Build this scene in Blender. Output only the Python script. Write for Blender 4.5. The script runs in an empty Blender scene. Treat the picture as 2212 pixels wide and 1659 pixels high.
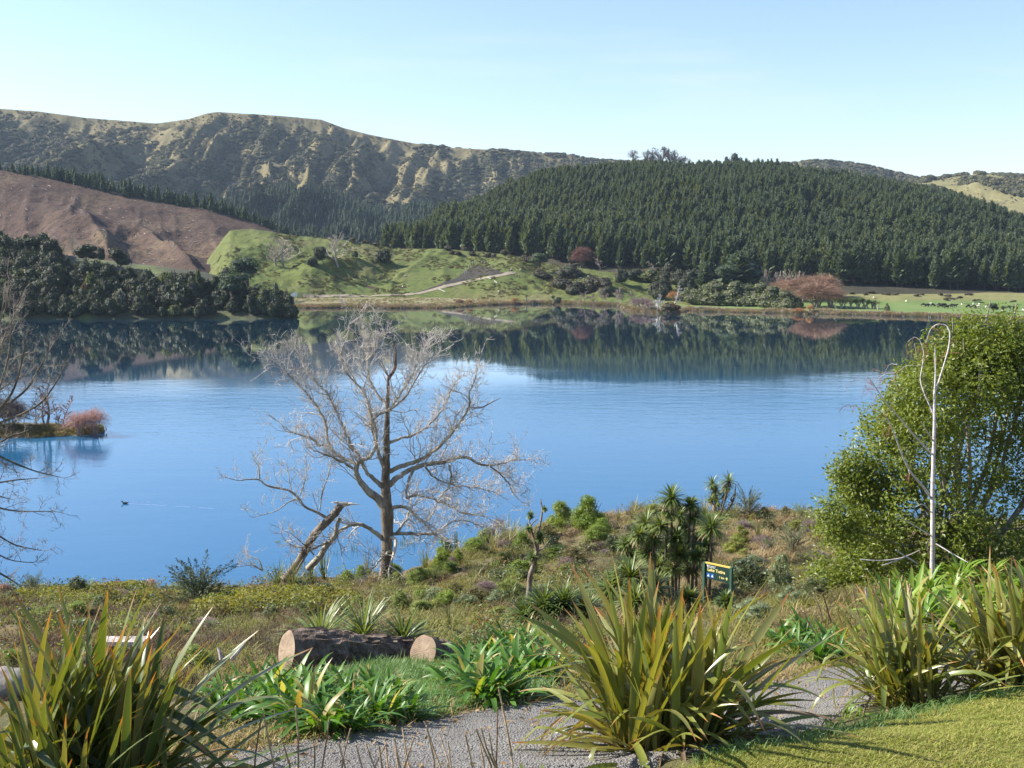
import bpy, bmesh, math, random
import numpy as np
from mathutils import Vector, Matrix, Euler

random.seed(7)
RNG = np.random.default_rng(7)
scene = bpy.context.scene
COL = scene.collection

# ------------------------------------------------------------------ camera, sky, sun, exposure
W, H, LENS = 1024, 768, 40.0
F = W * LENS / 36.0
EYE = 28.0
PITCH = math.atan(144.0 / F)
CP, SP = math.cos(PITCH), math.sin(PITCH)
cam_data = bpy.data.cameras.new('camera')
cam_data.lens = LENS
cam_data.sensor_width = 36.0
cam_data.clip_start = 0.1
cam_data.clip_end = 30000.0
cam = bpy.data.objects.new('camera', cam_data)
cam.location = (0, 0, EYE)
cam.rotation_euler = (math.pi / 2 - PITCH, 0, 0)
COL.objects.link(cam)
scene.camera = cam

SUN_AZ, SUN_EL = math.radians(-80.0), math.radians(36.0)   # azimuth from the view direction, towards the right
SUN_DIR = Vector((math.sin(SUN_AZ) * math.cos(SUN_EL), math.cos(SUN_AZ) * math.cos(SUN_EL), math.sin(SUN_EL)))
world = bpy.data.worlds.new('World')
scene.world = world
world.use_nodes = True
wn = world.node_tree.nodes
wl = world.node_tree.links
wn.clear()
sky = wn.new('ShaderNodeTexSky')
sky.sky_type = 'NISHITA'
sky.sun_disc = False
sky.sun_elevation = SUN_EL
sky.sun_rotation = SUN_AZ
sky.altitude = 150
sky.air_density = 1.0
sky.dust_density = 0.6
sky.ozone_density = 3.5
bg = wn.new('ShaderNodeBackground')
bg.inputs['Strength'].default_value = 0.10
wo = wn.new('ShaderNodeOutputWorld')
tcw = wn.new('ShaderNodeTexCoord'); mpw = wn.new('ShaderNodeMapping'); mpw.inputs['Scale'].default_value = (1.6, 2.6, 9.0); mpw.inputs['Rotation'].default_value = (0.0, 0.12, 0.3)
wl.new(tcw.outputs['Generated'], mpw.inputs[0]); nzw = wn.new('ShaderNodeTexNoise'); nzw.inputs['Scale'].default_value = 2.2; nzw.inputs['Detail'].default_value = 7; nzw.inputs['Roughness'].default_value = 0.62; nzw.inputs['Distortion'].default_value = 0.6
wl.new(mpw.outputs[0], nzw.inputs['Vector']); rpw = wn.new('ShaderNodeValToRGB'); rpw.color_ramp.elements[0].position = 0.52; rpw.color_ramp.elements[0].color = (0, 0, 0, 1); rpw.color_ramp.elements[1].position = 0.80; rpw.color_ramp.elements[1].color = (0.22, 0.22, 0.22, 1)
wl.new(nzw.outputs[0], rpw.inputs[0]); mxw = wn.new('ShaderNodeMix'); mxw.data_type = 'RGBA'; wl.new(rpw.outputs[0], mxw.inputs[0]); wl.new(sky.outputs[0], mxw.inputs[6]); mxw.inputs[7].default_value = (4.6, 4.9, 5.2, 1)
tnt = wn.new('ShaderNodeMix'); tnt.data_type = 'RGBA'; tnt.blend_type = 'MULTIPLY'; tnt.inputs[0].default_value = 1.0; wl.new(mxw.outputs[2], tnt.inputs[6]); tnt.inputs[7].default_value = (1.05, 0.985, 1.0, 1)
wl.new(tnt.outputs[2], bg.inputs['Color'])
wl.new(bg.outputs[0], wo.inputs['Surface'])

sun_data = bpy.data.lights.new('sun', 'SUN')
sun_data.energy = 5.0
sun_data.angle = math.radians(0.5)
sun_data.color = (1.0, 0.945, 0.86)
sun = bpy.data.objects.new('sun', sun_data)
sun.rotation_euler = (-SUN_DIR).to_track_quat('-Z', 'Y').to_euler()
sun.location = (-60, 20, 90)
COL.objects.link(sun)

scene.render.engine = 'CYCLES'
vs = scene.view_settings
scene.display_settings.display_device = 'sRGB'
vs.view_transform = 'Standard'
vs.look = 'None'
vs.gamma = 1.0
vs.use_curve_mapping = False
vs.exposure = 1.2
cy = scene.cycles
cy.max_bounces = 5
cy.diffuse_bounces = 2
cy.glossy_bounces = 2
cy.transmission_bounces = 3
cy.transparent_max_bounces = 4
cy.volume_bounces = 0
cy.use_denoising = True
cy.caustics_reflective = False
cy.caustics_refractive = False
cy.sample_clamp_indirect = 4.0
scene.render.use_persistent_data = False

# ------------------------------------------------------------------ projection helpers
def dyv(v): return CP + (H / 2 - v) / F * SP
def slope(v): return (-SP + (H / 2 - v) / F * CP) / dyv(v)          # dz/dy along the ray through row v
def P(u, v, y):
    """The world point at depth y on the ray through picture point (u, v)."""
    return Vector((y * (u - W / 2) / (F * dyv(v)), y, EYE + y * slope(v)))
K = W / 2212.0
def P2(x, y, d): return P(x * K, y * K, d)
def pxm(d): return d / F                                             # metres per pixel at depth d

# ------------------------------------------------------------------ noise
def _hash(ix, iy, seed):
    n = (ix * 374761393 + iy * 668265263 + seed * 1442695041) & 0x7fffffff
    n = ((n ^ (n >> 13)) * 1274126177) & 0x7fffffff
    return ((n ^ (n >> 16)) & 0xffff) / 65535.0
def vnoise(x, y, seed=0):
    x = np.asarray(x, float); y = np.asarray(y, float)
    ix = np.floor(x).astype(np.int64); iy = np.floor(y).astype(np.int64)
    fx = x - ix; fy = y - iy
    fx = fx * fx * fx * (fx * (fx * 6 - 15) + 10); fy = fy * fy * fy * (fy * (fy * 6 - 15) + 10)
    a = _hash(ix, iy, seed); b = _hash(ix + 1, iy, seed); c = _hash(ix, iy + 1, seed); d = _hash(ix + 1, iy + 1, seed)
    return (a * (1 - fx) + b * fx) * (1 - fy) + (c * (1 - fx) + d * fx) * fy
def fbm(x, y, oct=4, seed=0):
    s = 0.0; a = 0.5; n = 0.0
    for k in range(oct):
        s = s + a * vnoise(np.asarray(x) * 2 ** k, np.asarray(y) * 2 ** k, seed + 17 * k); n += a; a *= 0.5
    return s / n                                                     # 0..1, mean 0.5
def ridged(x, y, oct=4, seed=0):
    s = 0.0; a = 0.5; n = 0.0
    for k in range(oct):
        v = 1 - np.abs(2 * vnoise(np.asarray(x) * 2 ** k, np.asarray(y) * 2 ** k, seed + 31 * k) - 1)
        s = s + a * v * v; n += a; a *= 0.5
    return s / n
def sstep(a, b, x):
    t = np.clip((np.asarray(x, float) - a) / (b - a), 0, 1)
    return t * t * (3 - 2 * t)

# ------------------------------------------------------------------ mesh building
class MB:
    def __init__(s):
        s.v = []; s.n = 0; s.f = []; s.m = []; s.t = []; s.e = []
    def add(s, verts, faces, mat=0, t=None, e=None):
        verts = np.asarray(verts, float).reshape(-1, 3)
        faces = np.asarray(faces, np.int64)
        s.v.append(verts); s.f.append(faces + s.n)
        s.m.append(np.full(len(faces), mat) if np.isscalar(mat) else np.asarray(mat))
        s.t.append(np.zeros(len(verts)) if t is None else np.asarray(t, float))
        s.e.append(np.zeros(len(verts)) if e is None else np.asarray(e, float))
        s.n += len(verts)
        return s
    def merge(s, o, M=None, mat=None):
        for v, f, m, t, e in zip(o.v, o.f, o.m, o.t, o.e):
            pass
        if not o.v: return s
        V = np.concatenate(o.v)
        if M is not None:
            A = np.array(M); V = V @ A[:3, :3].T + A[:3, 3]
        base = s.n
        s.v.append(V); s.t.append(np.concatenate(o.t)); s.e.append(np.concatenate(o.e))
        for f, m in zip(o.f, o.m):
            s.f.append(f + base); s.m.append(m if mat is None else np.full(len(f), mat))
        s.n += len(V)
        return s
    def mesh(s, name, mats, smooth=False, attrs=False):
        me = bpy.data.meshes.new(name)
        V = np.concatenate(s.v) if s.v else np.zeros((0, 3))
        me.vertices.add(len(V)); me.vertices.foreach_set('co', V.astype(np.float32).ravel())
        ks = [f.shape[1] for f in s.f for _ in range(1)]
        loops = np.concatenate([f.ravel() for f in s.f]) if s.f else np.zeros(0, int)
        tot = np.concatenate([np.full(len(f), f.shape[1]) for f in s.f]) if s.f else np.zeros(0, int)
        start = np.concatenate([[0], np.cumsum(tot)[:-1]]) if len(tot) else np.zeros(0, int)
        me.loops.add(len(loops)); me.loops.foreach_set('vertex_index', loops.astype(np.int32))
        me.polygons.add(len(tot))
        me.polygons.foreach_set('loop_start', start.astype(np.int32))
        me.polygons.foreach_set('loop_total', tot.astype(np.int32))
        mi = np.concatenate(s.m) if s.m else np.zeros(0, int)
        me.polygons.foreach_set('material_index', mi.astype(np.int32))
        me.polygons.foreach_set('use_smooth', np.full(len(tot), bool(smooth)))
        for m in mats: me.materials.append(m)
        if attrs:
            at = me.attributes.new('along', 'FLOAT', 'POINT'); at.data.foreach_set('value', np.concatenate(s.t).astype(np.float32))
            at = me.attributes.new('edge', 'FLOAT', 'POINT'); at.data.foreach_set('value', np.concatenate(s.e).astype(np.float32))
        me.update(calc_edges=True)
        me.validate()
        return me

def grid_faces(nr, nc):
    i = np.arange(nr - 1)[:, None] * nc + np.arange(nc - 1)[None, :]
    i = i.ravel()
    return np.stack([i, i + 1, i + nc + 1, i + nc], 1)
def tube(mb, pts, rad, sides=6, mat=0, cap=True, rough=0.0):
    pts = np.asarray([tuple(p) for p in pts], float); n = len(pts)
    rad = np.broadcast_to(np.asarray(rad, float), (n,))
    tan = np.gradient(pts, axis=0); tan /= np.linalg.norm(tan, axis=1)[:, None] + 1e-9
    ref = np.array([0.0, 0.0, 1.0]) if abs(tan[0][2]) < 0.9 else np.array([1.0, 0.0, 0.0])
    a = np.cross(tan, ref); bad = np.linalg.norm(a, axis=1) < 1e-3
    a[bad] = [1, 0, 0]; a /= np.linalg.norm(a, axis=1)[:, None]
    for k in range(1, n):                                            # keep the frame from flipping
        w = a[k - 1] - tan[k] * (a[k - 1] @ tan[k]); l = np.linalg.norm(w)
        if l > 1e-4: a[k] = w / l
    b = np.cross(tan, a)
    th = np.arange(sides) * 2 * math.pi / sides
    rr = rad[:, None] * (1 + rough * (RNG.random((n, sides)) - 0.5) * 2)
    V = pts[:, None, :] + rr[:, :, None] * (np.cos(th)[None, :, None] * a[:, None, :] + np.sin(th)[None, :, None] * b[:, None, :])
    i = np.arange(n - 1)[:, None] * sides; j = np.arange(sides)[None, :]
    f = np.stack([i + j, i + (j + 1) % sides, i + sides + (j + 1) % sides, i + sides + j], -1).reshape(-1, 4)
    mb.add(V.reshape(-1, 3), f, mat, t=np.repeat(np.linspace(0, 1, n), sides))
    if cap and sides > 2:
        for ring in (0, n - 1):
            c = pts[ring]; vs_ = np.vstack([V[ring], c])
            mb.add(vs_, [[q, (q + 1) % sides, sides] for q in range(sides)], mat)
    return mb
def box(mb, lo, hi, mat=0, M=None):
    x0, y0, z0 = lo; x1, y1, z1 = hi
    V = np.array([[x0, y0, z0], [x1, y0, z0], [x1, y1, z0], [x0, y1, z0], [x0, y0, z1], [x1, y0, z1], [x1, y1, z1], [x0, y1, z1]], float)
    if M is not None:
        A = np.array(M); V = V @ A[:3, :3].T + A[:3, 3]
    mb.add(V, [[0, 3, 2, 1], [4, 5, 6, 7], [0, 1, 5, 4], [1, 2, 6, 5], [2, 3, 7, 6], [3, 0, 4, 7]], mat)
    return mb

# ------------------------------------------------------------------ objects
def link(name, me, parent=None, loc=None, rot=None, scl=None):
    o = bpy.data.objects.new(name, me)
    if parent is not None: o.parent = parent
    if loc is not None: o.location = loc
    if rot is not None: o.rotation_euler = rot
    if scl is not None: o.scale = scl
    COL.objects.link(o)
    return o
def tag(o, label=None, cat=None, group=None, kind=None):
    if label: o['label'] = label
    if cat: o['category'] = cat
    if group: o['group'] = group
    if kind: o['kind'] = kind
    return o
def hidden_source(name, me):
    """A mesh that geometry nodes copy; it is not part of the scene itself."""
    return bpy.data.objects.new(name, me)
def scatter(name, protos, pts, rot, scl, label, cat, kind='stuff', parent=None, pick=None):
    pts = np.asarray(pts, float).reshape(-1, 3); n = len(pts)
    me = bpy.data.meshes.new(name)
    me.vertices.add(n); me.vertices.foreach_set('co', pts.astype(np.float32).ravel())
    a = me.attributes.new('rot', 'FLOAT_VECTOR', 'POINT'); a.data.foreach_set('vector', np.asarray(rot, np.float32).ravel())
    a = me.attributes.new('scl', 'FLOAT_VECTOR', 'POINT'); a.data.foreach_set('vector', np.asarray(scl, np.float32).ravel())
    a = me.attributes.new('pick', 'INT', 'POINT'); a.data.foreach_set('value', (RNG.integers(0, len(protos), n) if pick is None else np.asarray(pick)).astype(np.int32))
    ng = bpy.data.node_groups.new(name, 'GeometryNodeTree')
    ng.interface.new_socket('Geometry', in_out='INPUT', socket_type='NodeSocketGeometry')
    ng.interface.new_socket('Geometry', in_out='OUTPUT', socket_type='NodeSocketGeometry')
    N, L = ng.nodes, ng.links
    gi, go = N.new('NodeGroupInput'), N.new('NodeGroupOutput')
    iop = N.new('GeometryNodeInstanceOnPoints'); iop.inputs['Pick Instance'].default_value = True
    jn = N.new('GeometryNodeJoinGeometry')
    for p in protos:
        oi = N.new('GeometryNodeObjectInfo'); oi.inputs['Object'].default_value = p; oi.inputs['As Instance'].default_value = True
        L.new(oi.outputs['Geometry'], jn.inputs[0])
    def attr(nm, ty):
        q = N.new('GeometryNodeInputNamedAttribute'); q.data_type = ty; q.inputs['Name'].default_value = nm
        return [s for s in q.outputs if s.enabled and s.name == 'Attribute'][0]
    er = N.new('FunctionNodeEulerToRotation')
    L.new(attr('rot', 'FLOAT_VECTOR'), er.inputs[0])
    L.new(gi.outputs[0], iop.inputs['Points']); L.new(jn.outputs[0], iop.inputs['Instance'])
    L.new(attr('pick', 'INT'), iop.inputs['Instance Index']); L.new(er.outputs[0], iop.inputs['Rotation'])
    L.new(attr('scl', 'FLOAT_VECTOR'), iop.inputs['Scale'])
    L.new(iop.outputs[0], go.inputs[0])
    o = link(name, me, parent)
    md = o.modifiers.new('copies', 'NODES'); md.node_group = ng
    return tag(o, label, cat, kind=kind)

ORD = 'first second third fourth fifth sixth seventh eighth ninth tenth eleventh twelfth thirteenth fourteenth fifteenth sixteenth seventeenth eighteenth nineteenth twentieth'.split()
ORD += ['twenty ' + w for w in ORD[:9]] + ['thirtieth'] + ['thirty ' + w for w in ORD[:9]]
def number(group, phrase):
    """Tell the members of a group apart by their order from left to right in the picture."""
    mem = [o for o in scene.objects if o.parent is None and o.get('group') == group]
    def left(o):
        p = o.location if o.location.length > 0 or o.type == 'EMPTY' else sum((v.co for v in o.data.vertices), Vector()) / len(o.data.vertices)
        return p.x / max(p.y, 0.1)
    for k, o in enumerate(sorted(mem, key=left)): o['label'] = phrase % ORD[min(k, len(ORD) - 1)]
# ------------------------------------------------------------------ materials
def nodes(name):
    m = bpy.data.materials.new(name); m.use_nodes = True
    nt = m.node_tree; b = nt.nodes['Principled BSDF']
    return m, nt.nodes, nt.links, b
def ramp(N, L, fac, stops):
    r = N.new('ShaderNodeValToRGB'); e = r.color_ramp.elements
    while len(e) < len(stops): e.new(0.5)
    for q, (p, c) in zip(e, stops): q.position = p; q.color = (*c, 1)
    L.new(fac, r.inputs[0]); return r.outputs[0]
def mix(N, L, fac, a, b, mode='MIX'):
    m = N.new('ShaderNodeMix'); m.data_type = 'RGBA'; m.blend_type = mode
    for sock, val in ((0, fac), (6, a), (7, b)):
        if isinstance(val, (int, float)): m.inputs[sock].default_value = val
        elif isinstance(val, tuple): m.inputs[sock].default_value = (*val, 1)
        else: L.new(val, m.inputs[sock])
    return m.outputs[2]
def noise(N, L, scale, detail=4, rough=0.6, vec=None, stretch=None, dist=0.0):
    t = N.new('ShaderNodeTexNoise'); t.inputs['Scale'].default_value = scale; t.inputs['Detail'].default_value = detail
    t.inputs['Roughness'].default_value = rough; t.inputs['Distortion'].default_value = dist
    if vec is None:
        vec = N.new('ShaderNodeTexCoord').outputs['Object']
    if stretch is not None:
        mp = N.new('ShaderNodeMapping'); mp.inputs['Scale'].default_value = stretch; L.new(vec, mp.inputs[0]); vec = mp.outputs[0]
    L.new(vec, t.inputs['Vector']); return t.outputs[0]
def bump(N, L, b, h, strength, dist=0.1):
    q = N.new('ShaderNodeBump'); q.inputs['Strength'].default_value = strength; q.inputs['Distance'].default_value = dist
    L.new(h, q.inputs['Height']); L.new(q.outputs[0], b.inputs['Normal']); return q
def plain(name, stops, scale=3.0, rough=0.8, detail=5, stretch=None, bmp=0.0, bdist=0.05, spec=0.3, nrough=0.65):
    m, N, L, b = nodes(name)
    n = noise(N, L, scale, detail, nrough, stretch=stretch)
    k = len(stops)
    L.new(ramp(N, L, n, [(0.3 + 0.4 * i / max(1, k - 1), c) for i, c in enumerate(stops)]), b.inputs['Base Color'])
    b.inputs['Roughness'].default_value = rough; b.inputs['Specular IOR Level'].default_value = spec
    if bmp: bump(N, L, b, n, bmp, bdist)
    return m
def leaf(name, cols, rough=0.45, spec=0.4, transl=0.3, tcol=None, island=True, along=None):
    """Foliage: colour differs from leaf to leaf and from plant to plant; some light passes through."""
    m, N, L, b = nodes(name)
    oi = N.new('ShaderNodeObjectInfo'); ge = N.new('ShaderNodeNewGeometry')
    a = N.new('ShaderNodeMath'); a.operation = 'MULTIPLY_ADD'; a.inputs[1].default_value = 0.55
    L.new(oi.outputs['Random'], a.inputs[0])
    if island:
        h = N.new('ShaderNodeMath'); h.operation = 'MULTIPLY'; h.inputs[1].default_value = 0.45
        L.new(ge.outputs['Random Per Island'], h.inputs[0]); L.new(h.outputs[0], a.inputs[2])
    else:
        a.inputs[1].default_value = 1.0; a.inputs[2].default_value = 0.0
    k = len(cols)
    c = ramp(N, L, a.outputs[0], [((i + 0.5) / k, q) for i, q in enumerate(cols)])
    if along:
        at = N.new('ShaderNodeAttribute'); at.attribute_name = 'along'
        ed = N.new('ShaderNodeAttribute'); ed.attribute_name = 'edge'
        tip, edge, base = along
        if edge: c = mix(N, L, ramp(N, L, ed.outputs['Fac'], [(0.80, (0, 0, 0)), (0.97, (0.75, 0.75, 0.75))]), c, edge)
        if base: c = mix(N, L, ramp(N, L, at.outputs['Fac'], [(0.05, (0.85, 0.85, 0.85)), (0.3, (0, 0, 0))]), c, base)
        nn = N.new('ShaderNodeMath'); nn.operation = 'MULTIPLY_ADD'; nn.inputs[1].default_value = 0.07
        L.new(oi.outputs['Random'], nn.inputs[0]); L.new(at.outputs['Fac'], nn.inputs[2])
        if tip: c = mix(N, L, ramp(N, L, nn.outputs[0], [(0.94, (0, 0, 0)), (1.0, (0.9, 0.9, 0.9))]), c, tip)
    L.new(c, b.inputs['Base Color']); b.inputs['Roughness'].default_value = rough; b.inputs['Specular IOR Level'].default_value = spec
    if transl:
        tr = N.new('ShaderNodeBsdfTranslucent')
        L.new(mix(N, L, 1.0, c, tcol or (1.6, 1.5, 0.6), 'MULTIPLY'), tr.inputs['Color'])
        ms = N.new('ShaderNodeMixShader'); ms.inputs[0].default_value = transl
        out = [q for q in N if q.type == 'OUTPUT_MATERIAL'][0]
        L.new(b.outputs[0], ms.inputs[1]); L.new(tr.outputs[0], ms.inputs[2]); L.new(ms.outputs[0], out.inputs['Surface'])
    return m

# ================================================================== THE LAND
# A height table for the near bank: rows are depths (m), columns picture columns, entries the picture row the ground shows at.
TD = [4, 8, 10, 12, 14, 16, 18, 20, 24, 30, 40, 50, 60, 70, 80, 92]
TU = [-500, 0, 200, 400, 500, 600, 700, 800, 900, 1024, 1500]
TV = [
 [1500] * 11,
 [910, 910, 910, 908, 905, 895, 880, 868, 866, 866, 866],
 [790, 790, 785, 778, 773, 768, 757, 748, 745, 745, 745],
 [735, 735, 735, 735, 735, 736, 735, 725, 708, 694, 690],
 [705, 705, 705, 705, 705, 705, 704, 697, 690, 680, 676],
 [688, 686, 686, 685, 685, 685, 684, 680, 676, 668, 660],
 [674, 672, 672, 670, 668, 668, 666, 660, 650, 646, 640],
 [662, 660, 660, 658, 655, 655, 652, 645, 628, 622, 620],
 [646, 645, 645, 643, 640, 638, 634, 622, 608, 604, 602],
 [632, 630, 630, 627, 625, 618, 611, 599, 592, 590, 590],
 [614, 612, 612, 608, 602, 591, 580, 573, 570, 570, 570],
 [602, 600, 600, 592, 578, 561, 552, 549, 552, 552, 552],
 [592, 590, 590, 574, 556, 534, 528, 529, 535, 535, 535],
 [646, 646, 646, 580, 534, 514, 509, 513, 522, 522, 522],
 [640, 640, 640, 636, 590, 545, 536, 540, 545, 545, 545],
 [600, 600, 600, 600, 600, 592, 588, 588, 588, 588, 588]]
_q = np.array([(u - W / 2) / (F * 0.962) for u in TU])
_z = np.array([[EYE + d * slope(v) for v in row] for d, row in zip(TD, TV)])
_z[0, :] = EYE - 4.6
_ld = np.log(np.array(TD, float))
def near_z(x, y):
    x = np.asarray(x, float); y = np.maximum(np.asarray(y, float), 1.0)
    q = np.clip(x / y, _q[0], _q[-1]); l = np.clip(np.log(y), _ld[0], _ld[-1])
    i = np.clip(np.searchsorted(_ld, l) - 1, 0, len(_ld) - 2); j = np.clip(np.searchsorted(_q, q) - 1, 0, len(_q) - 2)
    a = (l - _ld[i]) / (_ld[i + 1] - _ld[i]); b = (q - _q[j]) / (_q[j + 1] - _q[j])
    b = b * b * (3 - 2 * b) * 0.5 + b * 0.5
    z = (_z[i, j] * (1 - b) + _z[i, j + 1] * b) * (1 - a) + (_z[i + 1, j] * (1 - b) + _z[i + 1, j + 1] * b) * a
    w = sstep(17, 26, y)
    z = z + w * ((fbm(x * 0.35, y * 0.35, 3, 5) - 0.5) * 1.1 + (fbm(x * 1.3, y * 1.3, 2, 9) - 0.5) * 0.3) + 0.05 * (fbm(x * 1.1, y * 1.1, 3, 3) - 0.5)
    return z

UU = lambda x, y: W / 2 + F * 1.006 * np.asarray(x, float) / np.maximum(np.asarray(y, float), 1.0)
class Hill:
    """A hill by the columns of the picture it fills: distance and height of its crest, of its foot and of its far side."""
    def __init__(s, sky, yc, foot, zf, back=400.0, zb=0.0, power=1.0, drop=0.0, noise=None):
        s.u = np.array([p[0] for p in sky], float)
        vv = np.array([p[1] for p in sky], float)
        pick = lambda t, u: np.interp(u, *zip(*t)) if isinstance(t, list) else np.full(len(u), float(t))
        s.yc = pick(yc, s.u); s.yf = pick(foot, s.u); s.zf = pick(zf, s.u)
        s.zc = np.array([EYE + d * slope(v) for d, v in zip(s.yc, vv)]) - drop
        s.back, s.zb, s.power, s.noise = back, zb, power, noise
    def z(s, x, y):
        u = UU(x, y); y = np.asarray(y, float)
        yc, yf, zf, zc = (np.interp(u, s.u, a) for a in (s.yc, s.yf, s.zf, s.zc))
        t = np.clip((y - yf) / (yc - yf), 0, 1)
        z = zf + (zc - zf) * t ** s.power - np.maximum(yf - y, 0) * 0.35
        b = np.clip((y - yc) / s.back, 0, 1)
        z = z + (s.zb - zc) * b * b * (3 - 2 * b) * (y > yc)
        if s.noise is not None: z = z + s.noise(np.asarray(x, float), y, t, u) * (1 - 0.9 * b)
        return z
    def mesh(s, name, mat, u0, u1, nu, y0, y1, ny, label, cat='hill', smooth=True, mask=None):
        uu = np.linspace(u0, u1, nu); dd = np.linspace(y0, y1, ny)
        U, D = np.meshgrid(uu, dd)
        X = (U - W / 2) / (F * 1.006) * D
        Z = s.z(X, D)
        V = np.stack([X, D, Z], -1).reshape(-1, 3); f = grid_faces(ny, nu)
        keep = (V[f][:, :, 2].max(1) > -3.0)
        mb = MB(); mb.add(V, f[keep])
        o = link(name, mb.mesh(name, [mat], smooth))
        return tag(o, label, cat, kind='structure')

k2 = lambda pts: [(x * K, y * K) for x, y in pts]
# --- the far range on the left, running behind the forest to the right
def range_noise(x, y, t, u):
    e = np.clip(np.sin(np.pi * np.clip(t, 0, 1) ** 0.8), 0, 1)
    wx = x + 60 * (fbm(x / 260, y / 260, 3, 41) - 0.5)
    g = ridged(wx / 150, y / 900, 4, 11)
    g2 = ridged(wx / 52, y / 240, 3, 23)
    big = fbm(x / 420, y / 420, 3, 77) - 0.5
    hump = 0.35 + 0.65 * sstep(150, 260, u) * (1 - sstep(330, 460, u)) + 0.25 * (u < 150)
    tp = sstep(0.55, 0.85, t) * (1 - sstep(0.96, 1.0, t))
    return e * (g - 0.66) * (64 + 92 * hump) + (e + 0.55 * tp) * (g2 - 0.75) * (20 + 26 * hump) + (e + 0.4 * tp) * (ridged(wx / 24 + 0.2, y / 150, 2, 37) - 0.8) * (9 + 7 * hump) + e * big * 34 + (fbm(x / 25, y / 25, 3, 2) - 0.5) * 6 * (0.15 + e)
HA = Hill(k2([(-250, 226), (0, 233), (100, 240), (200, 254), (300, 262), (350, 266), (420, 256), (455, 245), (475, 241), (560, 246), (640, 252), (700, 258), (745, 275),
              (800, 290), (850, 300), (900, 310), (980, 319), (1080, 324), (1150, 330), (1220, 334), (1270, 343), (1340, 348), (1400, 346), (1450, 353), (1520, 357),
              (1600, 356), (1690, 353), (1760, 345), (1830, 352), (1900, 365), (1960, 380), (2005, 389), (2100, 396), (2400, 400)]),
          2150, [(0, 1150), (300, 1120), (520, 1250), (1024, 1300)], [(0, 22), (512, 26), (1024, 40)], 700, 100, 1.25, 0, range_noise)
# --- green hill with scrub on the far right
def rnoise(x, y, t, u):
    e = np.clip(np.sin(np.pi * np.clip(t, 0, 1) ** 0.8), 0, 1)
    return e * (ridged((x + y * 0.5) / 130, y / 500, 3, 61) - 0.45) * 62 + e * (ridged((x + y * 0.4) / 36, y / 200, 2, 67) - 0.6) * 15 + (fbm(x / 30, y / 30, 2, 8) - 0.5) * 3
HB = Hill(k2([(1900, 420), (1965, 396), (2010, 388), (2060, 381), (2100, 376), (2160, 380), (2212, 384), (2300, 384), (2450, 380)]), 1650, 1150, 30, 500, 60, 1.0, 0, rnoise)
# --- the planted hill on the right: its ground lies a tree height below its outline
HC = Hill(k2([(780, 560), (855, 540), (900, 508), (950, 482), (1000, 457), (1050, 433), (1100, 404), (1150, 387), (1200, 377), (1300, 369), (1400, 364), (1500, 364),
              (1600, 366), (1700, 371), (1800, 384), (1850, 394), (1900, 402), (1950, 410), (2000, 418), (2050, 433), (2100, 450), (2150, 468), (2212, 492), (2300, 530), (2400, 570)]),
          [(360, 780), (460, 900), (850, 920), (1024, 800), (1110, 700)], [(360, 690), (400, 690), (500, 640), (620, 590), (760, 540), (850, 512), (1024, 500)],
          [(360, 18), (400, 20), (500, 17), (620, 11), (760, 6), (1024, 5)], 300, 20, 0.92, 7.0,
          lambda x, y, t, u: np.sin(np.pi * t) * ((ridged((x + 0.25 * y) / 110, y / 420, 3, 4) - 0.45) * 22 + (fbm(x / 60, y / 60, 2, 14) - 0.5) * 6))
# --- the felled brown hill
def felled_noise(x, y, t, u):
    e = np.clip(np.sin(np.pi * np.clip(t, 0, 1) ** 0.9), 0, 1)
    return e * (ridged((x + (y - 650) * 0.55) / 66 + 0.75, y / 400, 2, 24) - 0.5) * 27 * (1 - 0.9 * sstep(0.5, 0.95, t)) - 7 * e + e * (ridged((x + y * 0.3) / 23, y / 120, 2, 63) - 0.6) * 5 + e * (fbm(x / 24, y / 30, 3, 6) - 0.5) * 9 + (fbm(x / 5, y / 5, 2, 44) - 0.5) * 0.8
HD = Hill([(-140, 158), (-60, 165), (0, 169), (37, 175), (74, 183), (111, 191), (148, 199), (185, 206), (208, 209), (231, 215), (259, 224), (280, 232), (300, 240), (340, 262), (380, 290)],
          770, 560, 6, 320, 15, 0.9, 0, felled_noise)
# --- the green pasture hill
def pasture_noise(x, y, t, u):
    e = np.clip(np.sin(np.pi * np.clip(t, 0, 1) ** 0.8), 0, 1)
    gul = ridged((x + 40 * fbm(x / 70, y / 70, 2, 3)) / 46, y / 170, 2, 29) - 0.45
    ter = np.sin((y + 22 * fbm(x / 18, y / 18, 2, 51)) * 0.95) * 0.5 * (0.3 + fbm(x / 25, y / 25, 2, 53)) + np.abs(fbm(x / 7, y / 7, 3, 57) - 0.5) * -3.2
    mk_ = 1 - 0.88 * sstep(392, 412, u) * (1 - sstep(508, 530, u)) * (1 - sstep(0.62, 0.85, t))
    return e * (gul * 9 * (0.25 + 0.75 * mk_) + ((fbm(x / 16, y / 16, 3, 12) - 0.5) * 4.5 + ter) * mk_) + (fbm(x / 3.5, y / 3.5, 2, 34) - 0.5) * 1.1 * mk_
HE = Hill([(168, 300), (190, 280), (205, 264), (218, 246), (231, 230), (259, 229.5), (296, 236), (333, 239), (366, 243.5), (393, 249), (435, 249), (472, 251.5), (509, 255),
           (546, 264), (579, 268.5), (611, 273), (648, 278), (690, 285), (730, 291), (800, 300)],
          [(168, 600), (231, 640), (420, 635), (546, 600), (611, 575), (690, 545), (800, 520)], [(168, 520), (380, 536), (480, 530), (620, 500), (700, 480), (800, 470)], 1.6, 140, 4, 0.85, 0, pasture_noise)
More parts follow.
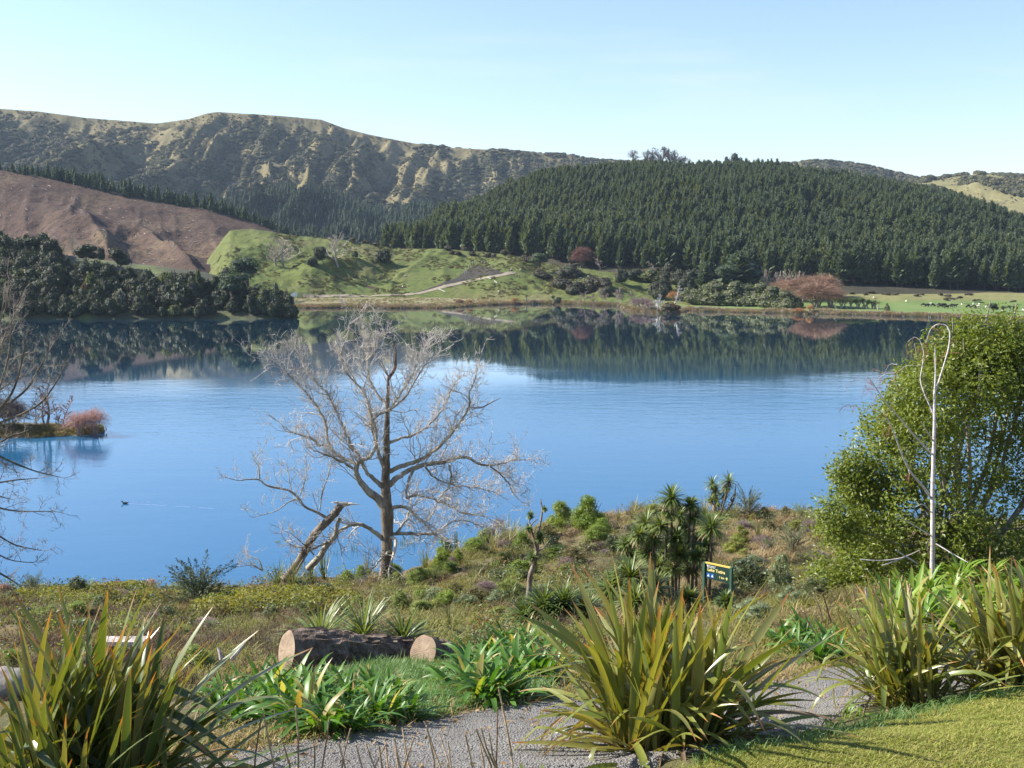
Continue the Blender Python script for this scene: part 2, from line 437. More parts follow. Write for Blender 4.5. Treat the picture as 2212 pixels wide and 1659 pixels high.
# --- the bush covered headland on the left
HF = Hill([(-140, 238), (-60, 241), (0, 245), (18, 248), (46, 252), (92, 259), (139, 264), (204, 272), (240, 284), (268, 297), (285, 306), (297, 317), (310, 330)],
          [(-140, 500), (0, 480), (200, 455), (297, 420)], [(-140, 402), (30, 405), (200, 407), (280, 408), (297, 410)], -0.3, 90, 1, 0.75, 0,
          lambda x, y, t, u: np.sin(np.pi * t) * (fbm(x / 22, y / 22, 3, 71) - 0.5) * 5)
# --- the flats round the head of the lake
SHORE = [(x * K, y * K) for x, y in [(-400, 660), (300, 660), (580, 662), (600, 668), (640, 666), (737, 664.5), (837, 666), (954, 666), (1010, 662), (1070, 658.5), (1170, 656), (1337, 661), (1352, 670),
                                     (1420, 676), (1462, 677), (1490, 670), (1518, 673), (1708, 677), (1744, 680), (1760, 678), (1842, 680), (2042, 686), (2212, 693), (2500, 697)]]
_su = np.array([p[0] for p in SHORE]); _sd = np.array([-EYE / slope(p[1]) for p in SHORE])
def shore_y(u): return np.interp(u, _su, _sd)
def flat_z(x, y):
    u = UU(x, y); sy = shore_y(u) + 1.5 * (fbm(np.asarray(x) / 5, np.asarray(x) * 0 + 3.3, 3, 15) - 0.5); d = np.asarray(y) - sy
    z = np.where(d < 0, d * 0.25, 0.55 * (1 - np.exp(-np.maximum(d, 0) / 0.8)) + 0.012 * np.maximum(d, 0))
    right = sstep(800, 860, u)
    terr = right * (sstep(474, 490, np.asarray(y) + 6 * (fbm(np.asarray(x) / 22, np.asarray(y) / 60, 2, 9) - 0.5)) * (2.9 + 0.9 * (fbm(np.asarray(x) / 30, np.asarray(y) / 30, 2, 4) - 0.5)))
    return z + terr * (d > 0) + (d > 2) * (fbm(np.asarray(x) / 6, np.asarray(y) / 6, 2, 10) - 0.5) * 0.25
def far_z(x, y):
    z = flat_z(x, y)
    for h in (HE, HF, HC, HD): z = np.maximum(z, h.z(x, y))
    return z
def ground(u, v, far=False):
    """The point of the ground seen at picture point (u, v)."""
    d = np.geomspace(6, 110, 5000) if not far else np.linspace(396, 1000, 9000)
    x = d * (u - W / 2) / (F * dyv(v)); z = EYE + d * slope(v)
    g = far_z(x, d) if far else near_z(x, d)
    hit = np.nonzero(z <= g)[0]
    i = hit[0] if len(hit) else int(np.argmin(z - g))
    return Vector((x[i], d[i], float(g[i])))
def g2(x, y, far=False): return ground(x * K, y * K, far)
def seat(u, v, d):
    """Ground below the ray point (u, v) at depth d."""
    p = P(u, v, d); return Vector((p.x, d, float(near_z(p.x, d))))

# ------------------------------------------------------------------ ground materials
def scrub_mat(name, base, pale, dark, scale=0.02, fine=0.15):
    m, N, L, b = nodes(name)
    n1 = noise(N, L, scale, 6, 0.65); n2 = noise(N, L, fine, 5, 0.7); n3 = noise(N, L, scale * 0.3, 3, 0.5)
    c = ramp(N, L, n1, [(0.36, dark), (0.47, base), (0.6, pale)])
    c = mix(N, L, ramp(N, L, n2, [(0.42, (0, 0, 0)), (0.62, (0.75, 0.75, 0.75))]), c, dark)
    c = mix(N, L, ramp(N, L, n3, [(0.45, (0, 0, 0)), (0.65, (0.5, 0.5, 0.5))]), c, pale)
    L.new(c, b.inputs['Base Color']); b.inputs['Roughness'].default_value = 0.95; b.inputs['Specular IOR Level'].default_value = 0.1
    bump(N, L, b, n2, 0.8, 2.0)
    return m
M_range = scrub_mat('range_scrub', (0.14, 0.122, 0.06), (0.20, 0.165, 0.085), (0.082, 0.078, 0.038), 0.026, 0.2)
M_rhill = scrub_mat('rough_pasture', (0.155, 0.155, 0.065), (0.215, 0.19, 0.09), (0.10, 0.095, 0.05), 0.012, 0.06)
M_forest_floor = plain('forest_floor', [(0.025, 0.025, 0.015), (0.05, 0.045, 0.028)], 0.1)
def felled_mat():
    m, N, L, b = nodes('felled_slope')
    n1 = noise(N, L, 0.025, 5, 0.6, stretch=(1, 0.5, 1)); n2 = noise(N, L, 0.35, 6, 0.75); n3 = noise(N, L, 1.4, 3, 0.8)
    c = ramp(N, L, n1, [(0.34, (0.078, 0.050, 0.039)), (0.5, (0.112, 0.074, 0.055)), (0.66, (0.16, 0.115, 0.070))])
    c = mix(N, L, ramp(N, L, n2, [(0.38, (0.9, 0.9, 0.9)), (0.56, (0, 0, 0))]), c, (0.045, 0.033, 0.028))
    c = mix(N, L, ramp(N, L, n3, [(0.60, (0, 0, 0)), (0.70, (0.7, 0.7, 0.7))]), c, (0.22, 0.18, 0.14))
    L.new(c, b.inputs['Base Color']); b.inputs['Roughness'].default_value = 0.95; b.inputs['Specular IOR Level'].default_value = 0.1
    bump(N, L, b, n2, 1.0, 1.2); return m
M_felled = felled_mat()
def pasture_mat(name, g1, g2_, tan, dark, s=0.03):
    m, N, L, b = nodes(name)
    n1 = noise(N, L, s, 5, 0.6); n2 = noise(N, L, 0.22, 6, 0.72); n3 = noise(N, L, 0.5, 4, 0.7, stretch=(0.35, 1.5, 1.5))
    c = ramp(N, L, n1, [(0.36, g1), (0.55, g2_), (0.68, tan)])
    c = mix(N, L, ramp(N, L, n2, [(0.36, (0.7, 0.7, 0.7)), (0.5, (0, 0, 0))]), c, dark)
    c = mix(N, L, ramp(N, L, n3, [(0.56, (0, 0, 0)), (0.7, (0.55, 0.55, 0.55))]), c, tan)
    L.new(c, b.inputs['Base Color']); b.inputs['Roughness'].default_value = 0.9; b.inputs['Specular IOR Level'].default_value = 0.15
    n4 = noise(N, L, 1.1, 4, 0.75, stretch=(0.5, 1.6, 1.6)); c = mix(N, L, ramp(N, L, n4, [(0.40, (0.75, 0.75, 0.75)), (0.52, (0, 0, 0))]), c, dark); L.new(c, b.inputs['Base Color'])
    bump(N, L, b, n2, 0.9, 0.9); return m
M_pasture = pasture_mat('hill_pasture', (0.095, 0.13, 0.028), (0.12, 0.14, 0.036), (0.165, 0.148, 0.064), (0.055, 0.066, 0.024))
M_bushground = plain('bush_floor', [(0.03, 0.035, 0.018), (0.05, 0.055, 0.025), (0.13, 0.16, 0.04)], 0.05)
def flats_mat():
    m, N, L, b = nodes('flats')
    pos = N.new('ShaderNodeNewGeometry').outputs['Position']
    sep = N.new('ShaderNodeSeparateXYZ'); L.new(pos, sep.inputs[0])
    n1 = noise(N, L, 0.05, 4, 0.6); n2 = noise(N, L, 0.4, 5, 0.7)
    c = ramp(N, L, n1, [(0.35, (0.105, 0.165, 0.048)), (0.6, (0.14, 0.19, 0.062))])
    xl = N.new('ShaderNodeMapRange'); xl.inputs['From Min'].default_value = 90; xl.inputs['From Max'].default_value = 20; L.new(sep.outputs['X'], xl.inputs['Value'])
    c = mix(N, L, xl.outputs[0], c, ramp(N, L, n2, [(0.3, (0.15, 0.145, 0.06)), (0.6, (0.215, 0.185, 0.105))]))
    hz = N.new('ShaderNodeMapRange'); hz.inputs['From Min'].default_value = 1.9; hz.inputs['From Max'].default_value = 3.2; L.new(sep.outputs['Z'], hz.inputs['Value'])
    c = mix(N, L, hz.outputs[0], c, ramp(N, L, n2, [(0.35, (0.14, 0.15, 0.05)), (0.6, (0.2, 0.185, 0.085))]))
    lo = N.new('ShaderNodeMapRange'); lo.inputs['From Min'].default_value = 0.75; lo.inputs['From Max'].default_value = 0.35; L.new(sep.outputs['Z'], lo.inputs['Value'])
    c = mix(N, L, lo.outputs[0], c, ramp(N, L, n2, [(0.35, (0.10, 0.065, 0.035)), (0.6, (0.26, 0.21, 0.11))]))
    L.new(c, b.inputs['Base Color']); b.inputs['Roughness'].default_value = 0.9; b.inputs['Specular IOR Level'].default_value = 0.15
    return m
M_flats = flats_mat()
def bank_mat():
    m, N, L, b = nodes('bank_ground')
    n1 = noise(N, L, 0.22, 5, 0.6); n2 = noise(N, L, 2.2, 6, 0.75); n3 = noise(N, L, 12, 4, 0.7)
    c = ramp(N, L, n1, [(0.32, (0.085, 0.095, 0.03)), (0.48, (0.12, 0.105, 0.048)), (0.64, (0.20, 0.155, 0.08))])
    c = mix(N, L, ramp(N, L, n2, [(0.38, (0.8, 0.8, 0.8)), (0.55, (0, 0, 0))]), c, (0.05, 0.042, 0.026))
    c = mix(N, L, ramp(N, L, n3, [(0.55, (0, 0, 0)), (0.7, (0.4, 0.4, 0.4))]), c, (0.24, 0.2, 0.11))
    L.new(c, b.inputs['Base Color']); b.inputs['Roughness'].default_value = 0.95; b.inputs['Specular IOR Level'].default_value = 0.15
    bump(N, L, b, n3, 0.8, 0.06); return m
M_bank = bank_mat()

# ------------------------------------------------------------------ ground sheet, water, hills
HAZE = 0.00005
mb = MB(); mb.add([[-3600, -300, -4], [3600, -300, -4], [3600, 3600, -4], [-3600, 3600, -4]], [[0, 1, 2, 3]])
tag(link('ground', mb.mesh('ground', [plain('lake_mud', [(0.05, 0.05, 0.03), (0.09, 0.085, 0.05)], 0.05)])), 'dark silty ground under the lake and the hills', 'ground', kind='structure')

hz_mat = bpy.data.materials.new('haze_air'); hz_mat.use_nodes = True
_n, _l = hz_mat.node_tree.nodes, hz_mat.node_tree.links
_n.remove(_n['Principled BSDF'])
_pv = _n.new('ShaderNodeVolumePrincipled'); _pv.inputs['Color'].default_value = (0.62, 0.79, 1.0, 1); _pv.inputs['Density'].default_value = HAZE; _pv.inputs['Anisotropy'].default_value = 0.0
_l.new(_pv.outputs[0], [q for q in _n if q.type == 'OUTPUT_MATERIAL'][0].inputs['Volume'])
mb = MB(); box(mb, (-3650, -350, -5), (3650, 3650, 330)); hz_o = link('haze', mb.mesh('haze', [hz_mat]))
tag(hz_o, 'thin blue haze in the air over the lake and the hills', 'haze', kind='stuff')
def water_mat():
    m, N, L, b = nodes('lake_water')
    N.remove(b)
    di = N.new('ShaderNodeBsdfDiffuse'); di.inputs['Color'].default_value = (0.016, 0.096, 0.195, 1)
    gl = N.new('ShaderNodeBsdfGlossy'); gl.inputs['Roughness'].default_value = 0.03; gl.inputs['Color'].default_value = (1, 1, 1, 1)
    fr = N.new('ShaderNodeFresnel'); fr.inputs['IOR'].default_value = 1.333
    cr_ = N.new('ShaderNodeValToRGB'); e_ = cr_.color_ramp.elements
    e_[0].position = 0.02; e_[0].color = (0.03, 0.03, 0.03, 1); e_[1].position = 0.55; e_[1].color = (0.95, 0.95, 0.95, 1)
    for p_, c_ in ((0.22, 0.28), (0.36, 0.42), (0.44, 0.42), (0.50, 0.84)): q_ = e_.new(p_); q_.color = (c_, c_, c_, 1)
    L.new(fr.outputs[0], cr_.inputs[0]); mx_ = N.new('ShaderNodeMixShader'); L.new(cr_.outputs[0], mx_.inputs[0]); L.new(di.outputs[0], mx_.inputs[1]); L.new(gl.outputs[0], mx_.inputs[2])
    L.new(mx_.outputs[0], [k for k in N if k.type == 'OUTPUT_MATERIAL'][0].inputs['Surface'])
    pos = N.new('ShaderNodeNewGeometry').outputs['Position']
    sep = N.new('ShaderNodeSeparateXYZ'); L.new(pos, sep.inputs[0])
    big = noise(N, L, 0.012, 3, 0.5, pos, stretch=(0.5, 1.4, 1))
    wind = N.new('ShaderNodeMapRange')                              # the calm lee under the far shore, ripples nearer
    wind.inputs['From Min'].default_value = 245; wind.inputs['From Max'].default_value = 195
    ad = N.new('ShaderNodeMath'); ad.operation = 'MULTIPLY_ADD'; ad.inputs[1].default_value = 160; L.new(big, ad.inputs[0])
    ys = N.new('ShaderNodeMath'); ys.operation = 'SUBTRACT'; L.new(sep.outputs['Y'], ys.inputs[0]); ys.inputs[1].default_value = 80
    L.new(ys.outputs[0], ad.inputs[2]); L.new(ad.outputs[0], wind.inputs['Value'])
    w1 = noise(N, L, 1.6, 3, 0.6, pos, stretch=(0.55, 1.0, 1)); w2 = noise(N, L, 0.35, 2, 0.5, pos, stretch=(0.4, 1.0, 1))
    s = N.new('ShaderNodeMath'); s.operation = 'MULTIPLY_ADD'; s.inputs[1].default_value = 2.0; L.new(w2, s.inputs[0]); L.new(w1, s.inputs[2])
    q = N.new('ShaderNodeBump'); q.inputs['Distance'].default_value = 0.03; L.new(s.outputs[0], q.inputs['Height']); L.new(q.outputs[0], gl.inputs['Normal'])
    st = N.new('ShaderNodeMapRange'); st.inputs['To Min'].default_value = 0.02; st.inputs['To Max'].default_value = 0.62
    L.new(wind.outputs[0], st.inputs['Value']); L.new(st.outputs[0], q.inputs['Strength'])
    return m
M_water = water_mat()
mb = MB()
gx = np.linspace(-600, 600, 25); gy = np.linspace(40, 560, 14)
X, Y = np.meshgrid(gx, gy); mb.add(np.stack([X, Y, 0 * X], -1).reshape(-1, 3), grid_faces(14, 25))
tag(link('lake', mb.mesh('lake', [M_water])), 'calm blue lake reflecting the hills and the forest', 'lake', kind='structure')

o_range = HA.mesh('mountain_range', M_range, -180, 1220, 640, 1080, 2500, 190, 'long scrubby range with eroded gullies and pale ridges along the skyline', 'mountain')
HB.mesh('grassy_hill', M_rhill, 850, 1200, 120, 1100, 1900, 80, 'pale grassy hill with dark scrub gullies at the far right', 'hill')
HC.mesh('forest_hill', M_forest_floor, 340, 1140, 200, 480, 1150, 110, 'broad hill under the dark pine plantation on the right', 'hill')
HD.mesh('felled_hill', M_felled, -150, 390, 330, 540, 960, 180, 'reddish brown felled hillside with logging debris on the left', 'hill')
HE.mesh('pasture_hill', M_pasture, 160, 800, 420, 470, 760, 190, 'bright green terraced pasture hill above the far shore', 'hill')
HF.mesh('headland', M_bushground, -150, 312, 120, 398, 560, 60, 'low headland covered in dark native bush on the left', 'headland')
uu = np.linspace(-160, 1180, 460); dd = np.concatenate([np.linspace(-8, 6, 26), np.geomspace(7, 700, 90)])
U, D = np.meshgrid(uu, dd); YY = shore_y(U) + D; XX = (U - W / 2) / (F * 1.006) * YY
mb = MB(); mb.add(np.stack([XX, YY, flat_z(XX, YY)], -1).reshape(-1, 3), grid_faces(len(dd), len(uu)))
tag(link('lake_flats', mb.mesh('lake_flats', [M_flats], True)), 'flat green paddock and reedy ground along the far shore', 'paddock', kind='structure')

qq = np.linspace(-0.95, 0.95, 330); dd = np.concatenate([np.geomspace(3, 30, 150), np.linspace(30.4, 95, 130)])
Q, D = np.meshgrid(qq, dd); XX = Q * D
mb = MB(); mb.add(np.stack([XX, D, near_z(XX, D)], -1).reshape(-1, 3), grid_faces(len(dd), len(qq)))
tag(link('bank', mb.mesh('bank', [M_bank], True)), 'sunny bank of dry grass sloping from the garden to the lake', 'bank', kind='structure')

# ------------------------------------------------------------------ path and lawn
def ribbon(name, up, lo, nu, nd, mat, lift, label, cat):
    u = np.linspace(min(p[0] for p in up), max(p[0] for p in up), nu)
    a = np.interp(u, *zip(*up)); b = np.interp(u, *zip(*lo))
    w = np.linspace(0, 1, nd)[:, None]; D = b * (1 - w) + a * w
    D = D + (np.abs(w - 0.5) > 0.45) * 0.12 * (fbm(u * 0.12, u * 0 + 1.7, 3, 21) - 0.5) * 3
    vv = 240 + 4.9 / D * F
    X = D * (u[None, :] - W / 2) / (F * (CP + (H / 2 - vv) / F * SP))
    Z = near_z(X, D) + lift
    Z[0] -= 0.06; Z[-1] -= 0.06
    mb = MB(); mb.add(np.stack([X, D, Z], -1).reshape(-1, 3), grid_faces(nd, nu))
    return tag(link(name, mb.mesh(name, [mat], True)), label, cat, kind='structure')
PATH_UP = [(-200, 9.8), (0, 10.1), (213, 11), (346, 11.9), (425, 12.8), (503, 13.9), (640, 15), (775, 15.6), (829, 17), (961, 16.6), (1200, 17)]
PATH_LO = [(-200, 6), (0, 6.2), (213, 7.5), (346, 8.2), (425, 8.7), (503, 9.2), (640, 9.8), (760, 10.8), (876, 12.6), (961, 13.6), (1200, 15)]
def gravel_mat():
    m, N, L, b = nodes('path_gravel')
    v = N.new('ShaderNodeTexVoronoi'); v.inputs['Scale'].default_value = 44; L.new(N.new('ShaderNodeTexCoord').outputs['Object'], v.inputs['Vector'])
    n = noise(N, L, 1.2, 4, 0.6)
    c = mix(N, L, 0.75, ramp(N, L, v.outputs['Color'], [(0.2, (0.10, 0.094, 0.085)), (0.5, (0.185, 0.175, 0.158)), (0.9, (0.30, 0.285, 0.26))]), ramp(N, L, n, [(0.35, (0.115, 0.107, 0.095)), (0.65, (0.21, 0.198, 0.178))]))
    L.new(c, b.inputs['Base Color']); b.inputs['Roughness'].default_value = 0.9
    bump(N, L, b, v.outputs['Distance'], 0.9, 0.03); return m
M_gravel = gravel_mat()
ribbon('path', PATH_UP, PATH_LO, 260, 26, M_gravel, 0.05, 'grey gravel garden path curving behind the flax', 'path')
LAWN_UP = [(560, 8.9), (640, 9.3), (713, 9.8), (810, 10.1), (856, 10.7), (903, 11.2), (960, 11.6), (1024, 11.9), (1300, 12.2)]
LAWN_LO = [(560, 3.2), (1300, 3.2)]
M_lawn = plain('lawn_ground', [(0.12, 0.155, 0.03), (0.18, 0.195, 0.045), (0.26, 0.225, 0.095)], 1.1, 0.9, 6, bmp=0.5)
ribbon('lawn', LAWN_UP, LAWN_LO, 160, 60, M_lawn, 0.045, 'sunlit mown lawn in the bottom right corner', 'lawn')

# ================================================================== PLANT BUILDERS
def rdir(n):
    v = RNG.normal(size=(n, 3)); return v / np.linalg.norm(v, axis=1)[:, None]
def leaves(mb, c, nrm, size, aspect=0.5, mat=0, jitter=0.7, along=None):
    """Folded leaf-sized faces at points c, roughly facing nrm."""
    n = len(c); size = np.broadcast_to(size, (n,))[:, None]
    nn = nrm + jitter * RNG.normal(size=(n, 3)); nn /= np.linalg.norm(nn, axis=1)[:, None] + 1e-9
    t = rdir(n) if along is None else along + 0.35 * RNG.normal(size=(n, 3))
    t = t - nn * (t * nn).sum(1)[:, None]; t /= np.linalg.norm(t, axis=1)[:, None] + 1e-9
    s = np.cross(nn, t)
    b, p = c - t * size * 0.5, c + t * size * 0.5
    l, r = c + s * size * aspect * 0.5 + nn * size * 0.08, c - s * size * aspect * 0.5 + nn * size * 0.08
    V = np.stack([b, r, p, l], 1).reshape(-1, 3); i = np.arange(n) * 4
    mb.add(V, np.concatenate([np.stack([i, i + 1, i + 2], 1), np.stack([i, i + 2, i + 3], 1)]), mat)
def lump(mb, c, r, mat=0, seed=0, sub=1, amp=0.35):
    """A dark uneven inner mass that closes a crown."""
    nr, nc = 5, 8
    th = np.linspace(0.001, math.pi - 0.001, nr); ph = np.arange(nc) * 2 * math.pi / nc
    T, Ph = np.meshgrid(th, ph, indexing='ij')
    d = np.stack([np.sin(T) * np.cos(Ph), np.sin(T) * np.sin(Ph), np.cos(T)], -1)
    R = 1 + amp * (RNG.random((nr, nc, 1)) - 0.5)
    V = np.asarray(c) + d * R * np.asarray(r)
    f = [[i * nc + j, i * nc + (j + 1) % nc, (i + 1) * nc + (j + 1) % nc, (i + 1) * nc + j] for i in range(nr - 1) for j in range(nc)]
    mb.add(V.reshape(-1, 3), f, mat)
def blob_cloud(mb, blobs, per, size, aspect=0.6, mat=0, core=0.72, core_mat=1, jitter=0.55, low=-0.6):
    """Leaf faces on the outside of several blobs, each with a core."""
    B = [(np.array(c, float), np.broadcast_to(np.array(r, float), (3,))) for c, r in blobs]
    area = np.array([(r[0] * r[1] + r[0] * r[2] + r[1] * r[2]) for _, r in B]); tot = area.sum()
    for (c, r), a in zip(B, area):
        n = max(6, int(per * a / tot))
        d = rdir(n * 2); d = d[d[:, 2] > low][:n]
        rad = (0.70 + 0.36 * RNG.random((len(d), 1)) ** 0.8)
        p = c + d * r * rad
        leaves(mb, p, d, size * (0.6 + 0.8 * RNG.random(len(p))), aspect, mat, jitter)
        if core: lump(mb, c, r * core, core_mat)

def pine_parts(seed, hgt=1.0, wid=0.36, bare=0.12, whorls=22, dense=11):
    """A plantation pine, one unit tall: trunk, and a crown of drooping branch sprays round a core."""
    rng = np.random.default_rng(seed)
    tr = MB(); tube(tr, [(0, 0, -0.03), (0.004, 0, 0.4), (0, 0.003, 0.97)], [0.016, 0.011, 0.003], 5, 0)
    cr = MB()
    zz = np.linspace(bare, 0.985, whorls)
    lean = rng.normal(0, 0.012, 2)
    prof = lambda s: wid * 0.5 * (1 - s) ** 0.52 * (0.6 + 0.4 * min(1, s / 0.2))
    rings = []
    for z in zz:
        s = (z - bare) / (1 - bare); R = prof(min(s, 0.97)) * (0.82 + 0.36 * rng.random())
        n = int(4 + dense * (1 - s))
        a0 = rng.random() * 6.28
        for k in range(n):
            a = a0 + 6.283 * k / n + rng.normal(0, 0.25); r = R * (0.72 + 0.5 * rng.random())
            up = 0.02 + 0.55 * s + rng.normal(0, 0.12)
            d = np.array([math.cos(a), math.sin(a), 0.0]); sd = np.array([-math.sin(a), math.cos(a), 0])
            w = r * (0.26 + 0.16 * rng.random())
            p0 = np.array([lean[0] * z, lean[1] * z, z]) + d * r * 0.15
            p1 = p0 + d * r * 0.55 + np.array([0, 0, r * (0.12 + up * 0.5)]); p2 = p0 + d * r * 0.85 + np.array([0, 0, r * (0.2 + up)])
            dz = np.array([0, 0, -w * 0.55])
            V = np.array([p0, p1 + sd * w + dz, p2, p1 - sd * w + dz, p1 + np.array([0, 0, w * 0.5])])
            cr.add(V, [[0, 1, 4], [1, 2, 4], [2, 3, 4], [3, 0, 4]], 0)
    nc, nr = 7, 6
    V = []
    for i in range(nr):
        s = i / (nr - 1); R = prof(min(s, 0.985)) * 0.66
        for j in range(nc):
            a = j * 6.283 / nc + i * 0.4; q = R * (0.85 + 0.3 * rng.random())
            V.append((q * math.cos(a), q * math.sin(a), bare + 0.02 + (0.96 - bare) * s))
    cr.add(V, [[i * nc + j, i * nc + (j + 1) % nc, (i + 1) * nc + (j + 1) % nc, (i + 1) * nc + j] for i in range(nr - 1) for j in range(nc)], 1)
    return {'trunk': tr, 'crown': cr}
def broad_parts(seed, nb=9, faces=620, size=0.085, trunk=0.2, flat=0.75, spread=0.5, core=0.74):
    """A rounded evergreen, one unit tall and wide."""
    rng = np.random.default_rng(seed)
    blobs = []
    for k in range(nb):
        a = rng.random() * 6.283; r = spread * 0.62 * math.sqrt(rng.random()); z = trunk + (1 - trunk) * (0.28 + 0.48 * rng.random())
        q = (0.16 + 0.12 * rng.random())
        z = min(z, 1 - q * flat)
        if trunk < 0.08: z = max(q * 0.5, (0.92 - 1.25 * r / spread * 0.75) * (0.35 + 0.65 * rng.random()) - q * 0.6)
        blobs.append(((r * math.cos(a), r * math.sin(a), z), (q * 1.15, q * 1.15, q * flat * 1.1)))
    tr = MB(); tube(tr, [(0, 0, -0.05), (0.01, 0.01, trunk), (0.03, 0, 0.6)], [0.035, 0.028, 0.012], 5)
    for k in range(4):
        b = blobs[k][0]; tube(tr, [(0, 0, trunk * 0.7), (b[0] * 0.5, b[1] * 0.5, trunk + 0.12), b], [0.02, 0.014, 0.006], 4)
    cr = MB(); st = RNG
    blob_cloud(cr, blobs, faces, size, 0.7, 0, core, 1)
    return {'trunk': tr, 'crown': cr}
def low_bush(seed, nb=8, faces=520, size=0.09, h=1.0):
    """A bush that stands on the ground, one unit tall and wide."""
    rng = np.random.default_rng(seed); blobs = []
    for k in range(nb):
        a = rng.random() * 6.283; r = 0.36 * math.sqrt(rng.random()); q = 0.15 + 0.13 * rng.random()
        z = (0.95 - 1.3 * r) * (0.55 + 0.45 * rng.random()) - q
        blobs.append(((r * math.cos(a), r * math.sin(a), max(q * 0.6, z)), (q * 1.2, q * 1.2, q)))
    blobs.append(((0, 0, 0.3), (0.4, 0.4, 0.3)))
    mb = MB(); blob_cloud(mb, blobs, faces, size, 0.7, 0, 0.75, 1, low=-0.9)
    unit([mb]); return mb
def twig_dome(seed, n=420, stems=7, w=0.006, h0=0.25, round_=True):
    """A leafless willow or shrub: stems from the base and a dome of fine upright twigs, one unit tall and wide."""
    rng = np.random.default_rng(seed)
    tr, cr = MB(), MB()
    tips = []
    for k in range(stems):
        a = 6.283 * k / stems + rng.normal(0, 0.3); r = 0.28 * rng.random() ** 0.5
        e = np.array([r * math.cos(a), r * math.sin(a), 0.62 + 0.15 * rng.random()])
        m = e * [0.45, 0.45, 0.5] + rng.normal(0, 0.02, 3)
        tube(tr, [(0.04 * math.cos(a), 0.04 * math.sin(a), -0.03), m, e], [w * 3.2, w * 2.2, w * 1.1], 4, 0, False)
        tips.append((m, e))
    for k in range(n):
        m, e = tips[rng.integers(stems)]
        t = rng.random(); p = m * (1 - t) + e * t
        d = rdir(1)[0]; d[2] = abs(d[2]) * 1.1 + 0.08
        d /= np.linalg.norm(d)
        # end on the dome
        end = np.array([d[0] * 0.5, d[1] * 0.5, 0.22 + 0.78 * d[2]]) if round_ else p + d * 0.3
        end = end * (0.78 + 0.24 * rng.random())
        mid = (p + end) / 2 + rng.normal(0, 0.025, 3) + [0, 0, 0.03]
        side = np.cross(end - p, rdir(1)[0]); side /= np.linalg.norm(side) + 1e-9
        q = w * (0.5 + 0.5 * rng.random())
        cr.add([p + side * q, p - side * q, mid + side * q * 0.8, mid - side * q * 0.8, end], [[0, 1, 2], [1, 3, 2], [2, 3, 4]], 0)
        for s in range(2):
            u0 = mid * (1 - 0.4 * s) + end * 0.4 * s; e2 = u0 + (end - p) * 0.25 + rng.normal(0, 0.05, 3)
            cr.add([u0 + side * q * 0.7, u0 - side * q * 0.7, e2], [[0, 1, 2]], 0)
    return {'trunk': tr, 'crown': cr}
def wander(p, d, length, n, wig, up, rng):
    pts = [np.array(p, float)]; d = np.array(d, float); d /= np.linalg.norm(d)
    for k in range(n):
        d = d + rng.normal(0, wig, 3) + np.array([0, 0, up]); d /= np.linalg.norm(d)
        pts.append(pts[-1] + d * length / n)
    return pts
def bare_tree(seed, h=1.0, spread=0.45, rt=0.018, rmin=0.0025, nlimb=16, up=0.12, clear=0.2):
    """A leafless tree one unit tall: trunk, limbs, branchlets."""
    rng = np.random.default_rng(seed); tr, cr = MB(), MB()
    T = wander((0, 0, -0.03), (0, 0, 1), 1.0, 9, 0.05, 0.06, rng); tube(tr, T, np.linspace(rt, rmin, len(T)), 5, 0, False)
    for k in range(nlimb):
        s = clear + (0.93 - clear) * k / nlimb; i = int(s * 9); p = T[i] + (T[i + 1] - T[i]) * (s * 9 - i)
        a = rng.random() * 6.283; L = spread * (1.05 - s * 0.75) * (0.7 + 0.5 * rng.random())
        b = wander(p, (math.cos(a), math.sin(a), 0.55 + 0.6 * s), L, 5, 0.13, up, rng)
        r0 = rt * (1 - s) * 0.5 + rmin
        tube(cr, b, np.linspace(r0, rmin * 0.8, 6), 3, 0, False)
        for q in range(7):
            t = 1 + rng.random() * 3.8; j = int(t); pp = b[j] + (b[min(j + 1, 5)] - b[j]) * (t - j)
            dd = rdir(1)[0] * 0.8 + (b[5] - b[0]) / L + [0, 0, 0.35]
            c = wander(pp, dd, L * (0.25 + 0.3 * rng.random()), 3, 0.2, up, rng)
            tube(cr, c, np.linspace(rmin * 1.1, rmin * 0.5, 4), 3, 0, False)
            for w in range(3):
                e = wander(c[1 + w % 3], rdir(1)[0] * 0.8 + (c[3] - c[0]) / np.linalg.norm(c[3] - c[0]) + [0, 0, 0.2], L * 0.16, 2, 0.2, up, rng)
                tube(cr, e, [rmin * 0.7, rmin * 0.5, rmin * 0.35], 3, 0, False)
    return {'trunk': tr, 'crown': cr}
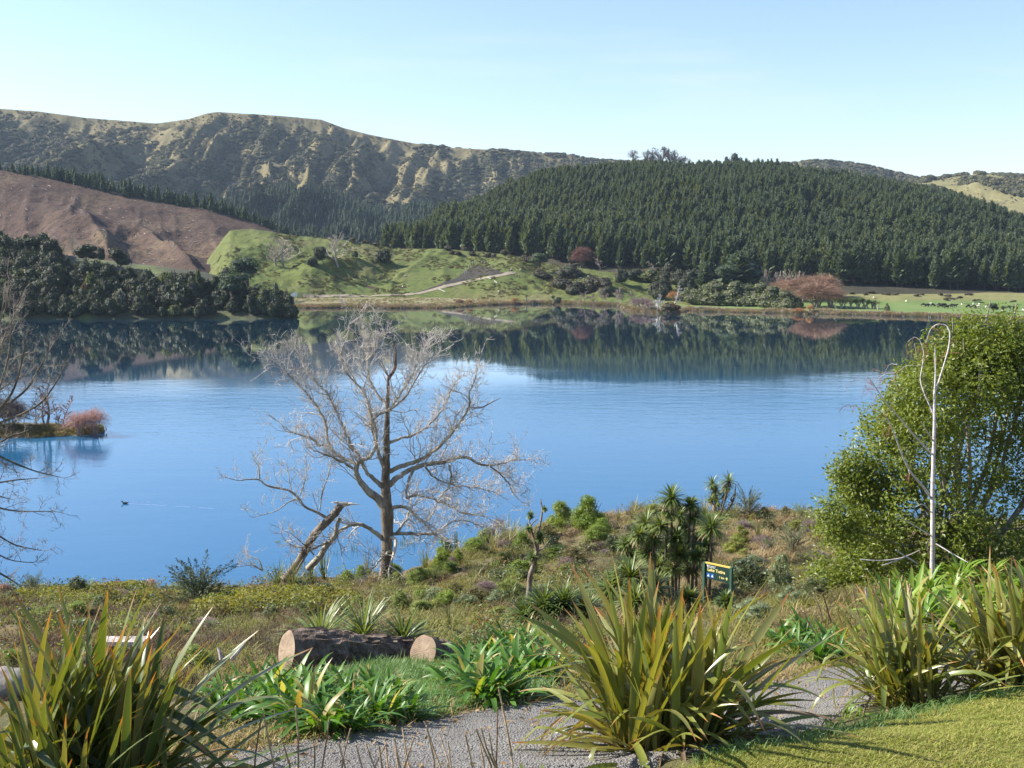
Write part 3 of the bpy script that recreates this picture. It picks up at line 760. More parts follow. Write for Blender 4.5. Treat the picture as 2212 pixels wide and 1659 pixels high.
def strap(L, w, bend, seg=5, fold=0.25, tilt0=0.0, kink=None, twist=0.0, roll=0.0):
    """A strap leaf rising from the origin and arching towards +x. Returns verts, faces, along, edge."""
    s = np.linspace(0, 1, seg + 1); V = []; th = tilt0; p = np.array([0.0, 0.0]); pts = [p.copy()]; ths = [th]
    for k in range(seg):
        th = tilt0 + bend * s[k + 1] ** 1.7
        if kink and s[k + 1] > kink[0]: th += kink[1] * min(1, (s[k + 1] - kink[0]) / 0.08)
        p = p + np.array([math.sin(th), math.cos(th)]) * L / seg; pts.append(p.copy()); ths.append(th)
    A, E = [], []
    for k, (q, t) in enumerate(zip(pts, ths)):
        wd = w * 0.5 * (0.62 + 0.38 * min(1, s[k] / 0.25)) * (1 - max(0, (s[k] - 0.55) / 0.45) ** 1.8) + 0.0008
        f = fold * (1.4 - s[k]); tw = roll + twist * s[k]
        side = np.array([0, math.cos(tw), 0]) + math.sin(tw) * np.array([math.cos(t), 0, -math.sin(t)])
        nrm = np.array([-math.cos(t), 0, math.sin(t)])                # inner face
        c = np.array([q[0], 0, q[1]])
        for sg in (-1, 0, 1):
            V.append(c + side * wd * sg * math.cos(f) + nrm * (wd * math.sin(f) if sg else 0)); A.append(s[k]); E.append(abs(sg))
    n = seg + 1; i = np.arange(seg)[:, None] * 3 + np.arange(2)[None, :]; i = i.ravel()
    return np.array(V), np.stack([i, i + 1, i + 4, i + 3], 1), np.array(A), np.array(E)
def rosette(mb, c, R, n, w, mat, rng, lo=-0.5, hang=0.2, seg=3, dead_mat=None):
    """A ball of sword leaves (the head of a cabbage tree)."""
    for k in range(n):
        z = lo + (1 - lo) * rng.random(); a = rng.random() * 6.283
        L = R * (0.85 + 0.3 * rng.random())
        V, f, A, E = strap(L, w, 0.25 + 0.5 * rng.random(), seg, 0.25)
        tilt = math.acos(max(-1, min(1, z)))
        M = Matrix.Rotation(a, 3, 'Z') @ Matrix.Rotation(tilt, 3, 'Y')
        V = V @ np.array(M).T + np.asarray(c)
        mb.add(V, f, (dead_mat if dead_mat is not None and z < lo + 0.22 else mat), A, E)
def cabbage_parts(seed, heads=3, w=0.02, R=0.2):
    rng = np.random.default_rng(seed); tr, cr = MB(), MB()
    for k in range(heads):
        a = rng.random() * 6.283; r = 0.16 * (heads > 1); e = np.array([r * math.cos(a), r * math.sin(a), 0.62 + 0.22 * rng.random()])
        tube(tr, [(0, 0, -0.03), (e[0] * 0.3, e[1] * 0.3, 0.35), e], [0.03, 0.024, 0.02], 5, 0, False)
        rosette(cr, e, R, 46, w, 0, rng, -0.75, dead_mat=1)
    return {'trunk': tr, 'crown': cr}

# ------------------------------------------------------------------ foliage materials
M_bark = plain('bark', [(0.08, 0.06, 0.045), (0.16, 0.13, 0.10)], 6, 0.9)
M_palebark = plain('pale_bark', [(0.22, 0.19, 0.15), (0.38, 0.345, 0.29)], 5, 0.9)
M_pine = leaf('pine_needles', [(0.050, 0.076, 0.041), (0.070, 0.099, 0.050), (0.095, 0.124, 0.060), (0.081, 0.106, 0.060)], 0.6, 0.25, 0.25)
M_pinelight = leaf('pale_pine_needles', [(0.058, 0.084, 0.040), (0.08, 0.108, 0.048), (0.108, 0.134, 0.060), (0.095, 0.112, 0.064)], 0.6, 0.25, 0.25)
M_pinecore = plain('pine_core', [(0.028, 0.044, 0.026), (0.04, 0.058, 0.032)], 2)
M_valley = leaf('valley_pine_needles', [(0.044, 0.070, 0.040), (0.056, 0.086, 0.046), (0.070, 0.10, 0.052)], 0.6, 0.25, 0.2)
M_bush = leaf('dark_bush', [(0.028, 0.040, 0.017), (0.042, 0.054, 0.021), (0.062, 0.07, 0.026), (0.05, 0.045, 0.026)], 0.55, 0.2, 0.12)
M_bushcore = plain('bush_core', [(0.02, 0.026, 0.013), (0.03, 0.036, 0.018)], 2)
M_bushlight = leaf('light_bush', [(0.09, 0.115, 0.03), (0.125, 0.15, 0.035), (0.15, 0.165, 0.05)], 0.5, 0.3, 0.25)
M_greybush = leaf('grey_bush', [(0.25, 0.24, 0.2), (0.32, 0.3, 0.26)], 0.7, 0.2, 0.2)
M_rustbush = leaf('rust_bush', [(0.16, 0.085, 0.04), (0.22, 0.12, 0.05)], 0.7, 0.2, 0.2)
M_manuka = leaf('manuka', [(0.14, 0.16, 0.07), (0.17, 0.19, 0.08), (0.125, 0.15, 0.058), (0.20, 0.215, 0.09)], 0.6, 0.25, 0.2)
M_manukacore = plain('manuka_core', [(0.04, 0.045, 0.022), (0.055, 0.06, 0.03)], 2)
M_purple = leaf('purple_scrub', [(0.085, 0.068, 0.05), (0.12, 0.095, 0.07), (0.10, 0.09, 0.05)], 0.7, 0.2, 0.15)
M_gorse = leaf('gorse', [(0.10, 0.068, 0.045), (0.14, 0.095, 0.065), (0.11, 0.09, 0.045)], 0.7, 0.2, 0.15)
M_scrub = leaf('range_bush', [(0.074, 0.076, 0.034), (0.105, 0.10, 0.044), (0.155, 0.132, 0.06)], 0.7, 0.2, 0.15)
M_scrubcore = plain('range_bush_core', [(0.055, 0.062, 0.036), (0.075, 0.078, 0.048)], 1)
M_willow = leaf('willow_twig', [(0.27, 0.17, 0.115), (0.34, 0.215, 0.145)], 0.8, 0.2, 0.15, (1, 1, 1))
M_orange = leaf('orange_twig', [(0.38, 0.19, 0.075), (0.44, 0.24, 0.10)], 0.8, 0.2, 0.15, (1, 1, 1))
M_pinktwig = leaf('pink_twig', [(0.46, 0.27, 0.21), (0.55, 0.33, 0.26)], 0.8, 0.2, 0.15, (1, 1, 1))
M_redcrown = leaf('red_brown_twig', [(0.17, 0.085, 0.07), (0.22, 0.115, 0.09)], 0.8, 0.2, 0.15, (1, 1, 1))
M_paletwig = leaf('pale_twig', [(0.34, 0.29, 0.23), (0.44, 0.38, 0.31)], 0.8, 0.2, 0.0)
M_mauvetwig = leaf('mauve_twig', [(0.22, 0.165, 0.15), (0.29, 0.215, 0.19)], 0.8, 0.2, 0.1, (1, 1, 1))
M_cab = leaf('cabbage_leaf', [(0.075, 0.115, 0.03), (0.11, 0.15, 0.042), (0.14, 0.165, 0.055)], 0.4, 0.4, 0.25)
M_dead = leaf('dead_leaf', [(0.21, 0.155, 0.085), (0.29, 0.22, 0.13)], 0.8, 0.2, 0.2)
M_reed = leaf('reed', [(0.27, 0.19, 0.10), (0.36, 0.27, 0.155), (0.22, 0.13, 0.065)], 0.8, 0.2, 0.3, (1, 0.9, 0.7))

# ------------------------------------------------------------------ library of shared meshes
def unit(mbs):
    """Scale builders together so that they are one unit wide and tall on z = 0."""
    A = np.concatenate([v for m in mbs for v in m.v])
    lo, hi = np.percentile(A[:, :2], 0.7, axis=0), np.percentile(A[:, :2], 99.3, axis=0)
    sw = 1.0 / max(0.2, float((hi - lo).mean())); c = (lo + hi) / 2; zt = float(A[:, 2].max())
    for m in mbs: m.v = [np.stack([(v[:, 0] - c[0] * np.clip(v[:, 2] * 4, 0, 1)) * sw, (v[:, 1] - c[1] * np.clip(v[:, 2] * 4, 0, 1)) * sw, v[:, 2] / zt], 1) for v in m.v]
    return mbs
def parts_mesh(name, parts, mats, norm=True):
    """{'trunk': MB, 'crown': MB} -> {'trunk': mesh, 'crown': mesh}, and one joined mesh for copies too small to show parts."""
    out = {}
    if norm: unit(list(parts.values()))
    for k, mb in parts.items():
        out[k] = mb.mesh(name + '_' + k, mats[k])
    j = MB(); ml = []
    for k, mb in parts.items():
        off = len(ml); ml += mats[k]
        t = MB().merge(mb); t.m = [m + off for m in t.m]; j.merge(t)
    out['whole'] = j.mesh(name, ml)
    return out
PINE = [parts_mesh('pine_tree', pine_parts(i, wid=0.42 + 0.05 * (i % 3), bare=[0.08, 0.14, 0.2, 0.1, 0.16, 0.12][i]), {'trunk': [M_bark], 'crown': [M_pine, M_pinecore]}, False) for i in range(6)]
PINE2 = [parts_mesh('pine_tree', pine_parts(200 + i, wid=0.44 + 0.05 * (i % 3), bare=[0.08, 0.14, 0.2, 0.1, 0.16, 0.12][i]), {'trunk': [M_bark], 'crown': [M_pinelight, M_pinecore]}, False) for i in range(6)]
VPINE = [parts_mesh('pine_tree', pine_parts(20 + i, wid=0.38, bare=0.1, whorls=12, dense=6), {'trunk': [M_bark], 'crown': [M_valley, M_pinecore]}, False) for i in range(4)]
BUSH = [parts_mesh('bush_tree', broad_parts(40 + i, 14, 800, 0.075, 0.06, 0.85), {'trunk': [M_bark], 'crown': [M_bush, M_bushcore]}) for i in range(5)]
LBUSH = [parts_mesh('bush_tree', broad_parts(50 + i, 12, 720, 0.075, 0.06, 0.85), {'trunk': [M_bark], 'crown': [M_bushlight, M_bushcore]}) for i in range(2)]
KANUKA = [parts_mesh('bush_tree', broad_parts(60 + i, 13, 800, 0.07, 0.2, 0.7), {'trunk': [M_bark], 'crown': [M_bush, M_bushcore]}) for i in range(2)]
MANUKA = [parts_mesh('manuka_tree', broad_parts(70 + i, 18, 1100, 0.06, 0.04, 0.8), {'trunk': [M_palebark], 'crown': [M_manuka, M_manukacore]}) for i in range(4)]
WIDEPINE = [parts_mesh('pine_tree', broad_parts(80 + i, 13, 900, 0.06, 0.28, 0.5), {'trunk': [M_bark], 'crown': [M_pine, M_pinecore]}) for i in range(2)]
WILLOW = [parts_mesh('willow_tree', twig_dome(90 + i, 1100, 9, 0.0042), {'trunk': [M_palebark], 'crown': [M_willow]}) for i in range(3)]
ORANGE = [parts_mesh('willow_shrub', twig_dome(95, 420, 7, 0.007), {'trunk': [M_orange], 'crown': [M_orange]})]
PINKW = [parts_mesh('willow_shrub', twig_dome(96 + i, 620, 9, 0.0034), {'trunk': [M_mauvetwig], 'crown': [M_pinktwig]}) for i in range(2)]
MAUVE = [parts_mesh('bare_sapling', bare_tree(100 + i, spread=0.34, rt=0.014, rmin=0.004, up=0.2), {'trunk': [M_palebark], 'crown': [M_mauvetwig]}) for i in range(3)]
POPLAR = [parts_mesh('poplar_tree', bare_tree(110 + i, spread=0.44, rt=0.02, rmin=0.0032, nlimb=20, up=0.2, clear=0.24), {'trunk': [M_palebark], 'crown': [M_paletwig]}) for i in range(2)]
FASTPOP = [parts_mesh('poplar_tree', bare_tree(120 + i, spread=0.2, rt=0.011, rmin=0.003, nlimb=18, up=0.4, clear=0.1), {'trunk': [M_mauvetwig], 'crown': [M_paletwig]}) for i in range(2)]
REDTREE = [parts_mesh('bare_tree', twig_dome(125, 1500, 8, 0.005), {'trunk': [M_bark], 'crown': [M_redcrown]})]
def airy_parts(seed):
    rng = np.random.default_rng(seed); q = bare_tree(seed, spread=0.42, rt=0.03, rmin=0.009, nlimb=14, up=0.1, clear=0.25)
    for k in range(11):
        a = rng.random() * 6.283; r = 0.30 * rng.random() ** 0.5; z = 0.5 + 0.4 * rng.random()
        d = rdir(46); leaves(q['crown'], np.array([r * math.cos(a), r * math.sin(a), z]) + d * [0.17, 0.17, 0.10] * RNG.random((46, 1)) ** 0.4, d, 0.05, 0.5, 0, 0.8)
    return q
SKYTREE = [parts_mesh('skyline_tree', airy_parts(130 + i), {'trunk': [M_bark], 'crown': [leaf('skyline_twig', [(0.12, 0.105, 0.10), (0.16, 0.135, 0.125)], 0.8, 0.2, 0.1)]}) for i in range(3)]
CABFAR = [parts_mesh('cabbage_tree', cabbage_parts(140 + i, [1, 3, 4][i]), {'trunk': [M_palebark], 'crown': [M_cab, M_dead]}) for i in range(3)]
PURPLE = [low_bush(150 + i, 9, 520, 0.085).mesh('shrub', [M_purple, M_bushcore]) for i in range(2)]
GORSE = [low_bush(155 + i, 7, 320, 0.1).mesh('gorse_bush', [M_gorse, M_bushcore]) for i in range(2)]
GREYB = [low_bush(158, 8, 500, 0.08).mesh('shrub', [M_greybush, M_manukacore])]
RUSTB = [low_bush(159, 8, 420, 0.09).mesh('shrub', [M_rustbush, M_bushcore])]
DARKB = [low_bush(160 + i, 8, 480, 0.085).mesh('shrub', [M_bush, M_bushcore]) for i in range(2)]

def plant(name, label, cat, lib, loc, h, w, rz=None, group=None, split=True, lean=0.0):
    """One plant as one thing; a distinct one keeps trunk and crown as parts, a distant one is a single mesh."""
    rz = RNG.random() * 6.283 if rz is None else rz
    if isinstance(lib, dict) and split:
        o = bpy.data.objects.new(name, None); COL.objects.link(o); o.empty_display_size = 0.5
        o.location = loc; o.rotation_euler = (lean, 0, rz); o.scale = (w, w, h)
        for k in ('trunk', 'crown'): link(k, lib[k], o)
    else:
        o = link(name, lib['whole'] if isinstance(lib, dict) else lib, None, loc, (lean, 0, rz), (w, w, h))
    return tag(o, label, cat, group)
def far_plant(name, label, cat, lib, x, y, h, w, group=None, split=True, sink=0.0):
    """Base at (x, y) of the 2212-wide picture, height and width in its pixels."""
    p = g2(x, y, True); m = pxm(p.y) * K
    p.z -= sink
    return plant(name, label, cat, lib, p, h * m, w * m, None, group, split)

# ================================================================== FAR PLANTING
# --- plantation on the right hill: the nearest trees are things, the rest one mass
def jit_grid(x0, x1, y0, y1, step):
    X, Y = np.meshgrid(np.arange(x0, x1, step), np.arange(y0, y1, step * 0.9))
    X = X + (np.arange(X.shape[0]) % 2)[:, None] * step * 0.5
    return X.ravel() + RNG.uniform(-0.34, 0.34, X.size) * step, Y.ravel() + RNG.uniform(-0.34, 0.34, X.size) * step
X, Y = jit_grid(-140, 620, 485, 960, 5.1)
U = UU(X, Y)
yf = np.interp(U, HC.u, HC.yf); yc = np.interp(U, HC.u, HC.yc)
Z = far_z(X, Y); Zc = HC.z(X, Y)
ok = (Y > yf + 3 + 5 * RNG.random(len(Y))) & (Y < yc + 22) & (U > 386) & (U < 1110) & (Zc > np.maximum(HE.z(X, Y), flat_z(X, Y)) - 0.6)
ok &= (fbm(X / 9, Y / 9, 2, 90) > 0.28)
X, Y, Z, U, yf, yc = (a[ok] for a in (X, Y, Z, U, yf, yc))
up = np.clip((Y - yf) / (yc - yf), 0, 1)
Hh = (19 - 4.5 * up) * RNG.uniform(0.78, 1.18, len(X)) * (0.94 + 0.25 * (fbm(X / 40, Y / 40, 2, 5) - 0.5))
Wd = Hh * RNG.uniform(0.72, 1.02, len(X))
order = np.argsort((Y - yf) + 0.02 * Y + 400 * (U > 1030) + 300 * (U < 560))
LT = fbm(X / 34, Y / 70, 3, 95) + 0.22 * (RNG.random(len(X)) - 0.5) > 0.53
near = order[:290]; rest = order[290:]
for q, i in enumerate(near):
    j = RNG.integers(6)
    plant('pine_tree', 'dark green plantation pine in the front rows of the forest on the right hill', 'pine tree', (PINE2 if LT[i] else PINE)[j], (X[i], Y[i], Z[i] - 0.3), Hh[i], Wd[i],
          group='front pines of the plantation', split=q < 90)
def eul(n, tilt=0.03): return np.stack([RNG.normal(0, tilt, n), RNG.normal(0, tilt, n), RNG.random(n) * 6.283], 1)
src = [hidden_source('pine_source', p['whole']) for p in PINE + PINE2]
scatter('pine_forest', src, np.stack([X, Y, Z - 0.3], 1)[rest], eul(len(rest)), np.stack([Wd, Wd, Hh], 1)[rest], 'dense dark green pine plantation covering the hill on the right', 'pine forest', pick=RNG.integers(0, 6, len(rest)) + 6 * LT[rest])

# --- pines in the valley under the range
TOPV = k2([(-100, 358), (0, 362), (200, 369), (300, 402), (433, 413), (567, 405), (680, 400), (737, 414), (790, 432), (830, 442), (870, 445), (950, 428), (1030, 418), (1100, 412)])
X, Y = jit_grid(-900, 250, 960, 1760, 9.0)
U = UU(X, Y); Z = HA.z(X, Y)
V = H / 2 - F * ((Z - EYE) * CP + Y * SP) / (Y * CP - (Z - EYE) * SP)
ok = (V > np.interp(U, *zip(*TOPV)) + 13 + 6 * (fbm(U / 16, U * 0, 2, 7) - 0.5)) & (U < 520) & (U > -60) & (Y > 1085) & (V < 262)
X, Y, Z = X[ok], Y[ok], Z[ok]
Hh = 21 * RNG.uniform(0.75, 1.2, len(X)); Wd = Hh * RNG.uniform(0.95, 1.3, len(X))
vsrc = [hidden_source('valley_pine_source', p['whole']) for p in VPINE]
scatter('valley_pine_forest', vsrc, np.stack([X, Y, Z], 1), eul(len(X)), np.stack([Wd, Wd, Hh], 1), 'blue green pine forest filling the valley below the scrubby range', 'pine forest')
# a dark spur of pines just behind the felled hill
X, Y = jit_grid(-480, -60, 770, 900, 7.0)
U = UU(X, Y); zc = HD.z(X, np.interp(U, HD.u, HD.yc))
ok = (U > -40) & (U < 330)
X, Y, zc, U = X[ok], Y[ok], zc[ok], U[ok]
Z = zc - 3 - (Y - 770) * 0.10 - 2
lim = np.interp(U, [-40, 0, 40, 90, 150, 200, 250, 330], [4, 5, 8, 13, 16, 14, 9, 4])
Hh = np.minimum(18, lim + 7) * RNG.uniform(0.75, 1.15, len(X)); Wd = np.maximum(Hh, 12) * 1.1
Z = Z - 3.0
scatter('pine_spur', vsrc, np.stack([X, Y, Z], 1), eul(len(X)), np.stack([Wd, Wd, Hh], 1), 'dark strip of pines rising behind the crest of the felled hill', 'pine forest')

# --- scrub on the range, on the far right hill and along the back ridge
def scrub_source(seed):
    mb = MB(); lump(mb, (0, 0, 0.3), (0.5, 0.5, 0.42), 1, amp=0.7)
    d = rdir(60); d[:, 2] = np.abs(d[:, 2]); leaves(mb, np.array([0, 0, 0.28]) + d * [0.5, 0.5, 0.45] * (0.8 + 0.35 * RNG.random((60, 1))), d, 0.26, 0.8, 0, 0.5)
    return hidden_source('scrub_source', mb.mesh('scrub', [M_scrub, M_scrubcore]))
ssrc = [scrub_source(i) for i in range(4)]
n = 80000
U = RNG.uniform(-60, 1060, n); Y = RNG.uniform(1150, 2250, n); X = (U - W / 2) / (F * 1.006) * Y
Z = HA.z(X, Y); V = H / 2 - F * ((Z - EYE) * CP + Y * SP) / (Y * CP - (Z - EYE) * SP)
top = np.interp(U, HA.u, [p for p in (H / 2 - F * ((HA.zc - EYE) * CP + HA.yc * SP) / (HA.yc * CP - (HA.zc - EYE) * SP))])
rel = (V - top); top_v = [p for p in (H / 2 - F * ((HA.zc - EYE) * CP + HA.yc * SP) / (HA.yc * CP - (HA.zc - EYE) * SP))]
cov = 0.45 * fbm(X / 70, Y / 150, 4, 101) + 0.55 * fbm(X / 16, Y / 36, 2, 107) + 0.32 * (ridged((X + 60 * (fbm(X / 260, Y / 260, 3, 41) - 0.5)) / 150, Y / 900, 4, 11) < 0.36)
hum = sstep(150, 230, U) * (1 - sstep(380, 470, U))
want = 0.43 + 0.10 * hum - 0.0018 * rel + 0.28 * np.exp(-rel / 7) * (U < 480) - 0.16 * (U > 560)
ok = (V < np.interp(U, *zip(*TOPV)) + 16) & (V < 222) & (cov > want + 0.07) & (rel > 0.5)
X, Y, Z = X[ok], Y[ok], Z[ok]
s = RNG.uniform(3.5, 9, len(X)) * (0.6 + 0.8 * fbm(X / 60, Y / 60, 2, 55))
scatter('range_scrub', ssrc, np.stack([X, Y, Z - 0.5], 1), eul(len(X), 0.1), np.stack([s * 1.1, s * 1.1, s * 0.75], 1), 'dark native scrub dotted over the slopes of the long range', 'scrub')
tiny = []
n = 70000; U = RNG.uniform(-60, 1060, n); Y = RNG.uniform(1150, 2160, n); X = (U - W / 2) / (F * 1.006) * Y; Z = HA.z(X, Y); V = H / 2 - F * ((Z - EYE) * CP + Y * SP) / (Y * CP - (Z - EYE) * SP)
ok = (V < np.interp(U, *zip(*TOPV)) + 10) & (V < 222) & (fbm(X / 30, Y / 60, 3, 131) + 0.25 * RNG.random(n) > 0.60) & (V > np.interp(U, HA.u, top_v) + 1)
X, Y, Z = X[ok], Y[ok], Z[ok]; s = RNG.uniform(1.6, 4.6, len(X))
def tiny_source(seed, mat):
    mb = MB(); d = rdir(16); d[:, 2] = np.abs(d[:, 2]); leaves(mb, d * [0.4, 0.4, 0.35], d, 0.55, 0.8, 0, 0.5); return hidden_source('scrub_source', mb.mesh('scrub', [mat]))
scatter('hillside_brush', [tiny_source(0, M_scrub), tiny_source(1, M_gorse), tiny_source(2, M_scrub)], np.stack([X, Y, Z], 1), eul(len(X), 0.1), np.stack([s, s, s * 0.8], 1), 'small speckled brush and flax over the upper slopes of the range', 'scrub')
n = 9000
U = RNG.uniform(900, 1120, n); Y = RNG.uniform(1200, 1690, n); X = (U - W / 2) / (F * 1.006) * Y; Z = HB.z(X, Y)
cov = fbm(X / 55, Y / 130, 4, 201); ok = cov > (0.63 - 0.15 * sstep(975, 1020, U) - 0.02)
X, Y, Z = X[ok], Y[ok], Z[ok]; s = RNG.uniform(4, 11, len(X))
scatter('hill_scrub', ssrc, np.stack([X, Y, Z - 0.4], 1), eul(len(X), 0.1), np.stack([s, s, s * 0.75], 1), 'dark scrub in the gullies of the pale far right hill', 'scrub')

# --- trees on the skyline
for k, (x, y, h, w) in enumerate([(1369, 352, 19, 22), (1398, 355, 24, 15), (1428, 366, 40, 34), (1412, 366, 30, 26), (1456, 372, 34, 30), (1447, 370, 40, 26), (1405, 372, 26, 26), (1476, 372, 26, 22)]):
    d = 1300.0; p = P2(x, y, d); m = pxm(d) * K
    nm = ['short bushy tree first of the skyline clump above the forest', 'slim lone tree second in the skyline clump above the forest', 'tallest bare tree of the skyline clump above the forest', 'rounded tree left of the tallest in the skyline clump',
          'broad low tree in the right of the skyline clump', 'tall spreading tree right of the tallest in the skyline clump', 'lower purplish tree below the middle of the skyline clump', 'thin ragged tree at the right end of the skyline clump'][k]
    p.z -= 3
    plant('skyline_tree', nm, 'tree', SKYTREE[k % 3], p, (h + 15) * m, w * m * 1.3)
for x, y, h, w, lb in [(1572, 360, 13, 17, 'small round tree left of the pair on the ridge skyline'), (1590, 362, 22, 34, 'larger domed tree right of the pair on the ridge skyline')]:
    d = 1300.0; p = P2(x, y, d); m = pxm(d) * K; p.z -= 1
    plant('skyline_tree', lb, 'tree', BUSH[1], p, (h + 12) * m, w * m)

# --- felling debris
mb = MB()
for k in range(420):
    u = RNG.uniform(-20, 225); y = RNG.uniform(600, 765); x = (u - W / 2) / (F * 1.006) * y; z = float(HD.z(x, y)) + 0.25
    a = RNG.random() * 6.283; L = RNG.uniform(0.6, 3.2) * RNG.random() + 0.5; r = RNG.uniform(0.08, 0.2)
    d = np.array([math.cos(a), math.sin(a), RNG.normal(0, 0.15)])
    z2 = float(HD.z(x + d[0] * L, y + d[1] * L)) + 0.25
    tube(mb, [(x, y, z), (x + d[0] * L, y + d[1] * L, z2)], [r, r * 0.7], 4)
tag(link('felling_debris', mb.mesh('felling_debris', [plain('dead_wood', [(0.2, 0.16, 0.13), (0.46, 0.42, 0.37)], 0.2)])), 'pale logs and branches scattered over the felled brown hillside', 'logging debris', kind='stuff')

# ================================================================== LEFT HEADLAND
n = 0
spots = []
while len(spots) < 235 and n < 12000:
    n += 1
    u = RNG.uniform(-60, 296); y = RNG.uniform(404, 492); x = (u - W / 2) / (F * 1.006) * y
    yc = np.interp(u, HF.u, HF.yc); yf = np.interp(u, HF.u, HF.yf)
    if n < 700: u = RNG.uniform(-40, 292); yc = np.interp(u, HF.u, HF.yc); yf = np.interp(u, HF.u, HF.yf); y = yf + 2.0 + 3 * RNG.random(); x = (u - W / 2) / (F * 1.006) * y
    t = (y - yf) / (yc - yf)
    if t < 0.015 or t > 1.02: continue
    if 55 < u < 225 and t > 0.72: continue
    r = 3.6
    if any((x - a) ** 2 + (y - b) ** 2 < r * r for a, b in spots): continue
    spots.append((x, y))
    z = float(HF.z(x, y)); h = RNG.uniform(4.5, 9.5) * (1 - 0.25 * (u > 230)) * (0.75 if t < 0.12 else 1)
    if 60 < u < 220 and t > 0.55: h *= 0.62
    if RNG.random() < 0.10:
        plant('bush_tree', 'yellow green bush tree among the dark trees of the headland thicket', 'tree', LBUSH[RNG.integers(2)], (x, y, z - 0.3), h * 0.8, h * RNG.uniform(0.8, 1.1), group='lighter bushes in the headland thicket', split=False)
    else:
        plant('bush_tree', 'dark evergreen bush tree in the shaded thicket of the left headland', 'tree', BUSH[RNG.integers(5)], (x, y, z - 0.3), h, h * RNG.uniform(0.85, 1.3), group='dark trees of the headland thicket', split=False)
def on_head(x, y, d): p = P2(x, y, d); p.z = float(HF.z(p.x, d)) - 0.3; return p
def crown_at(name, label, lib, x, ytop, ybase, w, d, cat='tree', split=True):
    p = on_head(x, ybase, d); m = pxm(d) * K; top = P2(x, ytop, d).z
    return plant(name, label, cat, lib, p, max(1.5, top - p.z), w * m, None, None, split)
crown_at('kanuka_tree', 'dark flat topped tree standing out against the brown hill', KANUKA[0], 259, 533, 600, 46, 452)
crown_at('kanuka_tree', 'dark bushy tree left of the flat topped one on the headland crest', KANUKA[1], 188, 526, 590, 52, 458)
crown_at('kanuka_tree', 'twin crowned dark tree on the headland crest below the brown slope', KANUKA[0], 112, 515, 575, 44, 464)
crown_at('kanuka_tree', 'dark crown at the left of the headland crest near the frame edge', KANUKA[1], 28, 512, 570, 66, 470)
crown_at('kanuka_tree', 'broad dark crown between the two leftmost headland crest trees', KANUKA[0], 68, 510, 570, 50, 468)
crown_at('round_shrub', 'small round grey green shrub on the strip of grass above the headland', DARKB[0], 218, 532, 552, 18, 478, 'shrub', False)
crown_at('pine_tree', 'tall spreading pine above the right end of the headland bush', WIDEPINE[0], 531, 548, 616, 60, 430)
crown_at('pine_tree', 'dense grey green pine left of the tall spreading pine on the headland', WIDEPINE[1], 502, 586, 660, 66, 417)
crown_at('pine_tree', 'thin pine with a bare stem on the headland slope', PINE[2], 430, 582, 640, 40, 425)
crown_at('pine_tree', 'small leaning pine right below the tall spreading headland pine', WIDEPINE[0], 557, 612, 640, 26, 424)
crown_at('silver_shrub', 'pale grey leafy tree in the shade near the headland shore', GREYB[0], 258, 622, 665, 26, 413, 'shrub', False)
crown_at('silver_shrub', 'pale grey shrub low on the headland beside a yellowish bush', GREYB[0], 436, 648, 672, 18, 410, 'shrub', False)
crown_at('rust_shrub', 'rusty brown shrub in the middle of the dark headland thicket', RUSTB[0], 182, 610, 640, 16, 416, 'shrub', False)
crown_at('willow_shrub', 'small orange brown shrub by the headland waterline', RUSTB[0], 172, 655, 680, 14, 409, 'shrub', False)
crown_at('bush_tree', 'bright yellow green bush in the centre of the headland thicket', LBUSH[0], 198, 585, 635, 32, 424)
crown_at('bush_tree', 'olive bush above the waterline of the headland', LBUSH[1], 213, 640, 680, 40, 411)
crown_at('bush_tree', 'grey green bush on the tip of the headland', MANUKA[0], 572, 618, 672, 40, 412)
crown_at('bush_tree', 'pale olive bush second from the tip of the headland', MANUKA[1], 592, 606, 668, 36, 413)
crown_at('bush_tree', 'low dark bush at the very tip of the headland over the water', DARKB[0], 622, 652, 688, 42, 410, 'shrub', False)
crown_at('bush_tree', 'dark low bush next to the headland tip', DARKB[1], 596, 645, 688, 46, 410, 'shrub', False)
crown_at('poplar_tree', 'bare thin poplar below the brown hill at the left', POPLAR[0], 160, 508, 552, 22, 480)
crown_at('poplar_tree', 'bare thin poplar nearest the left edge below the brown hill', POPLAR[1], 112, 505, 545, 24, 485)

# ================================================================== PASTURE HILL AND FAR SHORE
FP = far_plant
FP('poplar_tree', 'bare spreading poplar on the green hill, left of the two', 'tree', POPLAR[0], 613, 578, 66, 62)
FP('poplar_tree', 'bare upright poplar on the green hill, right of the two', 'tree', POPLAR[1], 730, 576, 76, 54)
FP('poplar_tree', 'faint bare poplar close behind the spreading one', 'tree', POPLAR[1], 596, 574, 40, 40)
FP('pine_tree', 'round dark pine alone on the crest of the pasture', 'tree', WIDEPINE[1], 1164, 586, 40, 42)
FP('bare_tree', 'reddish brown domed leafless tree at the forest edge', 'tree', REDTREE[0], 1257, 578, 52, 52)
FP('shrub', 'dark block of scrub beside the track on the green hill', 'shrub', DARKB[0], 833, 568, 30, 26, split=False)
FP('shrub', 'tall dark shrub just under the hilltop of the pasture', 'shrub', DARKB[1], 821, 566, 28, 22, split=False)
FP('shrub', 'small round shrub left of the dark block on the green hill', 'shrub', DARKB[0], 767, 556, 15, 14, split=False)
for x, y, h, w in [(690, 560, 30, 26), (676, 575, 26, 24), (692, 545, 16, 30)]:
    FP('shrub', 'dark scrub in the gully between the bare poplars', 'shrub', DARKB[RNG.integers(2)], x, y, h * 0.8, w, 'gully scrub on the pasture', split=False)
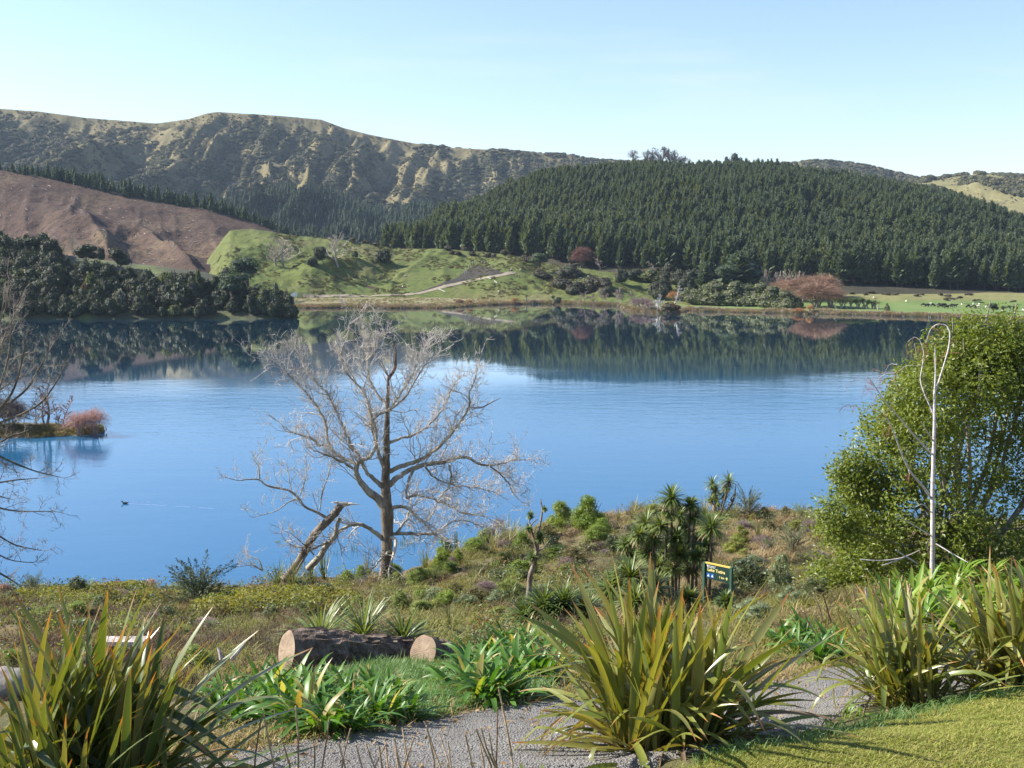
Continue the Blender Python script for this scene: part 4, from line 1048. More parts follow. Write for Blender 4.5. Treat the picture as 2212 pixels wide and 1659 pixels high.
for x, y in [(967, 541), (980, 549), (1003, 542), (1020, 553), (1039, 543), (1054, 554), (990, 552), (1067, 557), (1134, 560), (1112, 548), (760, 523), (790, 526), (812, 531), (1090, 550), (1140, 566), (1078, 545)]:
    FP('gorse_bush', 'brown gorse bush scattered along the pasture crest', 'shrub', GORSE[RNG.integers(2)], x, y, RNG.uniform(7, 12), RNG.uniform(12, 22), 'gorse along the pasture crest', split=False)
for x, y, w, h, lb in [(1170, 602, 46, 18, 'low purple brown scrub left of the larger scrub on the pasture'), (1228, 598, 54, 30, 'big purple brown scrub mound below the lone pine'), (1218, 622, 62, 24, 'wide purple brown scrub patch above the shore saplings'),
                       (1246, 634, 52, 28, 'purple scrub mound in the lower row near the shore'), (1286, 618, 54, 24, 'purple brown scrub right of the big mound'), (1272, 634, 42, 22, 'purple scrub between the shore saplings'),
                       (1304, 620, 42, 22, 'small purple scrub at the right of the scrub patches'), (1343, 612, 30, 36, 'dark upright scrub clump casting a shadow on the pasture'), (1372, 604, 40, 26, 'olive brown scrub beside the dark upright clump'),
                       (1312, 640, 30, 24, 'dark scrub low down by the bare saplings')]:
    FP('shrub', lb, 'shrub', (DARKB if 'dark' in lb else PURPLE)[0 if w > 45 else 1], x, y, h, w, split=False)
for x, y, w, h, lb in [(1262, 654, 26, 26, 'mauve bare sapling clump first along the far shore'), (1278, 655, 20, 22, 'mauve bare sapling second along the far shore'), (1304, 656, 24, 36, 'white stemmed bare sapling on the far shore'),
                       (1333, 657, 22, 38, 'tall mauve bare sapling by the dark scrub on the shore'), (1343, 658, 18, 32, 'mauve bare sapling beside the tallest one'), (1367, 655, 20, 30, 'thin pale bare sapling right of the mauve saplings')]:
    FP('bare_sapling', lb, 'tree', MAUVE[RNG.integers(3)], x, y, h, w * 1.2)
FP('cabbage_tree', 'small lone cabbage tree on the far shore below the pasture', 'tree', CABFAR[0], 1137, 652, 17, 22)
FP('cabbage_tree', 'dark cabbage tree on the shore right of the lone small one', 'tree', CABFAR[1], 1195, 655, 19, 18)
FP('shrub', 'dark shrub on the shore beside the cabbage tree', 'shrub', DARKB[0], 1206, 656, 15, 14, split=False)
for x, y, w, h, lb in [(1388, 668, 56, 30, 'mauve grey willow scrub at the point on the far shore'), (1405, 672, 40, 24, 'low grey willow scrub left of the dead trees'), (1372, 664, 30, 24, 'outermost grey willow scrub on the point')]:
    FP('willow_shrub', lb, 'shrub', parts_mesh('willow_shrub', twig_dome(int(x), 420, 7, 0.006), {'trunk': [M_mauvetwig], 'crown': [M_mauvetwig]}), x, y, h, w)
M_white = plain('bleached_wood', [(0.42, 0.39, 0.34), (0.6, 0.57, 0.52)], 3)
DEADT = [parts_mesh('dead_tree', bare_tree(300 + i, spread=0.3, rt=0.03, rmin=0.009, nlimb=10, up=0.05, clear=0.3), {'trunk': [M_white], 'crown': [M_white]}) for i in range(2)]
FP('dead_tree', 'bleached dead tree standing at the water on the point', 'tree', DEADT[0], 1428, 674, 40, 20)
o = FP('dead_tree', 'leaning bleached dead tree behind the orange shrub', 'tree', DEADT[1], 1452, 668, 54, 18); o.rotation_euler = (0.0, 0.42, 0.3)
FP('dead_tree', 'short bleached dead stem left of the standing dead tree', 'tree', DEADT[1], 1417, 673, 26, 24)
FP('willow_shrub', 'bright orange shrub beside the dead trees on the point', 'shrub', ORANGE[0], 1455, 650, 24, 34)
FP('shrub', 'dark reddish low shrub at the end of the point', 'shrub', RUSTB[0], 1447, 674, 22, 44, split=False)
FP('shrub', 'blue green shrub behind the dead trees on the point', 'shrub', PURPLE[0], 1418, 640, 34, 40, split=False)
FP('pine_tree', 'large pine with sweeping branches above the shore thicket', 'tree', PINE[1], 1597, 634, 92, 200)
FP('pine_tree', 'smaller pine left of the large one above the shore thicket', 'tree', PINE[3], 1525, 632, 66, 120)
FP('pine_tree', 'leaning half pine between the two pines of the shore thicket', 'tree', WIDEPINE[0], 1573, 634, 68, 54)
for x, y, w, h, lb in [(1443, 608, 42, 38, 'dark olive tree at the left top of the shore thicket'), (1488, 628, 44, 46, 'tall olive tree left in the shore thicket'), (1433, 628, 28, 28, 'dark round tree at the left edge of the shore thicket'),
                       (1468, 612, 40, 30, 'olive tree between the pasture and the tall olive tree'), (1512, 612, 40, 30, 'dark tree under the smaller pine'), (1405, 608, 44, 26, 'yellow green tree at the pasture end of the thicket'), (1425, 645, 34, 30, 'grey green tree behind the dead trees')]:
    FP('bush_tree', lb, 'tree', (LBUSH[0] if 'yellow' in lb else BUSH[int(x) % 5]), x, y, h * 1.05, w * 1.2)
for k, (x, y, w, h) in enumerate([(1503, 656, 44, 32), (1527, 657, 50, 42), (1557, 659, 66, 48), (1585, 659, 56, 52), (1613, 659, 50, 46), (1627, 630, 40, 24), (1641, 661, 54, 50), (1668, 663, 54, 46), (1696, 665, 46, 38), (1716, 665, 32, 28), (1650, 622, 44, 18), (1540, 640, 40, 34), (1600, 635, 50, 34), (1570, 632, 46, 26), (1482, 650, 34, 30)]):
    lb = ['grey green manuka at the left end of the shore thicket', 'second manuka from the left in the shore thicket', 'broad manuka in the left half of the shore thicket', 'tallest rounded manuka in the middle of the shore thicket', 'manuka right of the tallest one in the thicket',
          'bright green manuka crown at the top of the thicket', 'dense manuka in the right half of the thicket', 'shaded manuka next to the right end of the thicket', 'dark manuka at the right end of the thicket', 'smallest manuka by the brown willows',
          'grey manuka top beside the poplar row', 'manuka in the second row at the left of the thicket', 'manuka in the second row at the middle of the thicket', 'low manuka under the large pine', 'small manuka by the reeds at the left of the thicket'][k]
    FP('manuka_tree', lb, 'tree', MANUKA[k % 4], x, y, h * 1.05, w * 1.25)
for x, y, w, h, lb in [(1764, 664, 112, 66, 'largest brown domed willow on the far shore'), (1735, 652, 124, 66, 'brown willow dome behind and left of the largest'), (1795, 665, 74, 54, 'brown willow dome at the right of the willow group'), (1694, 646, 92, 48, 'low brown willow in front of the poplar row'), (1775, 650, 90, 66, 'tall brown willow dome at the back of the group')]:
    FP('willow_tree', lb, 'tree', WILLOW[int(x) % 3], x, y, h, w)
for k in range(14):
    x = 1644 + k * 6.6 + RNG.uniform(-2, 2)
    FP('poplar_tree', 'pale bare poplar in the row behind the brown willows', 'tree', FASTPOP[k % 2], x, 640, 56 + RNG.uniform(-4, 4), 16, 'pale poplar row')
FP('poplar_tree', 'pale bare stems beside the reddish domed tree', 'tree', FASTPOP[0], 1296, 582, 26, 24)
FP('poplar_tree', 'pale bare tree at the edge of the shore thicket', 'tree', FASTPOP[1], 1410, 592, 26, 24)
FP('willow_shrub', 'round orange shrub in front of the brown willows', 'shrub', ORANGE[0], 1749, 674, 19, 20)
FP('willow_shrub', 'low orange shrub at the waterline left of the round one', 'shrub', ORANGE[0], 1726, 677, 14, 34)
FP('willow_shrub', 'orange shrub on the far shore left of the lone cabbage tree', 'shrub', ORANGE[0], 1112, 654, 13, 22)
FP('willow_shrub', 'pinkish orange shrub at the water on the far shore', 'shrub', ORANGE[0], 1014, 658, 13, 16)
FP('willow_shrub', 'grey brown twiggy shrub on the reedy far shore', 'shrub', WILLOW[0], 992, 658, 14, 26)
for k, z in enumerate([60, 110, 180, 215, 265, 310, 345, 380, 430, 465, 500]):
    FP('cabbage_tree', 'dark cabbage tree in the clump beside the willows' if k < 8 else 'green cabbage tree at the paddock end of the clump', 'tree', CABFAR[1 + k % 2], 1797 + z * 0.1875, 667, (26, 22, 24)[k % 3] - (5 if k > 7 else 0), 26, 'dark cabbage trees beside the willows' if k < 8 else 'cabbage trees at the paddock end of the clump')
FP('cabbage_tree', 'leaning cabbage tree at the right end of the clump', 'tree', CABFAR[0], 1896, 669, 19, 24)
FP('sapling', 'small bushy sapling alone in the paddock', 'tree', MANUKA[2], 1916, 671, 17, 13)
for x, y, w, h, lb in [(2145, 675, 26, 21, 'round headed tree in the paddock near the big tree'), (2167, 678, 18, 19, 'ragged dark cabbage tree second in the paddock line'), (2179, 673, 14, 15, 'small cabbage tree third in the paddock line'), (2190, 673, 12, 14, 'smallest cabbage tree at the right of the paddock')]:
    FP('cabbage_tree' if w < 20 else 'paddock_tree', lb, 'tree', KANUKA[0] if w > 20 else CABFAR[1], x, y, h, w * (1 if w > 20 else 1.4))
for z, zy in [(640, 268), (730, 266), (600, 262), (975, 276), (1040, 268), (1330, 287), (1475, 308), (1310, 322), (1690, 332), (1580, 272), (390, 268), (230, 258), (450, 240), (1250, 270), (1640, 340), (2090, 350)]:
    FP('gorse_bush', 'brown gorse bush on the terrace above the paddock', 'shrub', GORSE[RNG.integers(2)], 1797 + z * 0.1875, 587.6 + zy * 0.1875, RNG.uniform(4, 7), RNG.uniform(9, 19), 'gorse on the terrace', split=False)

# --- reeds along the far shore
def reed_source(seed, mat, n=26, h=1.0):
    rng = np.random.default_rng(seed); mb = MB()
    for k in range(n):
        V, f, A, E = strap(h * (0.6 + 0.5 * rng.random()), 0.05, 0.5 * rng.random(), 2, 0.1)
        M = Matrix.Rotation(rng.random() * 6.283, 3, 'Z') @ Matrix.Rotation(0.35 * rng.random(), 3, 'Y')
        mb.add(V @ np.array(M).T + np.array([rng.normal(0, 0.28), rng.normal(0, 0.28), 0]), f, 0, A, E)
    return hidden_source('reed_source', mb.mesh('reed', [mat]))
M_green_rush = leaf('green_rush', [(0.12, 0.15, 0.06), (0.16, 0.18, 0.075)], 0.7, 0.2, 0.3)
rsrc = [reed_source(i, M_reed) for i in range(3)] + [reed_source(9, M_paletwig), reed_source(10, M_green_rush)]
n = 9000
U = RNG.uniform(255, 1060, n); d = RNG.random(n) ** 1.6 * 9 - 0.6
d = d * np.where((U > 290) & (U < 560), 1.0, np.where(U < 840, 0.75, 0.5)); Y = shore_y(U) + d; X = (U - W / 2) / (F * 1.006) * Y; Z = flat_z(X, Y)
ok = (Z > -0.35); X, Y, Z = X[ok], Y[ok], Z[ok]; s = RNG.uniform(0.5, 1.35, len(X)) * (0.5 + fbm(X / 6, Y / 6, 2, 3))
scatter('reed_bed', rsrc, np.stack([X, Y, Z - 0.05], 1), eul(len(X), 0.1), np.stack([s * 1.5, s * 1.5, s], 1), 'brown and straw coloured reeds along the far waterline', 'reeds')

# --- farm track, cut bank, posts, stockyard
def track_pts(pairs, far=True):
    return [g2(x, y, True) for x, y in pairs]
tp = track_pts([(655, 641), (720, 640.3), (800, 639), (860, 638), (893, 636), (915, 631), (940, 625), (970, 617), (1000, 610.5), (1030, 604), (1060, 599), (1085, 594.5), (1100, 590), (1112, 588)])
tp = [g2(float(np.interp(q, range(14), [655, 720, 800, 860, 893, 915, 940, 970, 1000, 1030, 1060, 1085, 1100, 1112])), float(np.interp(q, range(14), [641, 640.3, 639, 638, 636, 631, 625, 617, 610.5, 604, 599, 594.5, 590, 588])), True) for q in np.linspace(0, 13, 66)]
_zz = np.array([p.z for p in tp]); _zz = np.convolve(np.pad(_zz, 3, 'edge'), np.ones(7) / 7, 'valid'); _yy = np.array([p.y for p in tp]); _yy = np.convolve(np.pad(_yy, 3, 'edge'), np.ones(7) / 7, 'valid')
for p, z_, y_ in zip(tp, _zz, _yy): p.x *= y_ / p.y; p.y = y_; p.z = max(float(far_z(p.x, y_)), z_)
V = []
for i, p in enumerate(tp):
    t = (tp[min(i + 1, len(tp) - 1)] - tp[max(i - 1, 0)]); t.z = 0; t.normalize(); s = Vector((-t.y, t.x, 0)) * (1.3 if i < 22 else 1.9)
    for q in (-1.0, -0.33, 0.33, 1.0):
        a = p + s * q; V.append((a.x, a.y, float(far_z(a.x, a.y)) + 0.16))
mb = MB(); mb.add(V, grid_faces(len(tp), 4))
top = MB()
tag(link('farm_track', mb.mesh('farm_track', [plain('track_gravel', [(0.20, 0.165, 0.115), (0.28, 0.24, 0.175)], 0.6)])), 'pale gravel farm track climbing across the pasture hill', 'track', kind='structure')
def cut_bank(name, low, high, label, back=2.4):
    qq_ = np.linspace(0, len(low) - 1, 40); ii_ = np.arange(len(low)); low = [(float(np.interp(q, ii_, [p[0] for p in low])), float(np.interp(q, ii_, [p[1] for p in low]))) for q in qq_]; high = [(float(np.interp(q, ii_, [p[0] for p in high])), float(np.interp(q, ii_, [p[1] for p in high]))) for q in qq_]
    lo = low; V = []
    for (x, y), (hx, hy) in zip(low, high):
        for k in range(7):
            f = k / 6; p = g2(x + (hx - x) * f, y + (hy - y) * f, True); bulge = 0.1 + 0.35 * math.sin(math.pi * f) + RNG.normal(0, 0.03)
            V.append((p.x, p.y - bulge, p.z + (-0.3 if k in (0, 6) else 0.12)))
    mb = MB(); mb.add(V, grid_faces(len(lo), 7))
    return tag(link(name, mb.mesh(name, [plain('shade_toned_earth', [(0.03, 0.025, 0.018), (0.05, 0.042, 0.03)], 0.5, bmp=0.5, bdist=0.5)])), label, 'earth bank', kind='structure')  # the shade on the bank face is put into this dark earth colour
cut_bank('cut_bank', [(893, 634), (915, 629.5), (940, 623), (970, 615), (1000, 608), (1015, 605), (1030, 602), (1050, 599), (1070, 595), (1088, 591)],
         [(893, 633), (917, 626), (940, 617), (962, 607), (985, 599), (1003, 583), (1020, 572), (1042, 570), (1064, 578), (1088, 589)], 'earth bank in painted shade cut into the hill above the farm track')
M_post = plain('pale_post', [(0.36, 0.34, 0.3), (0.48, 0.46, 0.42)], 4)
for k, (x, y) in enumerate([(1004, 592), (1008, 592), (1006, 585), (1012, 580), (1016, 577), (1025, 570), (1021, 572), (1040, 569), (1047, 570), (1053, 572), (1062, 576), (1070, 580), (1120, 600), (812, 640), (1076, 640)]):
    p = g2(x, y, True); mb = MB(); tube(mb, [(0, 0, -0.3), (0.02, 0, 1.5)], [0.11, 0.09], 5); 
    tag(link('marker_post', mb.mesh('marker_post', [M_post]), None, (p.x, p.y - 1.0, p.z + 0.3)), 'slender pale post by the farm track and its cut bank', 'post', 'pale posts along the cut bank')
for k, (a, b, lb) in enumerate([((948, 626), (962, 632), 'pale culvert pipe below the lower bend of the farm track'), ((1052, 600), (1060, 604), 'short pale pipe below the upper farm track'), ((1068, 608), (1074, 613), 'second pale pipe on the slope under the track')]):
    p, q = g2(*a, True), g2(*b, True); mb = MB(); tube(mb, [p + Vector((0, -0.5, 0.4)), q + Vector((0, -0.5, 0.4))], 0.16, 6)
    tag(link('drain_pipe', mb.mesh('drain_pipe', [M_post])), lb, 'pipe')
p = g2(641, 642, True)
o = bpy.data.objects.new('stockyard', None); COL.objects.link(o); o.location = (p.x, p.y, p.z)
tag(o, 'small stockyard with a white loading panel at the start of the track', 'stockyard')
mb = MB(); mb.add([[-3.2, 0, 0], [0.2, 0, 0], [0.2, 0, 2.5], [-1.4, 0, 2.2], [-3.2, 0, 1.0], [-3.2, 0.3, 0], [0.2, 0.3, 0], [0.2, 0.3, 2.5], [-1.4, 0.3, 2.2], [-3.2, 0.3, 1.0]],
                  [[0, 1, 2, 3], [6, 5, 8, 7], [0, 5, 6, 1], [1, 6, 7, 2], [2, 7, 8, 3]]); mb.add([[-3.2, 0, 0], [-1.4, 0, 2.2], [-3.2, 0, 1.0]], [[0, 1, 2]])
link('loading_panel', mb.mesh('loading_panel', [plain('white_board', [(0.7, 0.7, 0.68), (0.8, 0.8, 0.78)], 2)]), o)
for k in range(4):
    mb = MB(); box(mb, (0.4, 0.0, 0.35 + 0.42 * k), (7.4, 0.06, 0.5 + 0.42 * k)); link('rail', mb.mesh('rail', [M_palebark]), o)
for k in range(5):
    mb = MB(); box(mb, (0.4 + 1.7 * k, 0.07, -0.2), (0.55 + 1.7 * k, 0.22, 2.0)); link('post', mb.mesh('post', [M_palebark]), o)

# --- animals
def beast(L, hgt, thick, neck_low, mat):
    """A grazing cow or sheep as one skinned body."""
    me = bpy.data.meshes.new('body')
    s = L / 2
    v = [(s * 0.8, 0, hgt * 0.72), (0, 0, hgt * 0.68), (-s * 0.75, 0, hgt * 0.74), (s * 1.15, 0, hgt * (0.42 if neck_low else 0.9)), (s * 1.5, 0, hgt * (0.12 if neck_low else 0.95))]
    e = [(0, 1), (1, 2), (0, 3), (3, 4)]; r = [thick * 0.85, thick, thick * 0.9, thick * 0.5, thick * 0.3]
    for x, sy in ((0.72, 1), (0.72, -1), (-0.72, 1), (-0.72, -1)):
        b = 0 if x > 0 else 2; n = len(v)
        v += [(s * x, sy * thick * 0.55, hgt * 0.4), (s * x * (1.0 if x > 0 else 1.12), sy * thick * 0.55, hgt * 0.2), (s * x, sy * thick * 0.55, 0)]
        e += [(b, n), (n, n + 1), (n + 1, n + 2)]; r += [thick * 0.36, thick * 0.2, thick * 0.15]
    n = len(v); v.append((-s * 1.05, 0, hgt * 0.4)); e.append((2, n)); r.append(thick * 0.08)
    bm = bmesh.new(); bv = [bm.verts.new(q) for q in v]
    for a, b in e: bm.edges.new((bv[a], bv[b]))
    bm.verts.layers.skin.verify(); bm.to_mesh(me); bm.free()
    for q, k in zip(me.skin_vertices[0].data, r): q.radius = (k, k)
    me.skin_vertices[0].data[1].use_root = True
    me.materials.append(mat)
    return me
M_black = plain('black_hide', [(0.012, 0.011, 0.01), (0.03, 0.025, 0.022)], 3, 0.7)
M_cream = plain('cream_hide', [(0.5, 0.42, 0.3), (0.62, 0.54, 0.4)], 3, 0.8)
M_wool = plain('wool', [(0.62, 0.58, 0.5), (0.74, 0.7, 0.62)], 5, 0.95)
def animal(name, label, cat, me, p, rz, group=None):
    o = link(name, me, None, p, (0, 0, rz)); o.modifiers.new('skin', 'SKIN'); m = o.modifiers.new('smooth', 'SUBSURF'); m.levels = 1; m.render_levels = 1
    return tag(o, label, cat, group)
COWS = [beast(2.0, 1.35, 0.42, True, M_black), beast(2.0, 1.35, 0.42, False, M_black)]
for k, (z, zy) in enumerate([(1050, 395), (1095, 402), (1160, 398), (1235, 394), (1275, 398), (1295, 397), (1255, 412), (1318, 420), (1375, 404), (1385, 402), (1412, 406), (1572, 413), (1630, 420), (1648, 421)]):
    animal('cow', 'black cow grazing with the herd on the paddock across the lake', 'cow', COWS[k % 3 == 1], g2(1797 + z * 0.1875, 587.6 + zy * 0.1875, True), RNG.choice([0.2, 2.9, 3.3, -0.4, 1.2]), 'black cattle in the paddock')
animal('cow', 'cream coloured cow at the right end of the black herd', 'cow', beast(2.1, 1.4, 0.45, True, M_cream), g2(1797 + 1690 * 0.1875, 587.6 + 420 * 0.1875, True), 3.0)
SHEEP = beast(0.95, 0.72, 0.26, True, M_wool)
for z, zy in [(1140, 373), (1498, 383), (1630, 378), (1700, 379), (858, 346), (480, 302), (2200, 446), (1780, 412)]:
    animal('sheep', 'white sheep dotted about the green paddock near the herd', 'sheep', SHEEP, g2(1797 + z * 0.1875, 587.6 + zy * 0.1875, True), RNG.random() * 6, 'sheep in the paddock')
for x, y in [(1104, 584), (1124, 584), (1254, 602), (1271, 599), (1077, 631), (870, 621), (876, 597)]:
    animal('sheep', 'white sheep on the slope of the pasture hill', 'sheep', SHEEP, g2(x, y, True), RNG.random() * 6, 'sheep on the pasture hill')

# --- tussocks that break up the pasture
n = 11000; U = RNG.uniform(215, 700, n); Y = RNG.uniform(525, 660, n); X = (U - W / 2) / (F * 1.006) * Y; Z = HE.z(X, Y)
ok = (Z > flat_z(X, Y) + 0.3) & (fbm(X / 9, Y / 14, 3, 401) > 0.53); X, Y, Z = X[ok], Y[ok], Z[ok]
M_tuss = leaf('tussock', [(0.085, 0.09, 0.035), (0.12, 0.115, 0.045), (0.17, 0.145, 0.07), (0.07, 0.062, 0.034)], 0.8, 0.2, 0.2)
def tussock(seed):
    mb = MB(); d = rdir(46); d[:, 2] = np.abs(d[:, 2]); leaves(mb, d * [0.5, 0.5, 0.4] * (0.7 + 0.4 * RNG.random((46, 1))), d, 0.3, 0.6, 0, 0.5); return hidden_source('tussock_source', mb.mesh('tussock', [M_tuss]))
s = RNG.uniform(0.5, 1.7, (len(X), 1)); scatter('hill_tussocks', [tussock(i) for i in range(3)], np.stack([X, Y, Z], 1), eul(len(X), 0.1), s * np.array([[1.3, 1.3, 0.75]]), 'olive brown tussocks and rushes patchily covering the pasture hill', 'tussock')

n = 4200; U = RNG.uniform(290, 640, n); d = RNG.random(n) * 62 + 3; Y = shore_y(U) + d; X = (U - W / 2) / (F * 1.006) * Y; Z = flat_z(X, Y)
ok = (Z > HE.z(X, Y) - 0.2) & (fbm(X / 7, Y / 11, 2, 411) > 0.42); X, Y, Z = X[ok], Y[ok], Z[ok]; s = RNG.uniform(0.3, 1.0, (len(X), 1))
scatter('shore_grass', [tussock(7), rsrc[0], rsrc[4]], np.stack([X, Y, Z], 1), eul(len(X), 0.1), s * np.array([[1.3, 1.3, 0.6]]), 'rough straw and green grass on the flat between shore and pasture hill', 'grass')
n = 2200; U = RNG.uniform(900, 1120, n); Y = RNG.uniform(1200, 1690, n); X = (U - W / 2) / (F * 1.006) * Y; Z = HB.z(X, Y); ok = fbm(X / 20, Y / 40, 3, 221) > 0.52; X, Y, Z = X[ok], Y[ok], Z[ok]; s = RNG.uniform(1.2, 3.5, len(X))
scatter('grass_hill_brush', [tiny_source(5, M_gorse), tiny_source(6, M_tuss)], np.stack([X, Y, Z], 1), eul(len(X), 0.1), np.stack([s, s, s * 0.7], 1), 'small brush speckling the pale far right hill', 'scrub')

# ================================================================== LEFT SPIT AND THE TREES BESIDE IT
SPY = EYE / -slope(435)
def spit_z(x, y):
    u = W / 2 + F * 0.986 * np.asarray(x, float) / np.asarray(y, float)
    w = np.interp(u, [-200, 0, 40, 80, 96, 103, 106], [8, 6.5, 5.6, 4.2, 2.6, 1.0, 0.05])
    e = 1 - ((np.asarray(y) - SPY - 2.6 + 1.5 * (fbm(np.asarray(x) / 4, np.asarray(x) * 0, 2, 8) - 0.5)) / w) ** 2
    e = np.where(u > 105.5, -0.5, e)
    return -0.5 + 1.25 * np.clip(e, -0.5, 1) ** 1 + 0.35 * (fbm(np.asarray(x) / 1.3, np.asarray(y) / 1.3, 3, 5) - 0.5)
xs = np.linspace(-110, -55, 150); ys = np.linspace(SPY - 10, SPY + 14, 60); X, Y = np.meshgrid(xs, ys)
mb = MB(); mb.add(np.stack([X, Y, spit_z(X, Y)], -1).reshape(-1, 3), grid_faces(60, 150))
tag(link('spit', mb.mesh('spit', [plain('spit_turf', [(0.075, 0.06, 0.03), (0.14, 0.11, 0.05), (0.20, 0.16, 0.075)], 1.2)], True)), 'low grassy spit reaching into the lake from the left', 'spit', kind='structure')
def tuft_source(seed, mat, n=30, h=0.5, w=0.02, spread=0.16, lean=0.55, seg=2, name='tuft_source'):
    rng = np.random.default_rng(seed); mb = MB()
    for k in range(n):
        V, f, A, E = strap(h * (0.55 + 0.6 * rng.random()), w, 0.5 + 0.9 * rng.random(), seg, 0.1, tilt0=lean * rng.random())
        M = Matrix.Rotation(rng.random() * 6.283, 3, 'Z')
        mb.add(V @ np.array(M).T + np.array([rng.normal(0, spread), rng.normal(0, spread), -0.02]), f, 0, A, E)
    return hidden_source(name, mb.mesh('tuft', [mat]))
M_tan = leaf('dry_grass', [(0.25, 0.175, 0.085), (0.34, 0.255, 0.13), (0.43, 0.33, 0.19)], 0.8, 0.2, 0.35, (1.1, 1.0, 0.75))
M_olive = leaf('olive_grass', [(0.16, 0.165, 0.04), (0.215, 0.21, 0.055), (0.27, 0.245, 0.085)], 0.7, 0.25, 0.35, (1.2, 1.2, 0.6))
M_fresh = leaf('green_grass', [(0.10, 0.19, 0.05), (0.135, 0.235, 0.065), (0.175, 0.265, 0.085)], 0.5, 0.35, 0.4, (1.3, 1.3, 0.5))
M_heath = leaf('brown_heath', [(0.095, 0.065, 0.042), (0.14, 0.095, 0.06), (0.11, 0.09, 0.045)], 0.9, 0.15, 0.2, (1, 0.9, 0.7))
M_yellowcover = leaf('yellow_green_cover', [(0.17, 0.18, 0.035), (0.21, 0.21, 0.045), (0.25, 0.23, 0.07)], 0.6, 0.3, 0.35)
spt = [tuft_source(1, M_tan, 34, 0.9, 0.05, 0.3), tuft_source(2, M_olive, 34, 0.8, 0.05, 0.3)]
X = RNG.uniform(-105, -58, 3800); Y = RNG.uniform(SPY - 5, SPY + 9, 3800); Z = spit_z(X, Y); ok = Z > 0.02
scatter('spit_grass', spt, np.stack([X, Y, Z], 1)[ok], eul(int(ok.sum()), 0.1), RNG.uniform(0.5, 1.1, (int(ok.sum()), 1)) * np.ones((1, 3)), 'rough tawny grass covering the spit', 'grass')
def on_spit(x, y, d): p = P2(x, y, d); p.z = max(-0.1, float(spit_z(p.x, d)) - 0.05); return p
m = pxm(SPY) * K
plant('willow_shrub', 'pink tinged leafless willow at the very tip of the spit', 'shrub', PINKW[0], on_spit(205, 940, SPY - 0.6), 74 * m, 72 * m)
plant('willow_shrub', 'pinkish leafless willow second from the tip of the spit', 'shrub', PINKW[1], on_spit(172, 941, SPY - 1.0), 66 * m, 78 * m)
M_sap = parts_mesh('bare_sapling', bare_tree(310, spread=0.22, rt=0.010, rmin=0.003, nlimb=12, up=0.25), {'trunk': [M_palebark], 'crown': [M_mauvetwig]})
M_pinksap = parts_mesh('bare_sapling', bare_tree(311, spread=0.16, rt=0.008, rmin=0.003, nlimb=16, up=0.35, clear=0.1), {'trunk': [M_pinktwig], 'crown': [M_pinktwig]})
for x, h, w, lb, lib in [(102, 112, 80, 'tallest bare sapling on the spit', M_sap), (97, 84, 60, 'bare sapling close beside the tallest on the spit', M_sap), (127, 66, 30, 'thin single stemmed sapling on the spit', M_pinksap), (139, 74, 50, 'reddish sapling nearest the pink willows', M_pinksap), (80, 64, 40, 'short bare sapling at the left of the spit saplings', M_sap)]:
    plant('bare_sapling', lb, 'tree', lib, on_spit(x, 925, SPY + 3), h * m, w * m)
M_greytw = leaf('grey_purple_twig', [(0.13, 0.105, 0.095), (0.19, 0.155, 0.135)], 0.8, 0.2, 0.0)
GPT = parts_mesh('bare_tree', twig_dome(320, 1400, 9, 0.0042), {'trunk': [M_bark], 'crown': [M_greytw]})
plant('bare_tree', 'purplish grey leafless bush on the spit at the left edge', 'tree', GPT, on_spit(22, 935, SPY + 1), 84 * m, 96 * m)
plant('bare_tree', 'larger purplish leafless tree on the spit beyond the frame edge', 'tree', GPT, on_spit(-45, 938, SPY + 2), 110 * m, 110 * m)

# ================================================================== BIG BARE TREES
def limb(mb, pts, rads, d0, off, tr, mat=0, sides=7, rng=RNG, wob=0.0):
    """A limb traced through picture points; its depth drifts from d0 by off towards the tip."""
    n = len(pts); out = []
    for k, (u, v) in enumerate(pts):
        d = d0 + off * (k / max(1, n - 1)) ** 1.2
        out.append(np.array(P(u, v, d)))
    out = np.array(out); R = np.array(rads) * pxm(d0)
    t = np.linspace(0, 1, n); tt = np.linspace(0, 1, (n - 1) * 4 + 1)
    S = np.stack([np.interp(tt, t, out[:, i]) for i in range(3)], 1)
    for _ in range(2): S[1:-1] = 0.25 * S[:-2] + 0.5 * S[1:-1] + 0.25 * S[2:]
    if wob: S[1:-1] += rng.normal(0, wob, (len(S) - 2, 3))
    r = np.interp(tt, t, R)
    tube(mb, S, r, sides, mat, True, 0.10)
    return S, r
def twigs(mb, S, r, rng, step, L, centre, mat=0, levels=3, up=0.10, rmin=0.006, skip=0.0, out=0.5):
    seg = np.linalg.norm(np.diff(S, axis=0), axis=1); cum = np.concatenate([[0], np.cumsum(seg)]); tot = cum[-1]
    s = skip * tot
    while s < tot:
        i = min(len(seg) - 1, int(np.searchsorted(cum, s) - 1)); i = max(i, 0); f = (s - cum[i]) / max(seg[i], 1e-6)
        p = S[i] * (1 - f) + S[i + 1] * f; d = (S[i + 1] - S[i]) / seg[i]
        o = p - centre; o /= np.linalg.norm(o) + 1e-6
        dd = d * 0.45 + rdir(1)[0] * 0.75 + o * out + np.array([0, 0, 0.15])
        l = L * (0.55 + 0.8 * rng.random()) * (1.0 - 0.3 * s / tot)
        r0 = max(rmin * 1.6, min(r[i] * 0.5, l * 0.018))
        grow(mb, p, dd, l, r0, levels, rng, mat, up, rmin)
        s += step * (0.6 + 0.8 * rng.random())
    e = S[-1]; grow(mb, e, S[-1] - S[-3], L * 0.8, max(r[-1], rmin * 1.5), levels, rng, mat, up, rmin)
